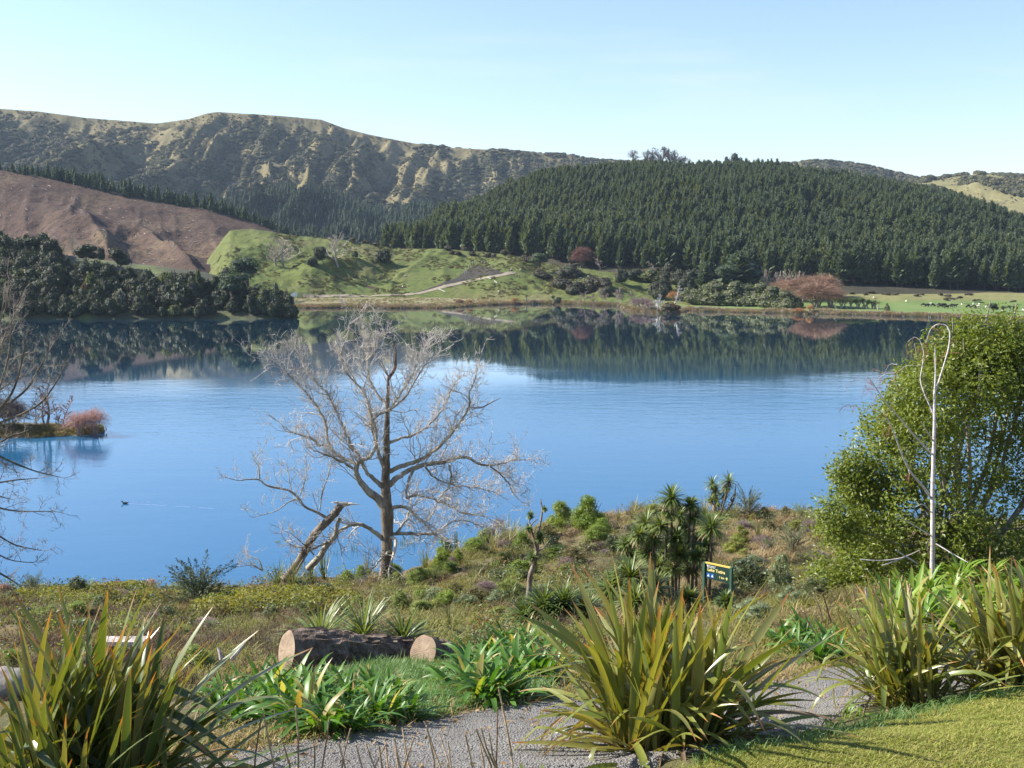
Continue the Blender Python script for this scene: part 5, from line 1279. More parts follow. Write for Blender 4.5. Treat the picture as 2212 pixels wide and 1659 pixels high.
def grow(mb, p, d, L, r0, lev, rng, mat, up, rmin):
    n = 5 if lev > 1 else 3
    b = wander(p, d, L, n, 0.26, up, rng)
    tube(mb, b, np.linspace(r0, max(rmin * 0.6, r0 * 0.4), n + 1), 4 if r0 > 0.02 else 3, mat, False)
    if lev <= 1: return
    for k in range(4 if lev == 3 else 3):
        t = 0.8 + (n - 1) * rng.random(); i = min(int(t), n - 1); q = b[i] + (b[i + 1] - b[i]) * (t - i)
        dd = (b[i + 1] - b[i]); dd = dd / np.linalg.norm(dd) * 0.9 + rdir(1)[0] * 0.95
        grow(mb, q, dd, L * (0.35 + 0.3 * rng.random()), max(rmin, r0 * 0.55), lev - 1, rng, mat, up, rmin)
def bark_mat(name, a, b_, c_, scale=3.0):
    m, N, L, b = nodes(name)
    n1 = noise(N, L, scale, 5, 0.65, stretch=(1, 1, 0.35)); n2 = noise(N, L, scale * 6, 4, 0.7, stretch=(1, 1, 0.25))
    c = ramp(N, L, n1, [(0.36, a), (0.5, b_), (0.64, c_)])
    L.new(mix(N, L, ramp(N, L, n2, [(0.4, (0.6, 0.6, 0.6)), (0.55, (0, 0, 0))]), c, a), b.inputs['Base Color'])
    b.inputs['Roughness'].default_value = 0.9; b.inputs['Specular IOR Level'].default_value = 0.2
    bump(N, L, b, n2, 0.8, 0.04); return m
M_trunkbark = bark_mat('plane_trunk_bark', (0.10, 0.075, 0.052), (0.20, 0.16, 0.115), (0.31, 0.27, 0.205))
M_limbbark = bark_mat('lichen_limb_bark', (0.20, 0.17, 0.125), (0.37, 0.335, 0.25), (0.52, 0.49, 0.38))
M_twig = leaf('bare_twig', [(0.46, 0.42, 0.37), (0.56, 0.51, 0.455), (0.38, 0.345, 0.30)], 0.7, 0.3, 0.0)
M_rawwood = plain('raw_split_wood', [(0.5, 0.42, 0.31), (0.72, 0.65, 0.53)], 4, bmp=0.4)
M_brownwood = bark_mat('brown_dead_wood', (0.12, 0.07, 0.045), (0.22, 0.13, 0.08), (0.3, 0.2, 0.13))
Z = lambda pts: [(224 + a / 6.22, 320 + b / 6.22) for a, b in pts]
PD = 55.0
rng = np.random.default_rng(5)
base = seat(*Z([(1005, 1600)])[0], PD)
plane = bpy.data.objects.new('plane_tree', None); COL.objects.link(plane)
tag(plane, 'large leafless tree with pale lichened limbs standing on the bank in front of the lake', 'tree')
def tree_part(name, mb, mats, parent): return link(name, mb.mesh(name, mats, True), parent)
centre = np.array(P(*Z([(1010, 1150)])[0], PD))
tw = MB()
mb = MB()
tp_ = [(1004, 1680), (1005, 1600), (1010, 1500), (1014, 1400), (1015, 1300), (1016, 1200), (1008, 1120), (1005, 1000), (1008, 900), (1010, 800), (1012, 700), (1015, 600), (1018, 500), (1020, 420), (1022, 360)]
tr_ = [50, 43, 38, 36, 36, 40, 33, 28, 25, 22, 18, 16, 13, 10, 8]
St, rt_ = limb(mb, Z(tp_), [q / 6.22 for q in tr_], PD, 0.0, None, 0, 12)
for k in range(6):
    a = k * 1.05 + 0.4; q = np.array(base)
    tube(mb, [q + [0.25 * math.cos(a), 0.25 * math.sin(a), 0.55], q + [0.42 * math.cos(a), 0.42 * math.sin(a), 0.12], q + [0.75 * math.cos(a), 0.75 * math.sin(a), -0.25]], [0.12, 0.12, 0.06], 6)
tree_part('trunk', mb, [M_trunkbark], plane)
twigs(tw, St[30:], rt_[30:], rng, 0.55, 1.0, centre)
LIMBS = [
 ([(1010, 1190), (960, 1110), (900, 1070), (850, 1010), (818, 950), (826, 890), (860, 868), (905, 855), (945, 800), (950, 700), (912, 600), (890, 480), (830, 400), (760, 330), (722, 220), (735, 165)], [32, 27, 24, 20, 18, 16, 13, 12, 10, 9, 8, 7, 6, 5, 4, 2], -1.2, 0.25),
 ([(822, 900), (800, 885), (750, 868), (700, 840), (650, 790), (640, 700), (620, 600), (565, 520), (500, 440), (430, 370), (360, 300), (312, 240)], [13, 12, 11, 11, 10, 9, 8, 7, 6, 5, 4, 2], 1.8, 0.1),
 ([(645, 785), (590, 780), (550, 740), (480, 715), (425, 700)], [8, 7, 6, 5, 3], -1.0, 0.1),
 ([(800, 925), (750, 890), (690, 860), (640, 840), (560, 815)], [9, 8, 7, 6, 3], -2.0, 0.1),
 ([(995, 1040), (930, 990), (880, 940), (850, 860), (790, 780), (750, 680), (700, 580), (660, 480), (620, 430), (560, 380), (500, 300), (470, 215)], [17, 14, 12, 11, 10, 9, 8, 7, 6, 5, 4, 2], 2.4, 0.15),
 ([(1000, 935), (970, 860), (945, 760), (910, 620), (980, 580), (1050, 545), (1130, 480), (1190, 380), (1240, 290), (1292, 248)], [14, 12, 11, 10, 9, 7, 6, 5, 4, 2], -1.6, 0.2),
 ([(1016, 530), (960, 470), (910, 390), (890, 290), (885, 190), (875, 110), (842, 50)], [10, 8, 7, 6, 5, 4, 2], 0.9, 0.2),
 ([(888, 250), (940, 200), (962, 120), (1010, 78)], [5, 4, 3, 2], -0.8, 0.1),
 ([(1015, 590), (1070, 500), (1130, 410), (1190, 320), (1212, 240), (1252, 180), (1320, 140)], [10, 8, 6, 5, 4, 3, 2], 1.5, 0.2),
 ([(1020, 945), (1100, 910), (1200, 880), (1290, 830), (1380, 750), (1440, 670), (1500, 590), (1530, 520), (1520, 460), (1550, 390), (1572, 330)], [16, 14, 13, 12, 10, 8, 7, 6, 5, 4, 2], -2.0, 0.2),
 ([(1015, 1035), (1080, 980), (1150, 930), (1250, 900), (1370, 885), (1450, 855), (1530, 855), (1580, 900), (1700, 905), (1800, 870), (1880, 868)], [19, 17, 15, 14, 13, 12, 10, 8, 6, 4, 2], 2.4, 0.2),
 ([(1020, 765), (1100, 735), (1180, 720), (1260, 670), (1330, 600), (1380, 520), (1412, 430), (1460, 358)], [11, 9, 8, 7, 6, 5, 4, 2], 2.8, 0.2),
 ([(1200, 905), (1160, 960), (1140, 1040), (1130, 1120), (1190, 1085), (1300, 1110), (1370, 1140), (1430, 1170), (1490, 1200), (1560, 1210), (1640, 1232)], [11, 10, 9, 8, 7, 7, 6, 5, 5, 4, 2], -2.6, 0.2),
 ([(1040, 1165), (1090, 1158), (1140, 1165), (1180, 1210), (1225, 1245), (1290, 1310), (1355, 1362)], [13, 12, 11, 9, 8, 6, 3], -2.2, 0.3),
 ([(1025, 1335), (1100, 1330), (1180, 1330), (1290, 1335), (1370, 1290), (1430, 1250), (1500, 1240), (1592, 1282)], [12, 12, 11, 8, 6, 5, 4, 2], 1.4, 0.3),
 ([(1075, 1325), (1120, 1260), (1145, 1215), (1160, 1150)], [10, 8, 6, 3], 1.6, 0.1),
 ([(1000, 1375), (930, 1310), (860, 1272), (780, 1270), (700, 1332), (640, 1385), (540, 1432), (430, 1402)], [15, 13, 12, 11, 9, 7, 5, 3], -1.6, 0.3),
 ([(1050, 1440), (1020, 1440), (960, 1510), (900, 1570), (862, 1640)], [8, 7, 5, 4, 2], -2.2, 0.2),
 ([(1400, 900), (1420, 980), (1390, 1060), (1340, 1100), (1310, 1190)], [7, 6, 5, 4, 3], 1.6, 0.1),
 ([(1250, 905), (1300, 980), (1420, 1030), (1560, 1040), (1700, 1080)], [7, 6, 5, 4, 2], 2.8, 0.1),
 ([(1650, 905), (1720, 960), (1770, 1010), (1800, 1080)], [6, 5, 4, 2], 2.5, 0.0)]
for pts, rad, off, skip in LIMBS:
    mb = MB(); S, r = limb(mb, Z(pts), [q / 6.3 for q in rad], PD, off, None, 0, 8, wob=0.018)
    tree_part('limb', mb, [M_limbbark], plane)
    twigs(tw, S, r, rng, 0.14, 1.0, centre, skip=max(0.08, skip), rmin=0.0075)
    twigs(tw, S, r, rng, 0.42, 1.8, centre, skip=0.2, rmin=0.010, up=0.05)
mb = MB(); S, r = limb(mb, Z([(1530, 545), (1600, 548), (1650, 520), (1705, 492)]), [0.8, 0.7, 0.6, 0.3], PD, 0.3, None); twigs(mb, S, r, rng, 0.8, 0.4, centre, levels=1, skip=0.5)
p_ = tree_part('dead_branch', mb, [M_brownwood], plane); p_['label'] = 'dark bare dead branch sticking out on the right'
mb = MB(); S, r = limb(mb, Z([(1022, 365), (1048, 330), (1068, 290), (1066, 230), (1072, 195), (1052, 140)]), [1.7, 1.7, 1.6, 1.1, 1.0, 0.3], PD, 0.0, None)
limb(mb, Z([(1020, 350), (990, 300), (965, 270)]), [0.7, 0.5, 0.3], PD, 0.0, None)
p_ = tree_part('dead_top', mb, [M_brownwood], plane); p_['label'] = 'reddish brown dead top of the trunk'
mb = MB(); limb(mb, Z([(1000, 1352), (1030, 1352), (1068, 1358), (1070, 1400), (1058, 1450), (1032, 1530), (1022, 1570), (1035, 1650)]), [1.7, 1.9, 1.7, 1.5, 1.4, 1.0, 0.8, 0.5], PD, -1.2, None); limb(mb, Z([(1032, 1530), (1080, 1560), (1130, 1610)]), [0.7, 0.6, 0.3], PD - 1.0, -0.5, None)
p_ = tree_part('hanging_branch', mb, [M_rawwood], plane); p_['label'] = 'pale barkless broken branch hanging against the trunk'
p_ = tree_part('twigs', tw, [M_twig], plane); p_['kind'] = 'stuff'

fall = bpy.data.objects.new('broken_limb', None); COL.objects.link(fall)
tag(fall, 'fallen broken limb leaning up from the bank left of the big bare tree', 'branch')
tw = MB(); c2_ = np.array(P(*Z([(700, 1500)])[0], PD))
mb = MB(); S, r = limb(mb, Z([(380, 1620), (420, 1570), (470, 1500), (520, 1400), (580, 1310), (640, 1255), (690, 1205), (718, 1165), (735, 1148)]), [q / 6.22 for q in (32, 28, 27, 26, 25, 25, 24, 23, 20)], PD - 1.5, 0.5, None, 0, 9)
tree_part('main_stem', mb, [M_trunkbark], fall)
mb = MB(); S, r = limb(mb, Z([(520, 1550), (560, 1510), (600, 1470), (630, 1410), (690, 1350), (700, 1290), (720, 1230)]), [q / 6.22 for q in (22, 21, 20, 19, 16, 14, 10)], PD - 1.0, 0.0, None)
tree_part('prop_stem', mb, [M_limbbark], fall)
mb = MB(); q = P(*Z([(735, 1150)])[0], PD - 1.0)
for k in range(9):
    a = rng.normal(0, 0.12); L = rng.uniform(0.3, 1.0) * (1 if k % 3 else -0.55); z0 = rng.normal(0, 0.06)
    tube(mb, [(q.x - 0.15, q.y + rng.normal(0, 0.08), q.z + z0), (q.x + L * 0.5, q.y + rng.normal(0, 0.1), q.z + z0 + 0.05 + a * 0.3), (q.x + L, q.y + rng.normal(0, 0.1), q.z + z0 + a * 0.4)], [0.08, 0.06, 0.006], 5)
p_ = tree_part('splintered_end', mb, [M_rawwood], fall); p_['label'] = 'white splintered break at the top of the limb'
for pts, rad, off in [([(645, 1235), (580, 1195), (500, 1165), (460, 1100), (400, 1055), (330, 1045), (260, 1030), (220, 990), (150, 990), (90, 1000), (32, 985)], [11, 9, 8, 8, 7, 7, 6, 5, 4, 3, 2], -1.5),
                      ([(222, 990), (215, 900), (180, 870), (240, 805)], [5, 4, 3, 2], 0.3), ([(462, 1110), (400, 1130), (330, 1190), (200, 1222)], [5, 4, 3, 2], -0.8), ([(595, 1190), (610, 1070), (650, 970), (670, 880)], [4, 4, 3, 2], 0.6),
                      ([(470, 1095), (510, 990), (512, 870)], [4, 3, 2], 0.8), ([(420, 1060), (400, 960), (390, 900)], [3, 3, 2], 0.6), ([(560, 1460), (480, 1380), (420, 1330)], [5, 4, 2], -0.8), ([(240, 1560), (220, 1490), (170, 1470)], [6, 4, 2], 0.3), ([(240, 1560), (180, 1520), (120, 1530)], [5, 3, 2], -0.3)]:
    mb = MB(); S, r = limb(mb, Z(pts), [q / 6.22 for q in rad], PD - 1.0, off, None, 0, 6); tree_part('branch', mb, [M_limbbark], fall)
    twigs(tw, S, r, rng, 0.36, 1.1, c2_, skip=0.1, levels=3, rmin=0.008)
p_ = tree_part('twigs', tw, [M_twig], fall); p_['kind'] = 'stuff'

# --- the tree whose branches reach in from the left
Z1 = lambda pts: [(a / 5.365, 277.3 + b / 5.365) for a, b in pts]
lt = bpy.data.objects.new('bare_tree', None); COL.objects.link(lt)
tag(lt, 'leafless tree just outside the left edge with branches reaching over the lake', 'tree')
LD = 44.0; tw = MB(); lc = np.array(P(*Z1([(-260, 800)])[0], LD)); mb = MB()
gb = seat(-52, 640, LD)
T0 = [Vector((gb.x, gb.y, gb.z - 0.5)), gb + Vector((0.1, 0, 3)), gb + Vector((0, 0.2, 7)), gb + Vector((0.3, 0, 11)), gb + Vector((0.5, 0, 15))]
tube(mb, T0, [0.3, 0.24, 0.17, 0.1, 0.03], 9, 0, True, 0.06); tree_part('trunk', mb, [M_trunkbark], lt)
M_darklimb = bark_mat('dark_limb_bark', (0.085, 0.075, 0.055), (0.15, 0.13, 0.095), (0.25, 0.225, 0.16))
for pts, rad, off in [([(-180, 800), (-60, 680), (0, 590), (50, 420), (62, 250), (42, 100), (50, 10)], [10, 8, 7, 6, 5, 4, 2], 1), ([(-200, 850), (-100, 790), (0, 715), (80, 600), (130, 400), (150, 270)], [10, 8, 7, 6, 4, 2], -1), ([(-200, 800), (-80, 720), (40, 685), (150, 600), (220, 470), (300, 335)], [9, 8, 7, 6, 4, 2], 0.5),
                      ([(-200, 870), (-80, 810), (0, 780), (100, 742), (220, 680), (300, 570), (348, 470)], [9, 8, 7, 6, 5, 4, 2], -1.5), ([(-200, 960), (-60, 905), (0, 885), (60, 850), (150, 825), (180, 790)], [8, 6, 6, 5, 4, 2], 0.6), ([(-200, 900), (-60, 930), (0, 960), (80, 1000), (200, 1045), (322, 1072)], [8, 6, 6, 5, 4, 2], -0.6),
                      ([(-200, 1140), (-60, 1110), (0, 1100), (100, 1085), (205, 1078)], [8, 6, 5, 4, 2], 1), ([(-200, 1150), (-60, 1205), (0, 1240), (100, 1257), (282, 1255)], [8, 6, 5, 4, 2], -0.8), ([(-200, 1290), (-60, 1355), (0, 1390), (80, 1440), (222, 1466)], [8, 6, 5, 4, 2], 0.4),
                      ([(-200, 1480), (-60, 1550), (20, 1600), (112, 1655)], [8, 6, 5, 2], -0.5), ([(-200, 640), (-60, 500), (-10, 420), (30, 300), (90, 180)], [8, 6, 5, 4, 2], -1), ([(-180, 560), (-60, 380), (0, 250), (20, 120)], [7, 5, 4, 2], 0.8), ([(-180, 1000), (-50, 1150), (10, 1180), (60, 1190)], [6, 4, 3, 2], 0.8), ([(-200, 720), (-50, 640), (60, 560), (150, 520)], [7, 5, 4, 2], 1.5), ([(-100, 1480), (-20, 1480), (60, 1520), (150, 1530)], [6, 4, 3, 2], -0.6)]:
    mb = MB(); S, r = limb(mb, Z1(pts), [q / 5.365 for q in rad], LD, off, None, 0, 6)
    tree_part('branch', mb, [M_darklimb], lt); twigs(tw, S, r, rng, 0.26, 0.95, lc, levels=3, skip=0.2, out=0.2, rmin=0.0065)
M_darktwig = leaf('dark_bare_twig', [(0.20, 0.17, 0.14), (0.28, 0.235, 0.195)], 0.8, 0.2, 0.0)
p_ = tree_part('twigs', tw, [M_darktwig], lt); p_['kind'] = 'stuff'

# --- the white stemmed bare tree on the right
Z2 = lambda pts: [(682.7 + a / 6.48, 320 + b / 6.48) for a, b in pts]
bt = bpy.data.objects.new('birch_tree', None); COL.objects.link(bt)
tag(bt, 'slim white stemmed leafless tree in front of the big evergreen', 'tree')
BD = 25.0; mb = MB()
def birch_mat():
    m, N, L, b = nodes('white_bark')
    n = noise(N, L, 5, 4, 0.6, stretch=(1, 1, 2.5)); n2 = noise(N, L, 1.2, 3, 0.5)
    c = ramp(N, L, n, [(0.3, (0.18, 0.15, 0.14)), (0.42, (0.42, 0.375, 0.355)), (0.6, (0.56, 0.515, 0.495))])
    L.new(mix(N, L, ramp(N, L, n2, [(0.45, (0, 0, 0)), (0.7, (0.5, 0.5, 0.5))]), c, (0.36, 0.31, 0.27)), b.inputs['Base Color']); b.inputs['Roughness'].default_value = 0.8; return m
M_birch = birch_mat()
limb(mb, Z2([(1615, 1850), (1617, 1590), (1620, 1400), (1618, 1150), (1625, 900), (1630, 770), (1632, 600), (1632, 480), (1640, 350), (1635, 180)]), [q / 7.6 for q in (20, 18, 17, 16, 15, 13, 11, 9, 7, 3)], BD, 0.0, None, 0, 9); tree_part('trunk', mb, [M_birch], bt)
tw = MB(); bc = np.array(P(*Z2([(1620, 1000)])[0], BD))
for pts, rad, off, tl in [([(1638, 460), (1665, 380), (1690, 300), (1725, 180), (1735, 80), (1710, 32), (1650, 24), (1605, 55), (1575, 150)], [7, 7, 6, 6, 6, 5, 4, 3, 1.5], 0.4, 0.5), ([(1612, 1160), (1575, 1100), (1540, 1060), (1470, 980), (1420, 870), (1380, 760), (1340, 660), (1305, 605)], [11, 11, 10, 8, 7, 6, 5, 3], -1.4, 0.3),
                          ([(1615, 870), (1560, 810), (1500, 750), (1420, 650), (1340, 560), (1290, 500), (1240, 420), (1205, 370)], [8, 8, 7, 6, 5, 4, 4, 2], -1.0, 0.4), ([(1240, 430), (1190, 395), (1145, 392)], [3, 2, 2], 0, 0.6), ([(1625, 610), (1570, 490), (1535, 390), (1555, 290), (1562, 200)], [6, 5, 5, 4, 2], 0.5, 0.4),
                          ([(1620, 780), (1580, 720), (1545, 660)], [8, 6, 3], -0.8, 0), ([(1608, 1245), (1580, 1210), (1550, 1190), (1510, 1212)], [5, 4, 4, 2], -0.6, 0), ([(1605, 1395), (1480, 1320), (1380, 1260)], [6, 5, 3], -1.0, 0), ([(1625, 1440), (1740, 1510), (1850, 1572)], [6, 5, 3], -0.8, 0),
                          ([(1570, 300), (1450, 290), (1390, 340), (1300, 350), (1260, 390)], [2, 2, 2, 1.5, 1], 0.3, 0.8), ([(1305, 605), (1240, 580), (1150, 570), (1080, 548)], [3, 2, 2, 1], -0.2, 0.4), ([(1562, 210), (1540, 130), (1500, 105), (1460, 140)], [2, 2, 1.5, 1], 0.3, 0.7), ([(1390, 290), (1340, 280), (1300, 360)], [2, 1.5, 1], 0.3, 0.7), ([(1410, 850), (1450, 930), (1470, 1000)], [3, 2, 1], -0.6, 0.4)]:
    mb = MB(); S, r = limb(mb, Z2(pts), [q / 8.6 for q in rad], BD, off, None, 0, 6); tree_part('branch', mb, [M_birch], bt)
    if tl: twigs(tw, S, r, rng, 0.16, 0.34 + 0.2 * tl, bc, levels=2, skip=0.75 if tl < 0.5 else 0.4, up=-0.28, rmin=0.0035, out=0.0)
M_redtwig = leaf('red_brown_bare_twig', [(0.20, 0.085, 0.06), (0.28, 0.13, 0.09)], 0.8, 0.2, 0.0)
p_ = tree_part('twigs', tw, [M_redtwig], bt); p_['kind'] = 'stuff'
for k, (pts, rad, lb) in enumerate([([(1150, 1552), (1280, 1562), (1420, 1545), (1540, 1490)], [4, 5, 5, 3], 'long pale cut branch lying at the foot of the white stemmed tree'), ([(1290, 1590), (1330, 1580), (1460, 1530)], [4, 4, 3], 'short pale cut branch crossing the long one'), ([(1380, 1490), (1440, 1530), (1525, 1580)], [5, 6, 5], 'white barkless cut branch leaning into the leaves')]):
    mb = MB(); limb(mb, Z2(pts), [q / 9 for q in rad], 20.5, 0.0, None, 0, 6); tag(link('cut_branch', mb.mesh('cut_branch', [M_birch], True)), lb, 'branch')

# ================================================================== THE BIG EVERGREEN ON THE RIGHT
M_glossy = leaf('glossy_leaf', [(0.105, 0.145, 0.022), (0.165, 0.205, 0.03), (0.235, 0.27, 0.042), (0.31, 0.31, 0.07)], 0.42, 0.40, 0.42, (1.5, 1.4, 0.4))
M_shade = plain('inner_shade_twigs', [(0.035, 0.04, 0.02), (0.075, 0.07, 0.04)], 4)
ET = 31.0
et = bpy.data.objects.new('evergreen_tree', None); COL.objects.link(et)
tag(et, 'big glossy leaved evergreen tree filling the right edge', 'tree')
EB = [(2150, 765, 75), (2225, 800, 95), (2085, 815, 80), (2010, 880, 80), (2180, 880, 110), (1960, 980, 95), (1890, 1050, 75), (2080, 1000, 120), (1880, 1135, 80), (2000, 1130, 110), (2160, 1120, 120), (1830, 1225, 75), (1920, 1250, 95), (2050, 1240, 100), (2290, 1000, 130), (2310, 880, 110), (2180, 745, 50), (1960, 870, 50), (1925, 925, 55), (1850, 1030, 45), (1812, 1130, 40), (2290, 1180, 130), (1790, 1270, 50)]
EB += [(2120, 745, 55), (2060, 775, 60), (1990, 815, 45)]
mb = MB(); kids = []
for x, y, r in EB:
    d = ET + RNG.uniform(-1.6, 1.6) + (1.2 if y > 1150 else 0); c = np.array(P2(x, y, d)); R = r * K * pxm(d) * RNG.uniform(0.9, 1.14)
    ns = int((80 + R * 165) * RNG.uniform(0.65, 1.2))
    for k in range(ns):                                             # sprays of leaves at the ends of small shoots
        dd = rdir(1)[0]; 
        if dd[1] > 0.55: continue
        q = c + dd * R * np.array([1.05, 1.15, 0.95]) * (0.60 + 0.5 * RNG.random() + (0.35 * RNG.random() if RNG.random() < 0.22 else 0))
        n = 15
        ax = dd + np.array([0, 0, 0.5]) + 0.4 * RNG.normal(size=3); ax /= np.linalg.norm(ax)
        pp = q + ax * (RNG.random((n, 1)) - 0.3) * 0.45 + RNG.normal(0, 0.12, (n, 3))
        leaves(mb, pp, dd * 0.5 + np.array([0, 0, 0.6]), 0.125 * RNG.uniform(0.75, 1.25, n), 0.46, 0, 0.55, along=ax)
    kids.append((c, R))
link('foliage', mb.mesh('foliage', [M_glossy]), et)
trunk0 = np.array(seat(955, 592, ET + 1.0))
mb = MB(); tube(mb, [trunk0 - [0, 0, 0.4], trunk0 + [0.1, 0, 0.6], trunk0 + [0.1, 0, 1.3]], [0.3, 0.24, 0.22], 9); link('trunk', mb.mesh('trunk', [M_palebark], True), et)
mb = MB()
for c, R in kids:
    s0 = trunk0 + np.array([RNG.normal(0, 0.4), RNG.normal(0, 0.3), RNG.uniform(0.3, 1.3)])
    m_ = s0 * 0.5 + c * 0.5 + np.array([RNG.normal(0, 0.25), 0, -0.3])
    tube(mb, [s0, m_, c, c + (c - m_) * 0.35], [0.085, 0.06, 0.035, 0.012], 6, 0, False)
    for k in range(7):
        e = c + rdir(1)[0] * R * 0.95; q = m_ * 0.4 + c * 0.6
        tube(mb, [q, (q + e) / 2 + RNG.normal(0, 0.1, 3), e], [0.03, 0.018, 0.007], 4, 0, False)
link('branches', mb.mesh('branches', [M_palebark], True), et)
mb = MB()
for c, R in kids: leaves(mb, c + np.array([0, R * 0.5, -R * 0.2]) + rdir(160) * R * 0.8 * RNG.random((160, 1)), rdir(160), 0.2, 0.5, 0, 1)
link('inner_twigs', mb.mesh('inner_twigs', [M_glossy]), et)

# ================================================================== THE BANK
NX = 26000
X = RNG.uniform(-62, 62, NX); Y = np.exp(RNG.uniform(math.log(14.5), math.log(80), NX))
ok = np.abs(X / Y) < 0.62; X, Y = X[ok], Y[ok]
def zpix(X, Y, Z):
    dz = Z - EYE; den = Y * CP - dz * SP
    return W / 2 + F * X / den, H / 2 - F * (dz * CP + Y * SP) / den
Z = near_z(X, Y); PU, PV = zpix(X, Y, Z)
ok = (Z > 0.6); 
pathy = np.interp(PU, *zip(*PATH_UP)); ok &= (Y > pathy + 1.2)
ok &= ~((PV > 640) & (PU > 330) & (PU < 520) & (Y < 18.5)) & ~((PU > 872) & (PV > 570) & (Y < 24) & (Y > 16.5))             # the fresh grass in front of the log
X, Y, Z, PU, PV = (a[ok] for a in (X, Y, Z, PU, PV))
g = fbm(X / 3.2, Y / 3.2, 3, 301); g2n = fbm(X / 1.1, Y / 1.1, 2, 305)
dry = 0.41 + 0.26 * sstep(620, 760, PU) * (1 - sstep(545, 600, PV)) - 0.05 * (PU < 420)
kind = np.where(g < dry - 0.06, 0, np.where(g2n > 0.53, 2, 1))          # 0 tan, 1 olive, 2 heath
heathy = ((PU < 330) & (PV > 596)) | ((PU > 560) & (PU < 720) & (PV > 535) & (PV < 580))
kind = np.where((kind == 2) & (RNG.random(len(kind)) < 0.6), 1, kind)
kind = np.where(heathy & (g2n > 0.47), 2, kind)
kind = np.where((PU > 730) & (PV < 560) & (g2n < 0.62), 0, kind)
sz = RNG.uniform(0.55, 1.1, len(X)) * (0.6 + 0.8 * g2n) * np.clip(0.62 + Y / 140, 0.6, 0.95)
T_tan = [tuft_source(11 + i, M_tan, 46, 0.62, 0.020, 0.24, 0.9, 3) for i in range(3)]
T_olive = [tuft_source(21 + i, M_olive, 46, 0.5, 0.022, 0.24, 0.9, 3) for i in range(3)]
T_heath = [tuft_source(31 + i, M_heath, 60, 0.55, 0.014, 0.24, 0.6, 2) for i in range(3)]
for k, src, nm, lb in [(0, T_tan, 'dry_grass', 'dry tawny grass over the bank above the lake'), (1, T_olive, 'bank_grass', 'olive green grass in patches over the bank'), (2, T_heath, 'brown_brush', 'brown low brush and dead stems over the bank')]:
    m = kind == k
    scatter(nm, src, np.stack([X, Y, Z], 1)[m], eul(int(m.sum()), 0.12), (sz[m][:, None] * np.array([[1.0, 1.0, 0.85]])), lb, 'grass')
# low yellow green creeper mounds
def cover_source(seed):
    mb = MB(); d = rdir(150); d[:, 2] = np.abs(d[:, 2]) * 0.8 + 0.1
    leaves(mb, d * [0.5, 0.5, 0.34] * (0.75 + 0.35 * RNG.random((150, 1))), d, 0.085, 0.7, 0, 0.6); return hidden_source('cover_source', mb.mesh('cover', [M_yellowcover]))
csrc = [cover_source(i) for i in range(3)]
pts = []
for (x0, x1, y0, y1, n) in [(200, 300, 1266, 1285, 60), (455, 660, 1290, 1320, 150), (0, 180, 1278, 1300, 40), (380, 480, 1270, 1290, 30), (640, 760, 1280, 1320, 35), (170, 350, 1290, 1310, 35)]:
    for k in range(n):
        p = g2(RNG.uniform(x0, x1), RNG.uniform(y0, y1)); pts.append((p.x, p.y, p.z))
scatter('creeping_cover', csrc, pts, eul(len(pts), 0.1), RNG.uniform(0.5, 1.5, (len(pts), 1)) * np.array([[1.2, 1.2, 0.9]]), 'yellow green creeping plants in low mounds on the bank', 'ground cover')

def cover2(seed, mat, n=110, s=0.09, hgt=0.5):
    mb = MB(); d = rdir(n); d[:, 2] = np.abs(d[:, 2]) * 0.9 + 0.1
    leaves(mb, d * [0.45, 0.45, hgt] * (0.5 + 0.55 * RNG.random((n, 1))), d, s, 0.4, 0, 0.8); return hidden_source('plant_source', mb.mesh('cover', [mat]))
low = [cover2(1, leaf('low_green', [(0.14, 0.19, 0.04), (0.19, 0.235, 0.055)], 0.5, 0.35, 0.35)), cover2(2, leaf('low_grey_green', [(0.15, 0.175, 0.085), (0.20, 0.22, 0.11)], 0.5, 0.35, 0.3)), cover2(3, leaf('low_dark_green', [(0.06, 0.085, 0.03), (0.09, 0.115, 0.038)], 0.5, 0.35, 0.25), 120), cover2(4, leaf('low_rust', [(0.16, 0.095, 0.05), (0.20, 0.13, 0.07)], 0.7, 0.3, 0.25))]
m = (fbm(X / 5, Y / 5, 3, 333) > 0.50) & (RNG.random(len(X)) < 0.25) & (Y > 18.6)
s = RNG.uniform(0.4, 1.35, (int(m.sum()), 1)) ** 1.2 * np.clip(0.5 + Y[m][:, None] / 60, 0.6, 1.4)
scatter('low_plants', low, np.stack([X, Y, Z], 1)[m], eul(int(m.sum()), 0.15), s * np.ones((1, 3)), 'mixed low green and rusty plants scattered through the grass of the bank', 'ground cover')
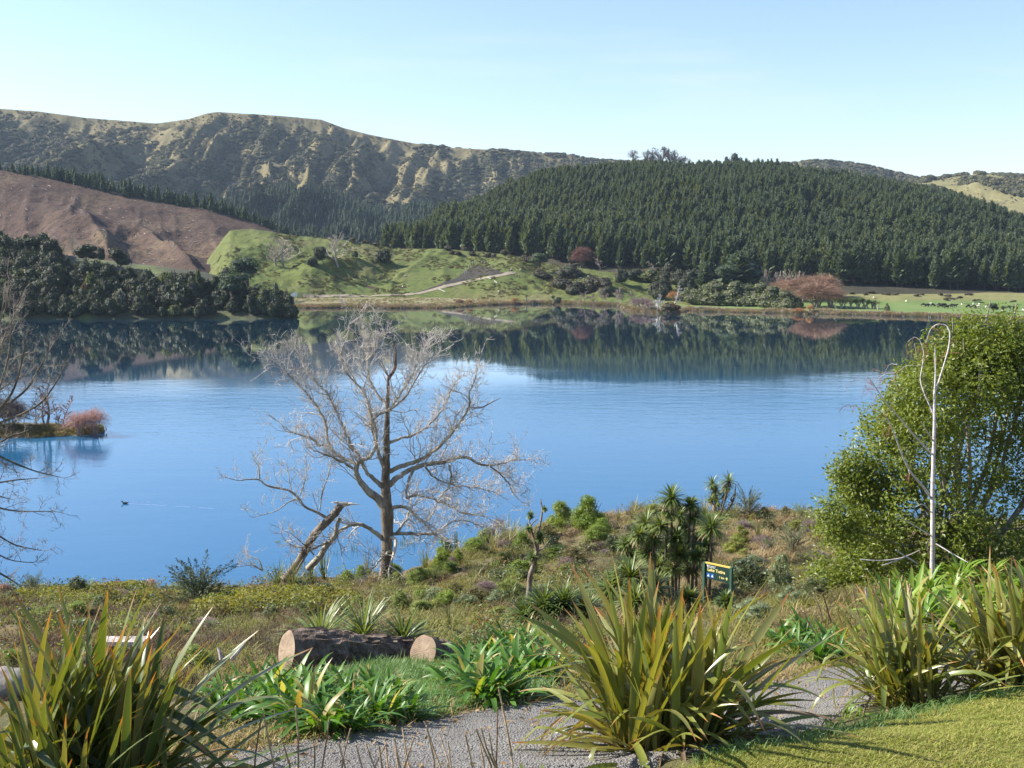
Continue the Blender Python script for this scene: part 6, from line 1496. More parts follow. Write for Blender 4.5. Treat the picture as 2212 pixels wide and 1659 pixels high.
# ------------------------------------------------------------------ shrubs on the bank
def near_bush(seed, mat, shape='dome', n=2600, size=0.035, aspect=0.45, stems=7, stem_mat=None, core=M_bushcore):
    """One unit tall and wide; shape dome, cone, column or feather."""
    rng = np.random.default_rng(seed); cr, tr = MB(), MB()
    for k in range(stems):
        a = rng.random() * 6.283; r = 0.3 * rng.random() ** 0.5
        tube(tr, [(0.03 * math.cos(a), 0.03 * math.sin(a), -0.05), (r * 0.5 * math.cos(a), r * 0.5 * math.sin(a), 0.4), (r * math.cos(a), r * math.sin(a), 0.8)], [0.014, 0.01, 0.004], 4, 0, False)
    if shape == 'feather':                                          # arching sprays
        for k in range(stems * 8):
            a = rng.random() * 6.283; z0 = 0.05 + 0.5 * rng.random(); el = 0.35 + 0.9 * rng.random(); L = 0.62 * (0.6 + 0.5 * rng.random())
            b = wander((0.05 * math.cos(a), 0.05 * math.sin(a), z0), (math.cos(a) * math.cos(el), math.sin(a) * math.cos(el), math.sin(el)), L, 6, 0.06, -0.03, rng)
            tube(tr, b, np.linspace(0.006, 0.002, 7), 3, 0, False); b = np.array(b)
            for q in range(int(n / (stems * 8))):
                t = rng.random() ** 0.8 * 5.99; i = int(t); p = b[i] + (b[i + 1] - b[i]) * (t - i); ax = (b[i + 1] - b[i]); ax /= np.linalg.norm(ax)
                w = 0.075 * (1 - t / 7.5)
                leaves(cr, (p + np.clip(RNG.normal(0, 0.6, 3), -1.2, 1.2) * w)[None], np.array([[0, 0, 1.0]]), size * 1.5, 0.3, 0, 0.7, along=ax)
    else:
        blobs = []
        nb = 24
        for k in range(nb):
            a = rng.random() * 6.283; z = 0.1 + 0.82 * (k + 0.5) / nb
            if shape == 'dome': R = 0.42 * math.sqrt(max(0.02, 1 - (max(0, z - 0.25) / 0.75) ** 2))
            elif shape == 'cone': R = 0.46 * (1 - z) ** 0.75 + 0.02
            else: R = 0.34 * (1 - 0.55 * z)
            q = 0.09 + 0.09 * rng.random() * (1.2 - z); r = max(0, R - q * 0.6) * (0.4 + 0.6 * rng.random())
            blobs.append(((r * math.cos(a), r * math.sin(a), min(z, 1 - q)), (q * 1.2, q * 1.2, q * 1.1)))
        if shape != 'column': blobs.append(((0, 0, 0.3), (0.36, 0.36, 0.3)))
        blob_cloud(cr, blobs, int(n * 1.8), size, aspect, 0, 0.5, 1, 1.0, low=-0.95)
    st = [stem_mat or M_bark]
    return parts_mesh('shrub', {'trunk': tr, 'crown': cr}, {'trunk': st, 'crown': [mat, core]})
def mk(name, cols, **kw): return leaf(name, cols, **kw)
L_green = mk('bank_green_leaf', [(0.15, 0.22, 0.035), (0.19, 0.26, 0.045), (0.235, 0.28, 0.06)], rough=0.5, spec=0.35, transl=0.4)
L_pale = mk('bank_pale_leaf', [(0.20, 0.26, 0.065), (0.25, 0.30, 0.085)], rough=0.5, spec=0.35, transl=0.35)
L_dark = mk('bank_dark_leaf', [(0.055, 0.075, 0.026), (0.08, 0.10, 0.032), (0.11, 0.125, 0.042)], rough=0.4, spec=0.45, transl=0.2)
L_grey = mk('bank_grey_green_leaf', [(0.16, 0.20, 0.10), (0.21, 0.25, 0.135)], rough=0.55, spec=0.35, transl=0.25)
L_blue = mk('conifer_spray', [(0.055, 0.085, 0.045), (0.085, 0.115, 0.06), (0.12, 0.145, 0.075)], rough=0.55, spec=0.35, transl=0.15)
L_brown = mk('bank_brown_leaf', [(0.13, 0.115, 0.04), (0.16, 0.13, 0.05), (0.115, 0.125, 0.035)], rough=0.6, spec=0.3, transl=0.25)
L_lime = mk('bank_lime_leaf', [(0.19, 0.22, 0.04), (0.235, 0.25, 0.055)], rough=0.5, spec=0.35, transl=0.35)
NB = {}
for i, (k, mat, sh, n, s, a) in enumerate([('dome', L_green, 'dome', 3000, 0.045, 0.4), ('cone', L_green, 'cone', 3200, 0.042, 0.4), ('column', L_pale, 'column', 2000, 0.045, 0.35), ('column2', L_green, 'column', 2000, 0.045, 0.3), ('brown', L_brown, 'dome', 2600, 0.045, 0.35),
                                           ('dark', L_dark, 'dome', 3000, 0.036, 0.55), ('lime', L_lime, 'dome', 1600, 0.05, 0.35), ('grey', L_grey, 'dome', 3000, 0.035, 0.4), ('feather', L_blue, 'feather', 5200, 0.030, 0.3), ('greyfeather', L_grey, 'feather', 3600, 0.026, 0.3), ('fern', L_pale, 'feather', 3000, 0.03, 0.3)]):
    NB[k] = near_bush(400 + i, mat, sh, n, s, a, core=mat)
GREYTW = parts_mesh('shrub', twig_dome(430, 800, 8, 0.004), {'trunk': [M_bark], 'crown': [M_mauvetwig]})
PINKTW = parts_mesh('shrub', twig_dome(431, 700, 8, 0.004), {'trunk': [M_bark], 'crown': [M_pinktwig]})
def BP(name, label, kind_, x, y, h, w, cat='shrub', group=None, sink=0.08):
    p = g2(x, y); m = pxm(p.y) * K / 0.96; p.z -= sink
    return plant(name, label, cat, NB[kind_] if isinstance(kind_, str) else kind_, p, h * m, w * m, None, group)
BP('conifer_shrub', 'dark green feathery conifer shrub on the left bank edge', 'feather', 425, 1305, 118, 150)
BP('young_tree', 'slim upright grey green young tree at the far left of the bank', 'greyfeather', 75, 1278, 52, 40, 'tree')
BP('shrub', 'dark round shrub behind the tall tips of the left flax', 'dark', 168, 1280, 40, 36)
BP('shrub', 'pink tinged leafless shrub left of the conifer shrub', PINKTW, 325, 1275, 34, 34)
BP('shrub', 'bright green low shrub at the bank edge left of the conifer shrub', 'lime', 248, 1275, 24, 60)
BP('shrub', 'reddish brown twiggy shrub at the left edge of the bank', PINKTW, 8, 1285, 34, 40)
for k, (x, y, h, w, kd, lb) in enumerate([
    (1210, 1143, 66, 54, 'dome', 'tall fresh green bush left of the pointed one on the mound'), (1273, 1142, 78, 74, 'cone', 'pointed bright green bush on the skyline of the mound'), (1299, 1150, 36, 48, 'dome', 'low rounded bush at the right foot of the pointed one'),
    (1180, 1163, 36, 48, 'brown', 'brownish rounded bush in front of the tall fresh green bush'), (1002, 1178, 42, 44, 'column', 'bright upright bush right of the bare tree trunk'), (1047, 1182, 46, 42, 'column', 'second bright upright bush right of the bare tree trunk'),
    (1127, 1186, 44, 38, 'column2', 'green upright bush behind the thin cabbage tree'), (1078, 1150, 48, 30, GREYTW, 'grey leafless twiggy bush on the edge of the mound'), (1127, 1240, 30, 60, 'column2', 'grassy green shrub in the hollow left of the thin cabbage tree'),
    (1073, 1260, 36, 44, 'dark', 'dark glossy shrub low on the bank left of the thin cabbage tree'), (1602, 1172, 44, 36, 'lime', 'lime green rounded bush alone in the dry grass'), (1626, 1133, 28, 20, 'lime', 'yellowish small bush above the lime one on the mound'),
    (1712, 1188, 66, 74, 'greyfeather', 'grey green feathery bush in the dry grass near the big evergreen'), (1731, 1122, 48, 44, 'fern', 'pale feathery fronds on the skyline near the big evergreen'), (1614, 1114, 74, 58, 'greyfeather', 'tall grey green feathery bush beside the far cabbage tree'),
    (1652, 1120, 30, 22, 'brown', 'brown pointed bush on the skyline of the mound'), (1698, 1118, 28, 22, 'brown', 'second brown pointed bush on the skyline of the mound'), (1410, 1107, 24, 38, 'lime', 'yellow green bush behind the cabbage tree heads'),
    (1768, 1118, 30, 30, 'greyfeather', 'small feathery bush touching the big evergreen'), (1380, 1104, 28, 44, 'greyfeather', 'blue green feathery bush on the lake edge left of the cabbage heads'), (1560, 1120, 28, 60, 'fern', 'pale ferny plants at the foot of the far cabbage tree'),
    (1619, 1275, 78, 116, 'dark', 'dark olive shrub right of the lake sign'), (1687, 1280, 98, 60, 'grey', 'upright grey green bush in front of the dark shrub'), (1630, 1335, 50, 92, 'grey', 'pale small leaved shrub behind the centre flax'),
    (1712, 1312, 54, 66, 'grey', 'grey green shrub left of the withered agapanthus'), (1570, 1300, 46, 70, 'dark', 'dark shrub under the lake sign'), (1760, 1290, 50, 70, 'dark', 'dark low shrub at the left foot of the big evergreen'),
    (2200, 1215, 84, 120, 'dark', 'dark brownish shrub at the right edge below the big evergreen'), (2120, 1235, 50, 90, 'brown', 'brown green shrub behind the bright agapanthus'), (812, 1222, 30, 44, 'column', 'pale green bush left of the bare tree trunk'),
    (925, 1215, 40, 44, 'column2', 'green bush close right of the bare tree trunk'), (960, 1200, 44, 34, 'dome', 'small round green bush right of the bare tree trunk'), (745, 1240, 34, 52, 'column', 'yellow green bush at the foot of the fallen limb'),
    (560, 1262, 26, 30, 'lime', 'small lime plant at the left of the flax row under the fallen limb'), (430, 1448, 70, 84, 'column', 'fresh green weedy shrub between the left flax and the log'), (895, 1262, 34, 40, 'column', 'pale shrub in front of the bare tree trunk'),
    (20, 1450, 60, 60, 'column2', 'green weedy plant at the left edge behind the flax'), (1850, 1265, 90, 80, 'dome', 'olive leafy bush at the front foot of the big evergreen'), (1390, 1180, 60, 80, 'dark', 'dark bush inside the cabbage tree clump'), (1460, 1230, 80, 120, 'dark', 'dark bush filling the base of the cabbage tree clump')]):
    BP('bush', lb, kd, x, y, h, w)

# more bushes of the same kinds, told apart by their order along the bank
def fill(n, x0, x1, y0, y1, kinds, hr, wr, name, group, phrase):
    for k in range(n):
        BP(name, phrase % 'one', kinds[RNG.integers(len(kinds))], RNG.uniform(x0, x1), RNG.uniform(y0, y1), RNG.uniform(*hr), RNG.uniform(*wr), group=group)
    number(group, phrase)
fill(26, 590, 1010, 1205, 1262, ['column', 'column2', 'lime', 'dome', 'fern'], (20, 44), (26, 56), 'bush', 'green bushes along the bank edge under the bare tree', 'small green bush, %s from the left along the bank edge under the bare tree')
fill(30, 960, 1330, 1165, 1300, ['column2', 'grey', 'dark', 'brown', 'dome', GREYTW], (18, 40), (30, 62), 'bush', 'low bushes on the slope of the mound', 'low bush, %s from the left on the open slope of the mound')
fill(22, 1560, 1790, 1125, 1260, ['grey', 'brown', 'greyfeather', 'lime', GREYTW], (18, 42), (26, 54), 'bush', 'bushes in the dry grass right of the cabbage trees', 'low bush, %s from the left in the dry grass right of the cabbage trees')
fill(24, 0, 620, 1290, 1370, ['dark', 'brown', GREYTW, 'grey', 'column2'], (18, 40), (34, 70), 'bush', 'brushy bushes on the left of the bank', 'low brushy bush, %s from the left on the left part of the bank')
fill(22, 620, 1130, 1275, 1350, ['dark', 'column2', 'brown', 'lime', 'grey', 'column'], (18, 44), (30, 66), 'bush', 'low bushes behind the log', 'low bush, %s from the left on the slope behind the log')
# ------------------------------------------------------------------ small flaxes on the bank
M_flaxfar = leaf('bank_flax', [(0.10, 0.125, 0.045), (0.14, 0.16, 0.065), (0.20, 0.20, 0.10)], 0.4, 0.45, 0.25)
M_flaxpale = leaf('pale_flax', [(0.22, 0.22, 0.11), (0.28, 0.26, 0.15), (0.17, 0.18, 0.07)], 0.45, 0.4, 0.25)
def fan_plant(seed, n, mat, w=0.03, lean=0.9, bend=0.8):
    rng = np.random.default_rng(seed); mb = MB()
    for k in range(n):
        V, f, A, E = strap(0.75 + 0.4 * rng.random(), w, bend * rng.random() ** 1.5 * 1.6, 5, 0.3, tilt0=0.05 + lean * rng.random() ** 1.3 * 0.8)
        M = Matrix.Rotation(rng.random() * 6.283, 3, 'Z'); mb.add(V @ np.array(M).T + np.array([rng.normal(0, 0.05), rng.normal(0, 0.05), -0.03]), f, 0, A, E)
    return mb.mesh('flax', [mat])
SF = [fan_plant(440 + i, 34, M_flaxfar) for i in range(4)]; SP_ = [fan_plant(450 + i, 36, M_flaxpale, 0.028, 1.0, 1.0) for i in range(2)]
for k, (x, y, h, pale, lb) in enumerate([(548, 1262, 34, 0, 'small flax at the left end of the row under the fallen limb'), (600, 1270, 42, 0, 'second small flax from the left under the fallen limb'), (632, 1280, 52, 0, 'larger small flax beneath the foot of the fallen limb'), (668, 1262, 44, 0, 'small flax right of the foot of the fallen limb'),
        (700, 1252, 44, 0, 'small flax midway between fallen limb and trunk'), (722, 1240, 40, 0, 'small upright flax nearer the trunk'), (768, 1236, 42, 0, 'small flax just left of the trunk'), (795, 1245, 36, 1, 'pale small flax at the left foot of the trunk'), (866, 1222, 40, 0, 'small flax just right of the trunk'), (895, 1216, 48, 0, 'leafy flax on the lake edge right of the trunk'),
        (920, 1235, 36, 0, 'low flax right of the trunk'), (1064, 1196, 44, 1, 'pale arching flax on the left shoulder of the mound'), (1096, 1178, 44, 1, 'second pale arching flax on the shoulder of the mound'), (1110, 1162, 32, 1, 'pale flax with dead stalks at the top of the shoulder'), (1257, 1143, 28, 1, 'spiky pale flax in front of the pointed bush'),
        (1213, 1136, 34, 1, 'spiky flax in front of the tall fresh green bush'), (1026, 1260, 28, 1, 'pale yellow arching plant low on the bank'), (1099, 1306, 44, 0, 'spiky flax on the open slope left of the thin cabbage tree'), (970, 1352, 36, 0, 'small spiky flax on the grass behind the log'), (1366, 1121, 34, 1, 'pale flax on the skyline left of the cabbage heads'), (1335, 1125, 24, 1, 'small pale flax on the skyline by the pointed bush'),
        (1638, 1168, 30, 0, 'spiky flax right of the lime bush'), (1522, 1112, 30, 1, 'pale spiky flax left of the far cabbage tree'), (1585, 1118, 26, 1, 'pale spiky flax right of the far cabbage tree'), (1120, 1238, 32, 0, 'green flax in the hollow beside the thin cabbage tree'), (985, 1196, 34, 0, 'green flax under the upright bushes right of the trunk')]):
    p = g2(x, y); m = pxm(p.y) * K / 0.96
    plant('flax', lb, 'flax', (SP_ if pale else SF)[k % 2], p, h * m * 1.5, h * m * 1.35)

# ------------------------------------------------------------------ cabbage trees
M_cord = leaf('cabbage_blade', [(0.095, 0.14, 0.038), (0.13, 0.18, 0.05), (0.185, 0.225, 0.07)], 0.4, 0.5, 0.3)
def Zc(pts): return [(1267.3 + a * 0.2344, 1025.3 + b * 0.2344) for a, b in pts]
def cabbage_clump(name, label, base, heads, d, trunks, n=150, wd=0.05, sk=True):
    o = bpy.data.objects.new(name, None); COL.objects.link(o); tag(o, label, 'tree')
    rng = np.random.default_rng(int(base[0]))
    for (x, y, r), b in zip(heads, trunks):
        dd = d + rng.uniform(-1.0, 1.0); c = np.array(P2(x, y, dd)); R = r * K * pxm(dd)
        if b is not None:
            q = np.array(seat(b[0] * K, b[1] * K, dd)) - [0, 0, 0.2]
            mb = MB(); tube(mb, [q, q * 0.5 + c * 0.5 + [rng.normal(0, 0.08), 0, 0], c - [0, 0, R * 0.1]], [0.05, 0.042, 0.038], 7, 0, True, 0.12); link('trunk', mb.mesh('trunk', [M_bark], True), o)
        mb = MB(); rosette(mb, c, R * 1.4, n, wd, 0, rng, -0.62, seg=4, dead_mat=1)
        if sk:
            V = []
            for k in range(26):
                a = rng.random() * 6.283; s = c - [0, 0, R * 0.05]; L = R * (0.6 + 0.4 * rng.random()); r1 = R * 0.22
                e = s + [r1 * math.cos(a), r1 * math.sin(a), -L]; t = np.array([-math.sin(a), math.cos(a), 0]) * 0.02
                mb.add([s - t, s + t, e], [[0, 1, 2]], 1)
        link('head', mb.mesh('head', [M_cord, M_dead]), o)
    return o
zh = lambda L: [(1267.3 + a * 0.2344, 1025.3 + b * 0.2344, r * 0.2344) for a, b, r in L]
cabbage_clump('cabbage_tree', 'tall many headed cabbage tree clump left of the lake sign', (1430, 1260), zh([(480, 560, 100), (680, 480, 95), (900, 520, 95), (560, 720, 105), (720, 720, 105), (860, 740, 100), (1010, 760, 95), (430, 760, 100), (1090, 420, 90), (650, 850, 100), (800, 860, 95), (960, 870, 95), (550, 450, 118), (780, 220, 118), (745, 340, 95), (860, 380, 95), (960, 285, 88), (990, 400, 85), (830, 590, 115), (1150, 490, 128), (1030, 620, 105), (1110, 660, 95), (620, 600, 105), (370, 640, 95)]), 34.0,
              [None] * 12 + [(1440, 1270), (1455, 1268), (1450, 1268), (1465, 1266), (1490, 1266), (1495, 1268), (1462, 1275), (1530, 1262), (1505, 1270), (1525, 1272), (1420, 1278), (1370, 1275)])
for x, y, r, lb in [(1320, 1272, 44, 'large spiky young cabbage tree at the left front of the clump'), (1362, 1245, 42, 'second spiky young cabbage tree behind the large one'), (1372, 1300, 40, 'low spiky young cabbage tree behind the centre flax leaves'), (1175, 1312, 46, 'bushy ground level cabbage tree right of the thin trunk'), (1217, 1306, 46, 'bushy ground level cabbage tree nearest the tall clump'), (1134, 1330, 38, 'low spiky cabbage tree at the left of the ground level group'), (1264, 1320, 34, 'low spiky cabbage tree half hidden by the centre flax'), (1488, 1296, 24, 'young cabbage tree under the left post of the lake sign'), (1566, 1300, 20, 'young cabbage tree growing in front of the lake sign'), (1410, 1275, 40, 'dark young cabbage tree at the foot of the tall clump')]:
    dd = 29.0 if y < 1300 and x > 1300 else 26.5; h = r * K * pxm(dd)
    o = bpy.data.objects.new('young_cabbage_tree', None); COL.objects.link(o); tag(o, lb, 'cabbage tree')
    q = np.array(seat(x * K, (y + 8) * K, dd)); c = np.array(P2(x, y + r * 0.05, dd)); rng = np.random.default_rng(int(x)); c[2] = max(c[2], q[2] + 0.35)
    mb = MB(); tube(mb, [q - [0, 0, 0.15], q * 0.5 + c * 0.5, c], [0.07, 0.06, 0.05], 7, 0); link('trunk', mb.mesh('trunk', [M_bark], True), o)
    mb = MB(); rosette(mb, c, h * 1.45, 180, 0.05, 0, rng, -0.3, seg=4, dead_mat=1); link('head', mb.mesh('head', [M_cord, M_dead]), o)
cabbage_clump('cabbage_tree', 'pale many headed cabbage tree on the far lip of the mound against the lake', (1550, 1110), zh([(1160, 85, 78), (1310, 62, 78), (1185, 150, 70), (1270, 175, 72), (1200, 250, 72), (1150, 230, 60), (1290, 110, 60)]), 66.0, [(1552, 1108)] * 7, 60, 0.07)
o = bpy.data.objects.new('dead_branch', None); COL.objects.link(o); tag(o, 'black bare forked branch right of the far cabbage tree', 'branch')
mb = MB(); limb(mb, Zc([(1290, 350), (1340, 260), (1365, 200), (1372, 100)]) and [(a * K, b * K) for a, b in Zc([(1290, 350), (1340, 260), (1365, 200), (1372, 100)])], [1.6, 1.3, 1.0, 0.4], 66, 0, None); link('stem', mb.mesh('stem', [M_bark], True), o)
mb = MB(); limb(mb, [(a * K, b * K) for a, b in Zc([(1340, 260), (1325, 220), (1360, 180)])], [1.0, 0.8, 0.4], 66, 0, None); link('fork', mb.mesh('fork', [M_bark], True), o)
# thin forked cabbage tree
ZT = lambda pts: [((979.3 + a * 0.1736) * K, (1036.9 + b * 0.1736) * K) for a, b in pts]
o = bpy.data.objects.new('cabbage_tree', None); COL.objects.link(o); tag(o, 'thin forked cabbage tree with a bare dead limb on the open slope', 'tree')
M_cordbark = bark_mat('cabbage_bark', (0.13, 0.095, 0.07), (0.24, 0.19, 0.15), (0.36, 0.31, 0.26))
TDp = 38.0
mb = MB(); limb(mb, ZT([(938, 1560), (940, 1450), (950, 1250), (965, 1150), (1000, 1060), (1035, 930), (1045, 880)]), [3.4, 3.0, 2.6, 2.6, 2.3, 2.0, 1.8], TDp, 0, None, 0, 8); link('trunk', mb.mesh('trunk', [M_cordbark], True), o)
for pts, rad in [([(1040, 900), (1010, 760), (975, 640), (965, 570), (940, 520), (948, 470)], [1.6, 1.4, 1.2, 1.0, 0.8, 0.7]), ([(1050, 890), (1055, 760), (1060, 640), (1090, 500), (1112, 350), (1090, 290), (1086, 230)], [1.5, 1.5, 1.5, 1.2, 1.0, 0.8, 0.4]), ([(965, 570), (1000, 520), (1050, 490)], [0.8, 0.6, 0.4]), ([(1060, 880), (1110, 860), (1160, 790)], [1.2, 0.8, 0.4]), ([(985, 700), (1020, 640), (1015, 560)], [0.7, 0.5, 0.3])]:
    mb = MB(); limb(mb, ZT(pts), rad, TDp, 0.3, None, 0, 6); link('limb', mb.mesh('limb', [M_cordbark], True), o)
for x, y, r in [(955, 440, 46), (940, 600, 50), (1080, 720, 78), (990, 960, 80), (1140, 360, 34)]:
    (u, v), = ZT([(x, y)]); c = np.array(P(u, v, TDp)); mb = MB(); rosette(mb, c, r * 0.1736 * K * pxm(TDp) * 1.5, 70, 0.05, 0, np.random.default_rng(x), -0.75, seg=4, dead_mat=1); link('head', mb.mesh('head', [M_cord, M_dead]), o)
# spiky plants just behind the log
for x, y, r, lb in [(692, 1362, 62, 'spiky cabbage tree behind the left half of the log'), (785, 1368, 60, 'spiky cabbage tree behind the middle of the log'), (872, 1392, 50, 'low spiky cabbage tree behind the notch of the log')]:
    dd = 20.6; o = bpy.data.objects.new('young_cabbage_tree', None); COL.objects.link(o); tag(o, lb, 'cabbage tree')
    q = np.array(seat(x * K, y * K, dd)); c = q + [0, 0, 0.38]; rng = np.random.default_rng(int(x))
    mb = MB(); tube(mb, [q - [0, 0, 0.2], c], [0.06, 0.05], 7, 0); link('trunk', mb.mesh('trunk', [M_bark], True), o)
    mb = MB(); rosette(mb, c, r * K * pxm(dd) * 1.75, 130, 0.04, 0, rng, -0.2, seg=4, dead_mat=1); link('head', mb.mesh('head', [M_cord, M_dead]), o)

# ------------------------------------------------------------------ lake sign
SD = 30.0
a_, b_ = P(705.5, 562.0, SD + 0.25), P(730.0, 567.2, SD - 0.25); b_.z = a_.z
sx = (b_ - a_); wid = math.hypot(sx.x, sx.y); ang = math.atan2(sx.y, sx.x); bh = 17.2 * pxm(SD)
sg = bpy.data.objects.new('lake_sign', None); COL.objects.link(sg)
sg.location = (a_.x, a_.y, a_.z); roll = math.atan2(b_.z - a_.z, wid)
sg.rotation_euler = (0, roll * -1, ang)
tag(sg, 'dark green lake name sign with a yellow top edge among the shrubs', 'sign')
M_sign = plain('sign_green', [(0.012, 0.035, 0.028), (0.016, 0.045, 0.034)], 2, 0.5); M_yel = plain('sign_yellow', [(0.62, 0.42, 0.08), (0.7, 0.5, 0.12)], 2, 0.6)
M_postg = plain('post_green', [(0.03, 0.085, 0.055), (0.05, 0.115, 0.075)], 3, 0.7); M_blue = plain('icon_blue', [(0.01, 0.10, 0.34), (0.012, 0.12, 0.4)], 2, 0.5); M_wht = plain('sign_white', [(0.75, 0.75, 0.75), (0.8, 0.8, 0.8)], 2, 0.6); M_gold = plain('sign_gold', [(0.72, 0.62, 0.22), (0.78, 0.68, 0.26)], 2, 0.6)
mb = MB(); box(mb, (0, 0, -bh), (wid, 0.04, -0.035)); link('board', mb.mesh('board', [M_sign]), sg)
mb = MB(); box(mb, (-0.005, -0.012, -0.034), (wid + 0.005, 0.05, 0.0)); link('top_edge', mb.mesh('top_edge', [M_yel]), sg)
for q in (-0.07, wid + 0.008):
    mb = MB(); box(mb, (q, -0.03, -1.1), (q + 0.062, 0.07, -0.01 if q < 0 else 0.0)); link('post', mb.mesh('post', [M_postg]), sg)
def text(body, size, x, z, mat, name='lettering', bold=0.0):
    cu = bpy.data.curves.new(name, 'FONT'); cu.body = body; cu.size = size; cu.extrude = 0.002; cu.offset = bold; cu.materials.append(mat)
    t_ = bpy.data.objects.new(name, cu); COL.objects.link(t_); dg = bpy.context.evaluated_depsgraph_get(); me = bpy.data.meshes.new_from_object(t_.evaluated_get(dg)); bpy.data.objects.remove(t_)
    return link(name, me, sg, (x, -0.004, z), (math.pi / 2, 0, 0))
text('Lake Tutira', 0.118, 0.07, -0.225, M_gold, bold=0.003)
text('Department of', 0.034, 0.115, -0.092, M_wht, bold=0.001); text('Conservation', 0.034, 0.115, -0.128, M_wht, bold=0.001)
text('1 km', 0.085, wid * 0.56, -0.37, M_gold, bold=0.002)
mb = MB(); V = [(0.05, -0.005, -0.06), (0.095, -0.005, -0.06), (0.095, -0.005, -0.13), (0.072, -0.005, -0.13), (0.072, -0.005, -0.09), (0.05, -0.005, -0.085)]
mb.add(V, [[0, 5, 4, 1]]); mb.add([V[1], V[4], V[3], V[2]], [[0, 1, 2, 3]]); link('emblem', mb.mesh('emblem', [M_wht]), sg)
for k in range(2):
    x0 = 0.05 + k * 0.125; mb = MB(); box(mb, (x0, -0.005, -0.40), (x0 + 0.105, 0.0, -0.29)); ic = link('icon', mb.mesh('icon', [M_blue]), sg)
    mb = MB(); mb.add([(x0 + 0.02, -0.008, -0.385), (x0 + 0.045, -0.008, -0.385), (x0 + 0.052, -0.008, -0.36), (x0 + 0.06, -0.008, -0.385), (x0 + 0.085, -0.008, -0.385), (x0 + 0.052, -0.008, -0.305)], [[0, 1, 2, 5]]); mb.add([(x0 + 0.06, -0.008, -0.385), (x0 + 0.085, -0.008, -0.385), (x0 + 0.052, -0.008, -0.305), (x0 + 0.052, -0.008, -0.36)], [[0, 1, 2, 3]])
    link('tent_symbol', mb.mesh('tent_symbol', [M_wht]), ic)
xa = wid * 0.88; mb = MB(); mb.add([(xa, -0.005, -0.30), (xa - 0.04, -0.005, -0.345), (xa + 0.04, -0.005, -0.345)], [[0, 1, 2]]); box(mb, (xa - 0.013, -0.005, -0.385), (xa + 0.013, -0.001, -0.346)); link('arrow', mb.mesh('arrow', [M_gold]), sg)

# ------------------------------------------------------------------ the log
def wood_end_mat():
    m, N, L, b = nodes('sawn_wood')
    n = noise(N, L, 3, 5, 0.6); w = N.new('ShaderNodeTexWave'); w.wave_type = 'RINGS'; w.rings_direction = 'X'; w.inputs['Scale'].default_value = 9; w.inputs['Distortion'].default_value = 3
    L.new(N.new('ShaderNodeTexCoord').outputs['Object'], w.inputs['Vector'])
    c = ramp(N, L, n, [(0.34, (0.085, 0.06, 0.04)), (0.48, (0.18, 0.135, 0.09)), (0.66, (0.27, 0.215, 0.15))])
    L.new(mix(N, L, mix(N, L, 0.55, (0.0, 0.0, 0.0), w.outputs[0]), c, (0.3, 0.2, 0.12)), b.inputs['Base Color']); b.inputs['Roughness'].default_value = 0.85; return m
M_sawn = wood_end_mat()
M_logbark = bark_mat('log_bark', (0.075, 0.053, 0.038), (0.16, 0.118, 0.086), (0.29, 0.235, 0.185), 5.0)
def log_piece(name, parent, a, b, ra, rb, seed, sides=44, rings=60, mat=M_logbark, e0=True, e1=True, prof=None):
    a, b = np.array(a), np.array(b); ax = (b - a); L = np.linalg.norm(ax); ax /= L; s = np.cross(ax, [0, 0, 1]); s /= np.linalg.norm(s); t = np.cross(s, ax)
    th = np.arange(sides) * 6.283 / sides; q = np.linspace(0, 1, rings); V = np.zeros((rings, sides, 3))
    R = (ra * (1 - q) + rb * q)[:, None] * np.ones((1, sides))
    if prof is not None: R = R * np.interp(q, *zip(*prof))[:, None]
    TH, Q = np.meshgrid(th, q)
    wrapn = lambda f, o, sd: fbm(np.cos(TH) * f + 10 + sd, Q * L * o + np.sin(TH) * f, 3, seed + sd)
    ridge = np.abs(2 * wrapn(2.6, 1.2, 3) - 1)
    R = R * (1 + 0.22 * (wrapn(0.9, 0.7, 1) - 0.5) + (0.20 * np.clip(4 * Q * (1 - Q) + 0.1, 0, 1)) * (0.4 - ridge) + 0.30 * (wrapn(6, 5, 7) - 0.5) * np.clip(6 * Q * (1 - Q), 0, 1))
    V = a + ax * (Q * L)[..., None] + R[..., None] * (np.cos(TH)[..., None] * s + np.sin(TH)[..., None] * t)
    mb = MB(); i = np.arange(rings - 1)[:, None] * sides; j = np.arange(sides)[None, :]
    mb.add(V.reshape(-1, 3), np.stack([i + j, i + (j + 1) % sides, i + sides + (j + 1) % sides, i + sides + j], -1).reshape(-1, 4))
    o = link(name, mb.mesh(name, [mat], False), parent)
    for e, ring, sg_ in ((e0, 0, -1), (e1, rings - 1, 1)):
        if not e: continue
        c = V[ring].mean(0) + ax * sg_ * 0.012; vv = [c]
        for f in (0.35, 0.7, 0.985): vv += list(c + (V[ring] - c) * f + ax * sg_ * 0.006 * RNG.normal(size=(sides, 1)) * (f < 0.9) + ax * (-sg_ * 0.010 if f > 0.9 else 0))
        fs = [[0, 1 + k, 1 + (k + 1) % sides] for k in range(sides)]; m2 = MB(); m2.add(vv, fs)
        m2.f.append(np.array([[1 + r * sides + k, 1 + (r + 1) * sides + k, 1 + (r + 1) * sides + (k + 1) % sides, 1 + r * sides + (k + 1) % sides] for r in range(2) for k in range(sides)])); m2.m.append(np.zeros(2 * sides, int))
        link('sawn_end', m2.mesh('sawn_end', [M_sawn], True), o if parent is not None else o)
    return o
lg = bpy.data.objects.new('fallen_log', None); COL.objects.link(lg); tag(lg, 'long thick bark covered log with a pale sawn left end lying across the grass', 'log')
LDp = 18.2
A = P2(618, 1405, LDp - 0.8); B = P2(915, 1424, LDp + 0.5)
r0 = 43 * K * pxm(LDp)
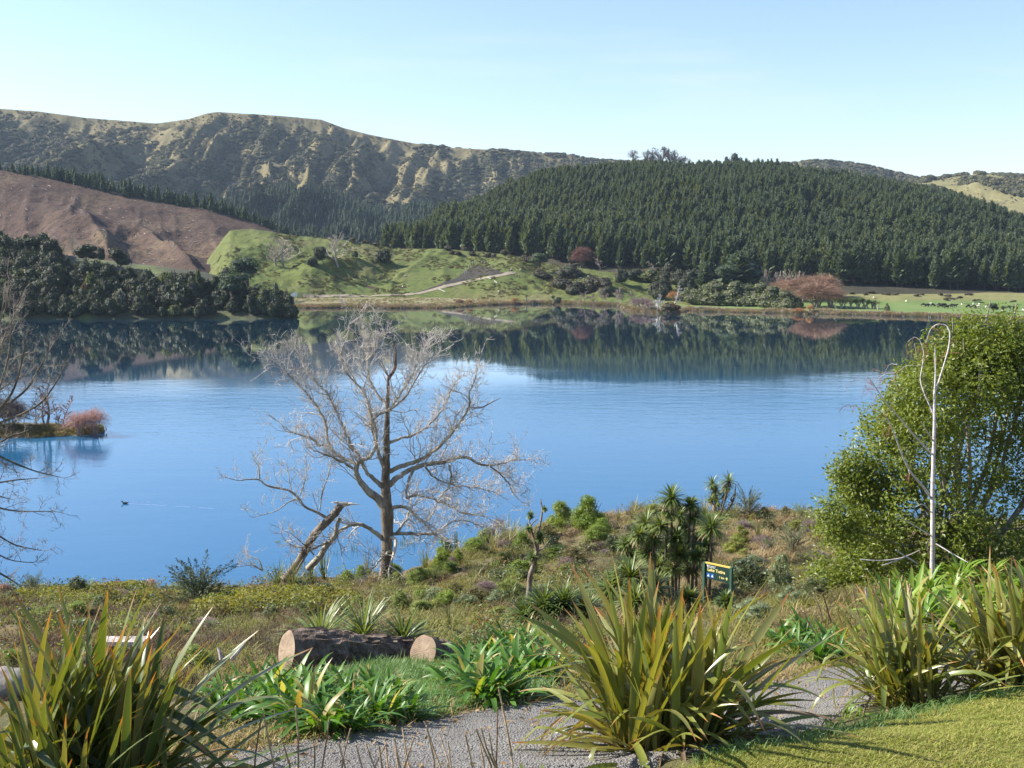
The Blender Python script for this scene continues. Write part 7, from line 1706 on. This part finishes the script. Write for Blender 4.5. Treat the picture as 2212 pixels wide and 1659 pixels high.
log_piece('trunk_section', lg, A, B, r0, r0 * 0.94, 3, prof=[(0, 1.0), (0.12, 1.12), (0.35, 1.1), (0.55, 0.94), (1, 0.92)], e1=False)
lg2 = bpy.data.objects.new('log_piece', None); COL.objects.link(lg2); tag(lg2, 'short sawn log piece butted against the right end of the long log', 'log')
log_piece('trunk_section', lg2, P2(912, 1410, LDp - 0.2), P2(1022, 1436, LDp + 0.6), 41 * K * pxm(LDp), 27 * K * pxm(LDp), 9, rings=34)
mb = MB(); q = P2(640, 1372, LDp - 0.1)
for k in range(5): tube(mb, [q + Vector((-0.22 + 0.05 * k, 0.02 * k, -0.06)), q + Vector((0.0 + 0.05 * k, 0.05, 0.06)), q + Vector((0.14 + 0.06 * k, 0.05, 0.01))], [0.02, 0.03, 0.012], 5)
link('torn_strip', mb.mesh('torn_strip', [M_rawwood]), lg)

# loose bark plates on the logs
for own, (x0, x1, y0), rr, nb in ((lg, (668, 890, 1404), r0, 80), (lg2, (925, 1005, 1416), 0.26, 26)):
    mb = MB()
    for k in range(nb):
        f = RNG.random(); d = LDp - 0.7 + 1.2 * (x0 + (x1 - x0) * f - 620) / 300; c = np.array(P2(x0 + (x1 - x0) * f, y0 + 18 * f, d)); a = RNG.uniform(0.1, 2.4)
        rad_ = rr * (1.06 - 0.1 * f); p = c + np.array([0, -math.cos(a) * rad_, math.sin(a) * rad_]); L_, w_ = RNG.uniform(0.06, 0.2), RNG.uniform(0.02, 0.05)
        M = Matrix.Translation(p) @ Matrix.Rotation(0.25 + RNG.normal(0, 0.12), 4, 'Z') @ Matrix.Rotation(math.pi / 2 - a + RNG.normal(0, 0.2), 4, 'X'); box(mb, (-L_, -w_, -0.02), (L_, w_, 0.018), 0, M)
    b_ = link('bark_plates', mb.mesh('bark_plates', [M_logbark]), own); b_['kind'] = 'stuff'
# grass growing against the logs
n = 420; xx = RNG.uniform(575, 1030, n); pts = []
for x in xx: p = g2(x, 1446 + RNG.uniform(-4, 8)); pts.append((p.x, p.y, p.z))
scatter('log_grass', [tuft_source(71 + i, (M_fresh, M_olive, M_tan)[i], 22, 0.3, 0.010, 0.10, 0.6, 3) for i in range(3)], pts, eul(n, 0.1), RNG.uniform(0.5, 1.1, (n, 1)) * np.ones((1, 3)), 'grass growing up against the long log', 'grass')
# ------------------------------------------------------------------ bench, rounds and rock behind the left flax
bd = 15.6
bn = bpy.data.objects.new('rough_bench', None); COL.objects.link(bn); tag(bn, 'rough timber bench with a weathered slab top behind the left flax', 'bench')
bp = P(121, 640, bd); gz = float(near_z(bp.x, bd)); bw = 42 * pxm(bd); bn.location = (bp.x, bp.y, bp.z)
M_slab = bark_mat('weathered_slab', (0.28, 0.24, 0.21), (0.44, 0.40, 0.36), (0.58, 0.54, 0.5), 3); M_pinkwood = bark_mat('pinkish_timber', (0.24, 0.15, 0.10), (0.42, 0.29, 0.2), (0.55, 0.42, 0.31), 3)
mb = MB(); box(mb, (-bw / 2 - 0.03, -0.11, -0.05), (bw / 2 + 0.06, 0.13, 0.01)); link('seat', mb.mesh('seat', [M_slab]), bn)
for q in (-bw / 2, bw / 2 - 0.13):
    mb = MB(); box(mb, (q, -0.095, gz - bp.z - 0.15), (q + 0.17, 0.11, -0.052)); link('leg', mb.mesh('leg', [M_pinkwood]), bn)
mb = MB(); box(mb, (-bw / 2 + 0.15, -0.02, -0.32), (bw / 2 - 0.13, 0.05, -0.16)); link('stretcher', mb.mesh('stretcher', [M_pinkwood]), bn)
q = seat(83, 690, 15.2); log_piece('log_round', None, (q.x - 0.28, 15.1, q.z + 0.24), (q.x + 0.2, 15.4, q.z + 0.24), 0.24, 0.23, 21, rings=10)
tag(bpy.data.objects['log_round'], 'short sawn log round lying left of the rough bench', 'log')
def rock(name, label, p, r, seed, mat):
    mb = MB(); nr, nc = 14, 20; T, Ph = np.meshgrid(np.linspace(0.01, 3.13, nr), np.arange(nc) * 6.283 / nc, indexing='ij')
    d = np.stack([np.sin(T) * np.cos(Ph), np.sin(T) * np.sin(Ph), np.cos(T)], -1); R = 1 + 0.5 * (fbm(d[..., 0] * 1.6 + 5, d[..., 1] * 1.6 + d[..., 2] * 1.3, 3, seed) - 0.5)
    mb.add((d * R[..., None] * np.array(r)).reshape(-1, 3), [[i * nc + j, (i + 1) * nc + j, (i + 1) * nc + (j + 1) % nc, i * nc + (j + 1) % nc] for i in range(nr - 1) for j in range(nc)])
    return tag(link(name, mb.mesh(name, [mat], True), None, p), label, 'rock')
M_rock = plain('grey_rock', [(0.13, 0.12, 0.105), (0.25, 0.235, 0.21)], 5, 0.9, bmp=0.5)
q = seat(14, 700, 14.8); rock('boulder', 'pale grey boulder at the left edge behind the flax', (q.x, q.y, q.z + 0.16), (0.34, 0.3, 0.28), 5, M_rock)
for (x, y), (x1, y1), lb in [((500, 1425), (528, 1392), 'grey broken stick propped up left of the log'), ((478, 1425), (470, 1398), 'dark short stick left of the propped stick'), ((448, 1468), (460, 1512), 'white peeled stick lying right of the bench')]:
    mb = MB(); a = P2(x, y, 17.2); b = P2(x1, y1, 17.3); tube(mb, [a, (a + b) / 2 + Vector((0.01, 0, 0.01)), b], [0.035, 0.03, 0.018], 6); tag(link('stick', mb.mesh('stick', [M_slab])), lb, 'stick')
# dead flower stems standing left of the log
M_stem = plain('dry_stem', [(0.34, 0.27, 0.19), (0.5, 0.42, 0.31)], 3)
mb = MB()
for k in range(46):
    p = g2(RNG.uniform(450, 600), RNG.uniform(1395, 1450)); h = RNG.uniform(0.3, 0.9); tube(mb, wander(p, (RNG.normal(0, 0.15), 0, 1), h, 4, 0.05, 0, RNG), [0.006, 0.005, 0.004, 0.003, 0.002], 3, 0, False)
tag(link('dead_stems', mb.mesh('dead_stems', [M_stem])), 'thin dead pale stems standing in the scrub left of the log', 'dead stems', kind='stuff')

# ================================================================== GARDEN IN FRONT
# fresh grass patch between path and log
n = 8000; PUx = RNG.uniform(330, 540, n); D = RNG.uniform(12.2, 18.0, n); X = (PUx - W / 2) / (F * 0.962) * D
ok = D > np.interp(PUx, *zip(*PATH_UP)) + 0.15; X, D = X[ok], D[ok]; Z = near_z(X, D)
T_fresh = [tuft_source(41 + i, M_fresh, 26, 0.26, 0.010, 0.10, 0.8, 3) for i in range(3)] 
s = RNG.uniform(0.6, 1.1, (len(X), 1)) * (0.7 + 0.6 * fbm(X / 0.7, D / 0.7, 2, 4))[:, None]
scatter('long_grass', T_fresh, np.stack([X, D, Z], 1), eul(len(X), 0.1), s * np.ones((1, 3)), 'fresh green long grass between the path and the log', 'grass')
# straw along the path edges
n = 2200; PUx = RNG.uniform(0, 1024, n); D = np.interp(PUx, *zip(*PATH_UP)) + RNG.normal(0.35, 0.3, n); X = (PUx - W / 2) / (F * 0.96) * D; Z = near_z(X, D)
T_straw = [tuft_source(51 + i, M_tan, 20, 0.2, 0.010, 0.12, 1.3, 3) for i in range(2)] + [tuft_source(55, M_olive, 20, 0.2, 0.010, 0.12, 1.2, 3)]
scatter('straw_edge', T_straw, np.stack([X, D, Z], 1), eul(n, 0.2), RNG.uniform(0.4, 1.1, (n, 1)) * np.ones((1, 3)), 'dry straw and weeds along the far edge of the path', 'grass')
# lawn blades
n = 30000; PUx = RNG.uniform(560, 1090, n); up_ = np.interp(PUx, *zip(*LAWN_UP)); D = np.clip(8.4 + (up_ - 8.4) * RNG.random(n), 8.2, None) + RNG.normal(0, 0.05, n)
X = (PUx - W / 2) / (F * 0.953) * D; ok = D < up_ + 0.18; X, D = X[ok], D[ok]; Z = near_z(X, D) + 0.045
M_lawnblade = leaf('lawn_blade', [(0.19, 0.24, 0.036), (0.26, 0.29, 0.05), (0.34, 0.325, 0.085), (0.38, 0.32, 0.13)], 0.6, 0.3, 0.35, (1.2, 1.15, 0.6))
T_lawn = [tuft_source(61 + i, M_lawnblade, 16, 0.055, 0.0045, 0.035, 1.2, 2) for i in range(4)]
s = RNG.uniform(0.55, 1.25, (len(X), 1)) * (0.5 + fbm(X / 0.5, D / 0.5, 3, 6))[:, None]
scatter('lawn_grass', T_lawn, np.stack([X, D, Z], 1), eul(len(X), 0.15), s * np.ones((1, 3)), 'short yellowish green mown grass of the lawn', 'grass')
n = 520; PUx = RNG.uniform(700, 1040, n); D = np.interp(PUx, *zip(*LAWN_UP)) + RNG.normal(0.12, 0.14, n); X = (PUx - W / 2) / (F * 0.955) * D
scatter('lawn_edge_grass', T_fresh[:1] + T_lawn[:2], np.stack([X, D, near_z(X, D)], 1), eul(n, 0.2), RNG.uniform(0.3, 0.8, (n, 1)) * np.ones((1, 3)), 'longer green grass along the lawn edge under the flax', 'grass')
# loose stones
for k in range(4):
    pass
def pebble(seed):
    mb = MB(); lump(mb, (0, 0, 0.2), (0.5, 0.45, 0.35), 0, amp=0.4); return hidden_source('pebble_source', mb.mesh('pebble', [plain('pebble_%d' % seed, [(0.14, 0.132, 0.12), (0.30, 0.285, 0.26)], 3)]))
n = 14000; PUx = RNG.uniform(150, 980, n); lo_ = np.interp(PUx, *zip(*PATH_LO)); up_ = np.interp(PUx, *zip(*PATH_UP)); D = lo_ + (up_ - lo_) * RNG.random(n)
vv = 240 + 4.9 / D * F; X = D * (PUx - W / 2) / (F * (CP + (H / 2 - vv) / F * SP)); Z = near_z(X, D) + 0.045
s = RNG.uniform(0.012, 0.032, (n, 1)); scatter('path_stones', [pebble(0), pebble(1)], np.stack([X, D, Z], 1), eul(n, 0.4), s * np.ones((1, 3)), 'small loose grey stones lying on the path', 'gravel')

# fallen leaves on the path
mb = MB(); n = 520; PUx = RNG.uniform(150, 1000, n); lo_ = np.interp(PUx, *zip(*PATH_LO)); up_ = np.interp(PUx, *zip(*PATH_UP)); D = lo_ + (up_ - lo_) * np.where(RNG.random(n) < 0.6, 1 - RNG.random(n) ** 2 * 0.4, RNG.random(n))
vv = 240 + 4.9 / D * F; X = D * (PUx - W / 2) / (F * (CP + (H / 2 - vv) / F * SP)); leaves(mb, np.stack([X, D, near_z(X, D) + 0.075], 1), np.tile([0, 0, 1.0], (n, 1)), RNG.uniform(0.04, 0.10, n), 0.45, 0, 0.35)
tag(link('fallen_leaves', mb.mesh('fallen_leaves', [leaf('litter', [(0.22, 0.13, 0.06), (0.32, 0.22, 0.11), (0.14, 0.09, 0.05), (0.38, 0.24, 0.09)], 0.7, 0.2, 0.1)])), 'brown fallen leaves lying on the gravel path', 'fallen leaves', kind='stuff')
# ------------------------------------------------------------------ flax bushes
def flax_mat(name, cols, spec=0.6, rough=0.31):
    return leaf(name, cols, rough, spec, 0.30, (1.5, 1.25, 0.35), island=False, along=((0.36, 0.15, 0.05), (0.30, 0.23, 0.05), (0.24, 0.21, 0.06)))
M_flax = flax_mat('flax_leaf', [(0.13, 0.175, 0.034), (0.175, 0.215, 0.042), (0.22, 0.245, 0.055), (0.15, 0.155, 0.055), (0.27, 0.265, 0.07)])
M_flaxd = flax_mat('flax_leaf_dark', [(0.065, 0.105, 0.03), (0.09, 0.135, 0.036), (0.135, 0.175, 0.045), (0.165, 0.175, 0.055)])
M_flaxdead = leaf('flax_dead_leaf', [(0.12, 0.085, 0.05), (0.20, 0.14, 0.08), (0.26, 0.16, 0.07)], 0.6, 0.3, 0.2)
def flax_set(mat, mdead):
    out = []
    for k in range(20):
        bend = [0.15, 0.3, 0.45, 0.65, 0.9, 1.2, 1.6, 2.0][k % 8] * RNG.uniform(0.85, 1.2)
        kink = (RNG.uniform(0.5, 0.75), RNG.uniform(0.9, 1.9)) if k in (5, 11, 17) else None
        V, f, A, E = strap(1.0, RNG.uniform(0.034, 0.054), bend, 14, 0.45, 0.0, kink, RNG.normal(0, 0.5), RNG.normal(0, 0.2))
        mb = MB(); mb.add(V, f, 0, A, E); out.append((mb.mesh('leaf', [mat], True, True), bend))
    dead = []
    for k in range(5):
        V, f, A, E = strap(1.0, 0.04, RNG.uniform(0.6, 1.9), 10, 0.6, 0.0, (0.5, RNG.uniform(0.3, 1.2)), RNG.normal(0, 0.8)); mb = MB(); mb.add(V, f, 0, A, E); dead.append(mb.mesh('leaf', [mdead], True, True))
    return out, dead
FL_A = flax_set(M_flax, M_flaxdead); FL_B = flax_set(M_flaxd, M_flaxdead)
def flax_bush(label, base, n, L, spread, lib, seed, tilt=(0.05, 1.0), ndead=22, lean_az=None, special=()):
    rng = np.random.default_rng(seed)
    o = bpy.data.objects.new('flax_bush', None); COL.objects.link(o); o.location = base; tag(o, label, 'flax', 'flax bushes along the path')
    lv, dead = lib
    def put(me, a, t, s, p, w=1.0, roll=0.0):
        c = bpy.data.objects.new('leaf', me); c.parent = o
        c.matrix_local = Matrix.Translation(p) @ Matrix.Rotation(a, 4, 'Z') @ Matrix.Rotation(t, 4, 'Y') @ Matrix.Rotation(roll, 4, 'Z') @ Matrix.Diagonal((s, s * w, s, 1)); COL.objects.link(c)
    for k in range(n):
        a = rng.random() * 6.283
        if lean_az is not None and rng.random() < 0.45: a = rng.normal(lean_az, 0.7)
        q = rng.random(); t = tilt[0] + (tilt[1] - tilt[0]) * q ** 1.35
        r = spread * math.sqrt(rng.random()); b = rng.random() * 6.283
        s = L * (0.62 + 0.45 * rng.random()) * (1.0 - 0.12 * q)
        cand = [i for i in range(len(lv)) if (lv[i][1] < 0.8 if q < 0.35 else True)]
        x, y = r * math.cos(b), r * math.sin(b)
        put(lv[cand[rng.integers(len(cand))]][0], a, t, s, (x, y, -0.06), rng.uniform(0.8, 1.25), rng.normal(0, 0.35))
    for k in range(ndead):
        a = rng.random() * 6.283; put(dead[rng.integers(5)], a, rng.uniform(0.7, 1.35), L * rng.uniform(0.35, 0.7), (spread * 0.8 * math.cos(a), spread * 0.8 * math.sin(a), 0.0))
    for (mi, a, t, s, x, y) in special: put(lv[mi][0], a, t, s, (x, y, 0), 1.25)
    return o
def keep_clear(bush, u0, u1, v0, v1):
    """Take out the leaves that grew across what should stay readable."""
    bpy.context.view_layer.update()
    for c in list(bush.children):
        M = bush.matrix_world @ c.matrix_local
        for q in list(c.data.vertices)[1::3]:
            w = M @ q.co; den = w.y * CP - (w.z - EYE) * SP; u = W / 2 + F * w.x / den; v = H / 2 - F * ((w.z - EYE) * CP + w.y * SP) / den
            if u0 < u < u1 and v0 < v < v1: bpy.data.objects.remove(c); break
b1 = seat(80, 800, 9.3); b2 = seat(668, 752, 11.0); b3 = seat(905, 722, 12.4); b4 = seat(1020, 700, 12.8)
flax_bush('big dark green flax bush in the bottom left corner', b1, 290, 2.05, 0.62, FL_B, 1, (0.05, 1.3), 24, 0.0,
          [(0, 0.5, 0.16, 2.05, 0.05, 0.1), (8, 0.3, 0.12, 1.95, 0.0, 0.1), (1, -0.2, 0.10, 1.75, -0.05, 0.15), (2, 0.05, 0.70, 2.35, 0.2, 0.2), (3, 0.1, 0.85, 2.2, 0.2, 0.0), (9, 0.2, 0.55, 2.1, 0.2, 0.1), (10, -0.15, 0.75, 2.1, 0.15, -0.1)])
flax_bush('largest yellow green flax bush in the centre foreground', b2, 298, 2.0, 0.56, FL_A, 2, (0.04, 1.35), 40, None,
          [(0, 0.1, 0.12, 1.95, 0.05, 0), (1, 0.2, 0.32, 2.05, 0.2, 0), (8, 3.0, 0.06, 1.85, -0.1, 0), (2, 2.9, 0.55, 1.9, -0.2, 0), (3, 3.1, 0.5, 2.0, -0.2, 0.1), (9, 0.0, 0.75, 2.0, 0.3, 0), (10, 0.2, 0.95, 2.1, 0.3, 0)])
flax_bush('smaller flax bush standing at the right end of the path', b3, 170, 1.55, 0.32, FL_A, 3, (0.05, 1.1), 16, 2.9)
flax_bush('flax bush cut off by the right edge above the lawn', b4, 230, 1.7, 0.42, FL_A, 4, (0.05, 1.25), 22, 3.1)

keep_clear(bpy.data.objects['flax_bush.001'], 700, 735, 555, 584)
# ------------------------------------------------------------------ agapanthus clumps
def aga_mat(name, cols): return leaf(name, cols, 0.40, 0.36, 0.36, (1.4, 1.4, 0.4), island=False, along=((0.3, 0.2, 0.06), None, (0.2, 0.22, 0.08)))
M_aga = aga_mat('agapanthus_leaf', [(0.06, 0.15, 0.022), (0.085, 0.19, 0.028), (0.12, 0.225, 0.038)])
M_agab = aga_mat('agapanthus_bright_leaf', [(0.12, 0.23, 0.024), (0.165, 0.27, 0.034), (0.22, 0.30, 0.05)])
M_agay = aga_mat('agapanthus_yellow_leaf', [(0.36, 0.31, 0.09), (0.44, 0.39, 0.16), (0.26, 0.28, 0.06), (0.36, 0.25, 0.10)])
def aga_set(mat):
    out = []
    for k in range(9):
        V, f, A, E = strap(1.0, RNG.uniform(0.075, 0.10), RNG.uniform(0.5, 1.9), 7, 0.25, 0.0, None, RNG.normal(0, 0.3)); mb = MB(); mb.add(V, f, 0, A, E); out.append(mb.mesh('leaf', [mat], True, True))
    return out
AGA, AGB, AGY = aga_set(M_aga), aga_set(M_agab), aga_set(M_agay)
def aga(label, p, n, L, lib, group, seed, mixlib=None, spread=0.13):
    rng = np.random.default_rng(seed); o = bpy.data.objects.new('agapanthus', None); COL.objects.link(o); o.location = p; tag(o, label, 'agapanthus', group)
    for k in range(n):
        a = rng.random() * 6.283; t = 0.05 + 0.95 * rng.random() ** 1.2; r = spread * math.sqrt(rng.random()); b = rng.random() * 6.283
        use = mixlib if (mixlib and rng.random() < 0.1) else lib
        c = bpy.data.objects.new('leaf', use[rng.integers(9)]); c.parent = o; s = L * rng.uniform(0.65, 1.1)
        c.matrix_local = Matrix.Translation((r * math.cos(b), r * math.sin(b), -0.03)) @ Matrix.Rotation(a, 4, 'Z') @ Matrix.Rotation(t, 4, 'Y') @ Matrix.Rotation(rng.normal(0, 0.3), 4, 'Z') @ Matrix.Diagonal((s, s * rng.uniform(0.8, 1.15), s, 1)); COL.objects.link(c)
    return o
sd = 0
def bed(pts, L, lib, group, label, n=40, mixlib=None, r=0.13):
    global sd
    for x, y in pts:
        sd += 1; p = g2(x, y); aga(label, p, n, L * RNG.uniform(0.85, 1.15), lib, group, sd, mixlib, r)
bed([(600, 1560), (650, 1580), (705, 1590), (760, 1586), (815, 1570), (868, 1560), (640, 1535), (690, 1548), (745, 1540), (800, 1530), (850, 1530), (590, 1530), (670, 1510), (735, 1512)], 0.74, AGA, 'agapanthus bed left of the long grass', 'dark green agapanthus in the bed between path and log', 52, AGY)
bed([(1010, 1510), (1045, 1525), (1085, 1520), (1030, 1475), (1075, 1470), (1120, 1485), (1060, 1435), (1105, 1435), (1150, 1450), (1090, 1400), (1140, 1405), (1180, 1420), (1170, 1490), (1200, 1460)], 0.76, AGA, 'agapanthus bed left of the centre flax', 'glossy green agapanthus in the bed right of the log', 52, AGY)
bed([(1930, 1320), (1975, 1335), (2030, 1345), (2085, 1350), (2140, 1350), (2195, 1345), (1950, 1290), (2000, 1300), (2055, 1305), (2110, 1305), (2165, 1300), (2215, 1300), (2010, 1270), (2070, 1268), (2130, 1262), (2190, 1258), (1935, 1370), (1985, 1385), (2060, 1390), (2130, 1395), (2200, 1385)], 1.0, AGB, 'bright agapanthus bed below the big evergreen', 'bright green agapanthus in the sunny bed below the white stemmed tree', 56, AGY)
bed([(1830, 1400), (1868, 1398), (1905, 1392), (1945, 1400), (1880, 1425), (1925, 1430), (1850, 1425)], 0.62, AGY, 'withered agapanthus beside the bright bed', 'withered yellow agapanthus at the left of the bright bed', 34, AGB)
bed([(1745, 1395), (1780, 1410), (1725, 1420), (1765, 1440), (1800, 1430), (1690, 1400)], 0.7, AGA, 'dark agapanthus behind the centre flax', 'dark green agapanthus between the centre flax and the withered ones', 36)
bed([(545, 1545), (520, 1520), (560, 1510), (500, 1560), (480, 1530)], 0.6, AGA, 'narrow leaved clumps right of the left flax', 'dark narrow leaved clump beside the left flax', 46, AGY, 0.2)
for u, v, d, L, lib, lb in [(265, 790, 9.2, 0.45, AGB, 'bright agapanthus cut off by the bottom edge beside the left flax'), (330, 785, 9.0, 0.5, AGB, 'tall leaved agapanthus at the bottom edge below the path'), (300, 800, 8.9, 0.4, AGB, 'small agapanthus between two others at the bottom edge'), (487, 800, 9.0, 0.5, AGB, 'bright agapanthus at the bottom left of the centre flax'),
                       (515, 795, 9.0, 0.5, AGB, 'bright agapanthus under the left leaves of the centre flax'), (540, 790, 9.3, 0.45, AGB, 'bright agapanthus tucked under the centre flax'), (560, 800, 8.9, 0.45, AGB, 'bottom edge agapanthus in front of the centre flax'), (830, 735, 11.2, 0.22, AGB, 'small weedy clump on the path edge left of the small flax'), (810, 745, 10.8, 0.2, AGB, 'small weedy clump at the lawn corner'), (850, 722, 11.8, 0.22, AGB, 'small weedy clump at the foot of the small flax')]:
    sd += 1; aga(lb, seat(u, v, d), 26, L, lib, None, sd)

# ------------------------------------------------------------------ cut flower stalks standing along the path
ZS = lambda x, y: ((800 + x / 2.011) / 3.75, (2250 + y / 2.011) / 3.75)
ZR = lambda x, y: ((3000 + x / 2.633) / 3.75, (2000 + y / 2.633) / 3.75)
M_stalk = bark_mat('cane_stalk', (0.25, 0.17, 0.10), (0.42, 0.31, 0.20), (0.55, 0.43, 0.30), 6); M_stalkd = bark_mat('dark_cane_stalk', (0.12, 0.075, 0.045), (0.2, 0.13, 0.08), (0.28, 0.19, 0.12), 6)
ST = [(360, 890, 310, 1330), (375, 850, 470, 1330), (620, 800, 637, 1200), (875, 890, 815, 1280), (530, 1090, 570, 1330), (765, 1100, 745, 1300), (945, 1070, 1005, 1330), (1035, 970, 975, 1260), (1075, 1090, 1125, 1330), (1150, 1085, 1215, 1330), (1250, 1100, 1262, 1330), (1305, 1075, 1195, 1330), (1295, 1050, 1325, 1330), (1365, 1040, 1430, 1330), (1368, 1090, 1415, 1330), (1425, 960, 1500, 1330), (1515, 1025, 1420, 1330), (1595, 920, 1740, 1330), (1605, 950, 1672, 1330), (1705, 1010, 1800, 1300), (1770, 1060, 1805, 1330), (1900, 1010, 1955, 1300), (1980, 970, 2075, 1200), (2020, 960, 2105, 1200), (2145, 810, 2130, 1330), (2150, 660, 2235, 1080), (2080, 1000, 2150, 1280), (2175, 800, 2240, 1150), (2010, 1080, 2060, 1330)]
def stalk(label, a, b, d, mat, r=0.0085, group=None):
    p, q = P(*b, d), P(*a, d + RNG.uniform(-0.25, 0.25)); g = Vector(seat(b[0], b[1], d)); 
    e = p - (q - p).normalized() * 0.12
    mb = MB(); m = (e + q) / 2 + Vector((RNG.normal(0, 0.012), 0, 0)); tube(mb, [e, m, q], [r, r * 0.95, r * 0.8], 6)
    return tag(link('cut_stalk', mb.mesh('cut_stalk', [mat], True)), label, 'stalk', group)
for k, (x, y, x1, y1) in enumerate(ST):
    stalk('thin dry cut flower stalk standing in front of the path', ZS(x, y), ZS(x1, y1), 9.4, M_stalkd if k in (0, 24) else M_stalk, group='cut flower stalks along the path')
for k, (x, y, x1, y1) in enumerate([(510, 500, 575, 800), (780, 480, 822, 720), (885, 450, 890, 800), (940, 560, 898, 820), (1085, 500, 1060, 720), (1105, 540, 1078, 720), (225, 590, 290, 820), (30, 770, 130, 950), (130, 590, 210, 820), (730, 500, 790, 640)]):
    stalk('brown dry flower stalk rising from the withered agapanthus', ZR(x, y), ZR(x1, y1), 15.2, M_stalkd if k % 3 == 0 else M_stalk, 0.011, 'flower stalks of the withered agapanthus')
stalk('white bleached flower stalk rising from the withered agapanthus', ZR(645, 540), ZR(692, 720), 15.2, M_birch, 0.014)

# ------------------------------------------------------------------ duck and its wake
dp = EYE / -slope(503.7); p = P(125, 503.7, dp)
dk = bpy.data.objects.new('duck', None); COL.objects.link(dk); dk.location = (p.x, dp, 0); dk.rotation_euler = (0, 0, math.pi); tag(dk, 'small dark duck swimming on the open lake with a fine wake', 'duck')
mb = MB(); lump(mb, (0, 0, 0.07), (0.3, 0.14, 0.12), 0, amp=0.05); link('body', mb.mesh('body', [M_black], True), dk)
mb = MB(); tube(mb, [(0.2, 0, 0.1), (0.26, 0, 0.2), (0.28, 0, 0.27), (0.36, 0, 0.27), (0.46, 0, 0.25)], [0.05, 0.045, 0.07, 0.06, 0.015], 7); link('head', mb.mesh('head', [M_black], True), dk)
mb = MB(); tube(mb, [(-0.25, 0, 0.1), (-0.42, 0, 0.17)], [0.07, 0.02], 6); link('tail', mb.mesh('tail', [M_black], True), dk)
mb = MB()
for (u, v) in ((215, 508.5), (150, 501.2)):
    e = P(u, v, EYE / -slope(v)); s = Vector((p.x + 0.4, dp, 0)); q = np.linspace(0, 1, 12); 
    for k in range(11):
        if k % 3 == 2 and k > 3: continue
        a = s.lerp(e, q[k]); b = s.lerp(e, q[k + 1] * 0.995); w = 0.10; hgt = 0.05 * (1 - q[k] * 0.6)
        t = Vector((0, w, 0)); V = [a - t, a + Vector((0, 0, hgt)), a + t, b - t, b + Vector((0, 0, hgt)), b + t]
        for z in V: z.z = max(z.z, -0.01) if z.z > 0.02 else -0.01
        mb.add(V, [[0, 1, 4, 3], [1, 2, 5, 4]])
tag(link('wake', mb.mesh('wake', [M_water], True)), 'thin ripples of wake spreading behind the duck', 'ripple', kind='structure')

# ------------------------------------------------------------------ members of a row are told apart by their place in it
for g_, ph in [('black cattle in the paddock', 'black cow, %s from the left in the paddock herd'), ('sheep in the paddock', 'white sheep, %s from the left in the green paddock'), ('sheep on the pasture hill', 'white sheep, %s from the left on the pasture hill'),
               ('gorse along the pasture crest', 'brown gorse bush, %s from the left along the pasture crest'), ('gorse on the terrace', 'brown gorse bush, %s from the left on the terrace above the paddock'), ('pale posts along the cut bank', 'slender pale post, %s from the left by the cut bank'),
               ('pale poplar row', 'pale bare poplar, %s from the left in the row behind the willows'), ('dark cabbage trees beside the willows', 'dark cabbage tree, %s from the left in the clump beside the willows'), ('cabbage trees at the paddock end of the clump', 'green cabbage tree, %s from the left at the paddock end of the clump'),
               ('gully scrub on the pasture', 'dark gully scrub, %s from the left between the bare poplars'), ('cut flower stalks along the path', 'dry cut flower stalk, %s from the left in front of the path'), ('flower stalks of the withered agapanthus', 'brown dry flower stalk, %s from the left over the withered agapanthus'),
               ('agapanthus bed left of the long grass', 'dark green agapanthus, %s from the left in the bed below the log'), ('agapanthus bed left of the centre flax', 'glossy agapanthus, %s from the left in the bed right of the log'), ('bright agapanthus bed below the big evergreen', 'bright agapanthus, %s from the left in the sunny bed below the evergreen'),
               ('withered agapanthus beside the bright bed', 'withered yellow agapanthus, %s from the left beside the bright bed'), ('dark agapanthus behind the centre flax', 'dark agapanthus, %s from the left right behind the centre flax'), ('narrow leaved clumps right of the left flax', 'narrow leaved dark clump, %s from the left beside the left flax')]:
    number(g_, ph)
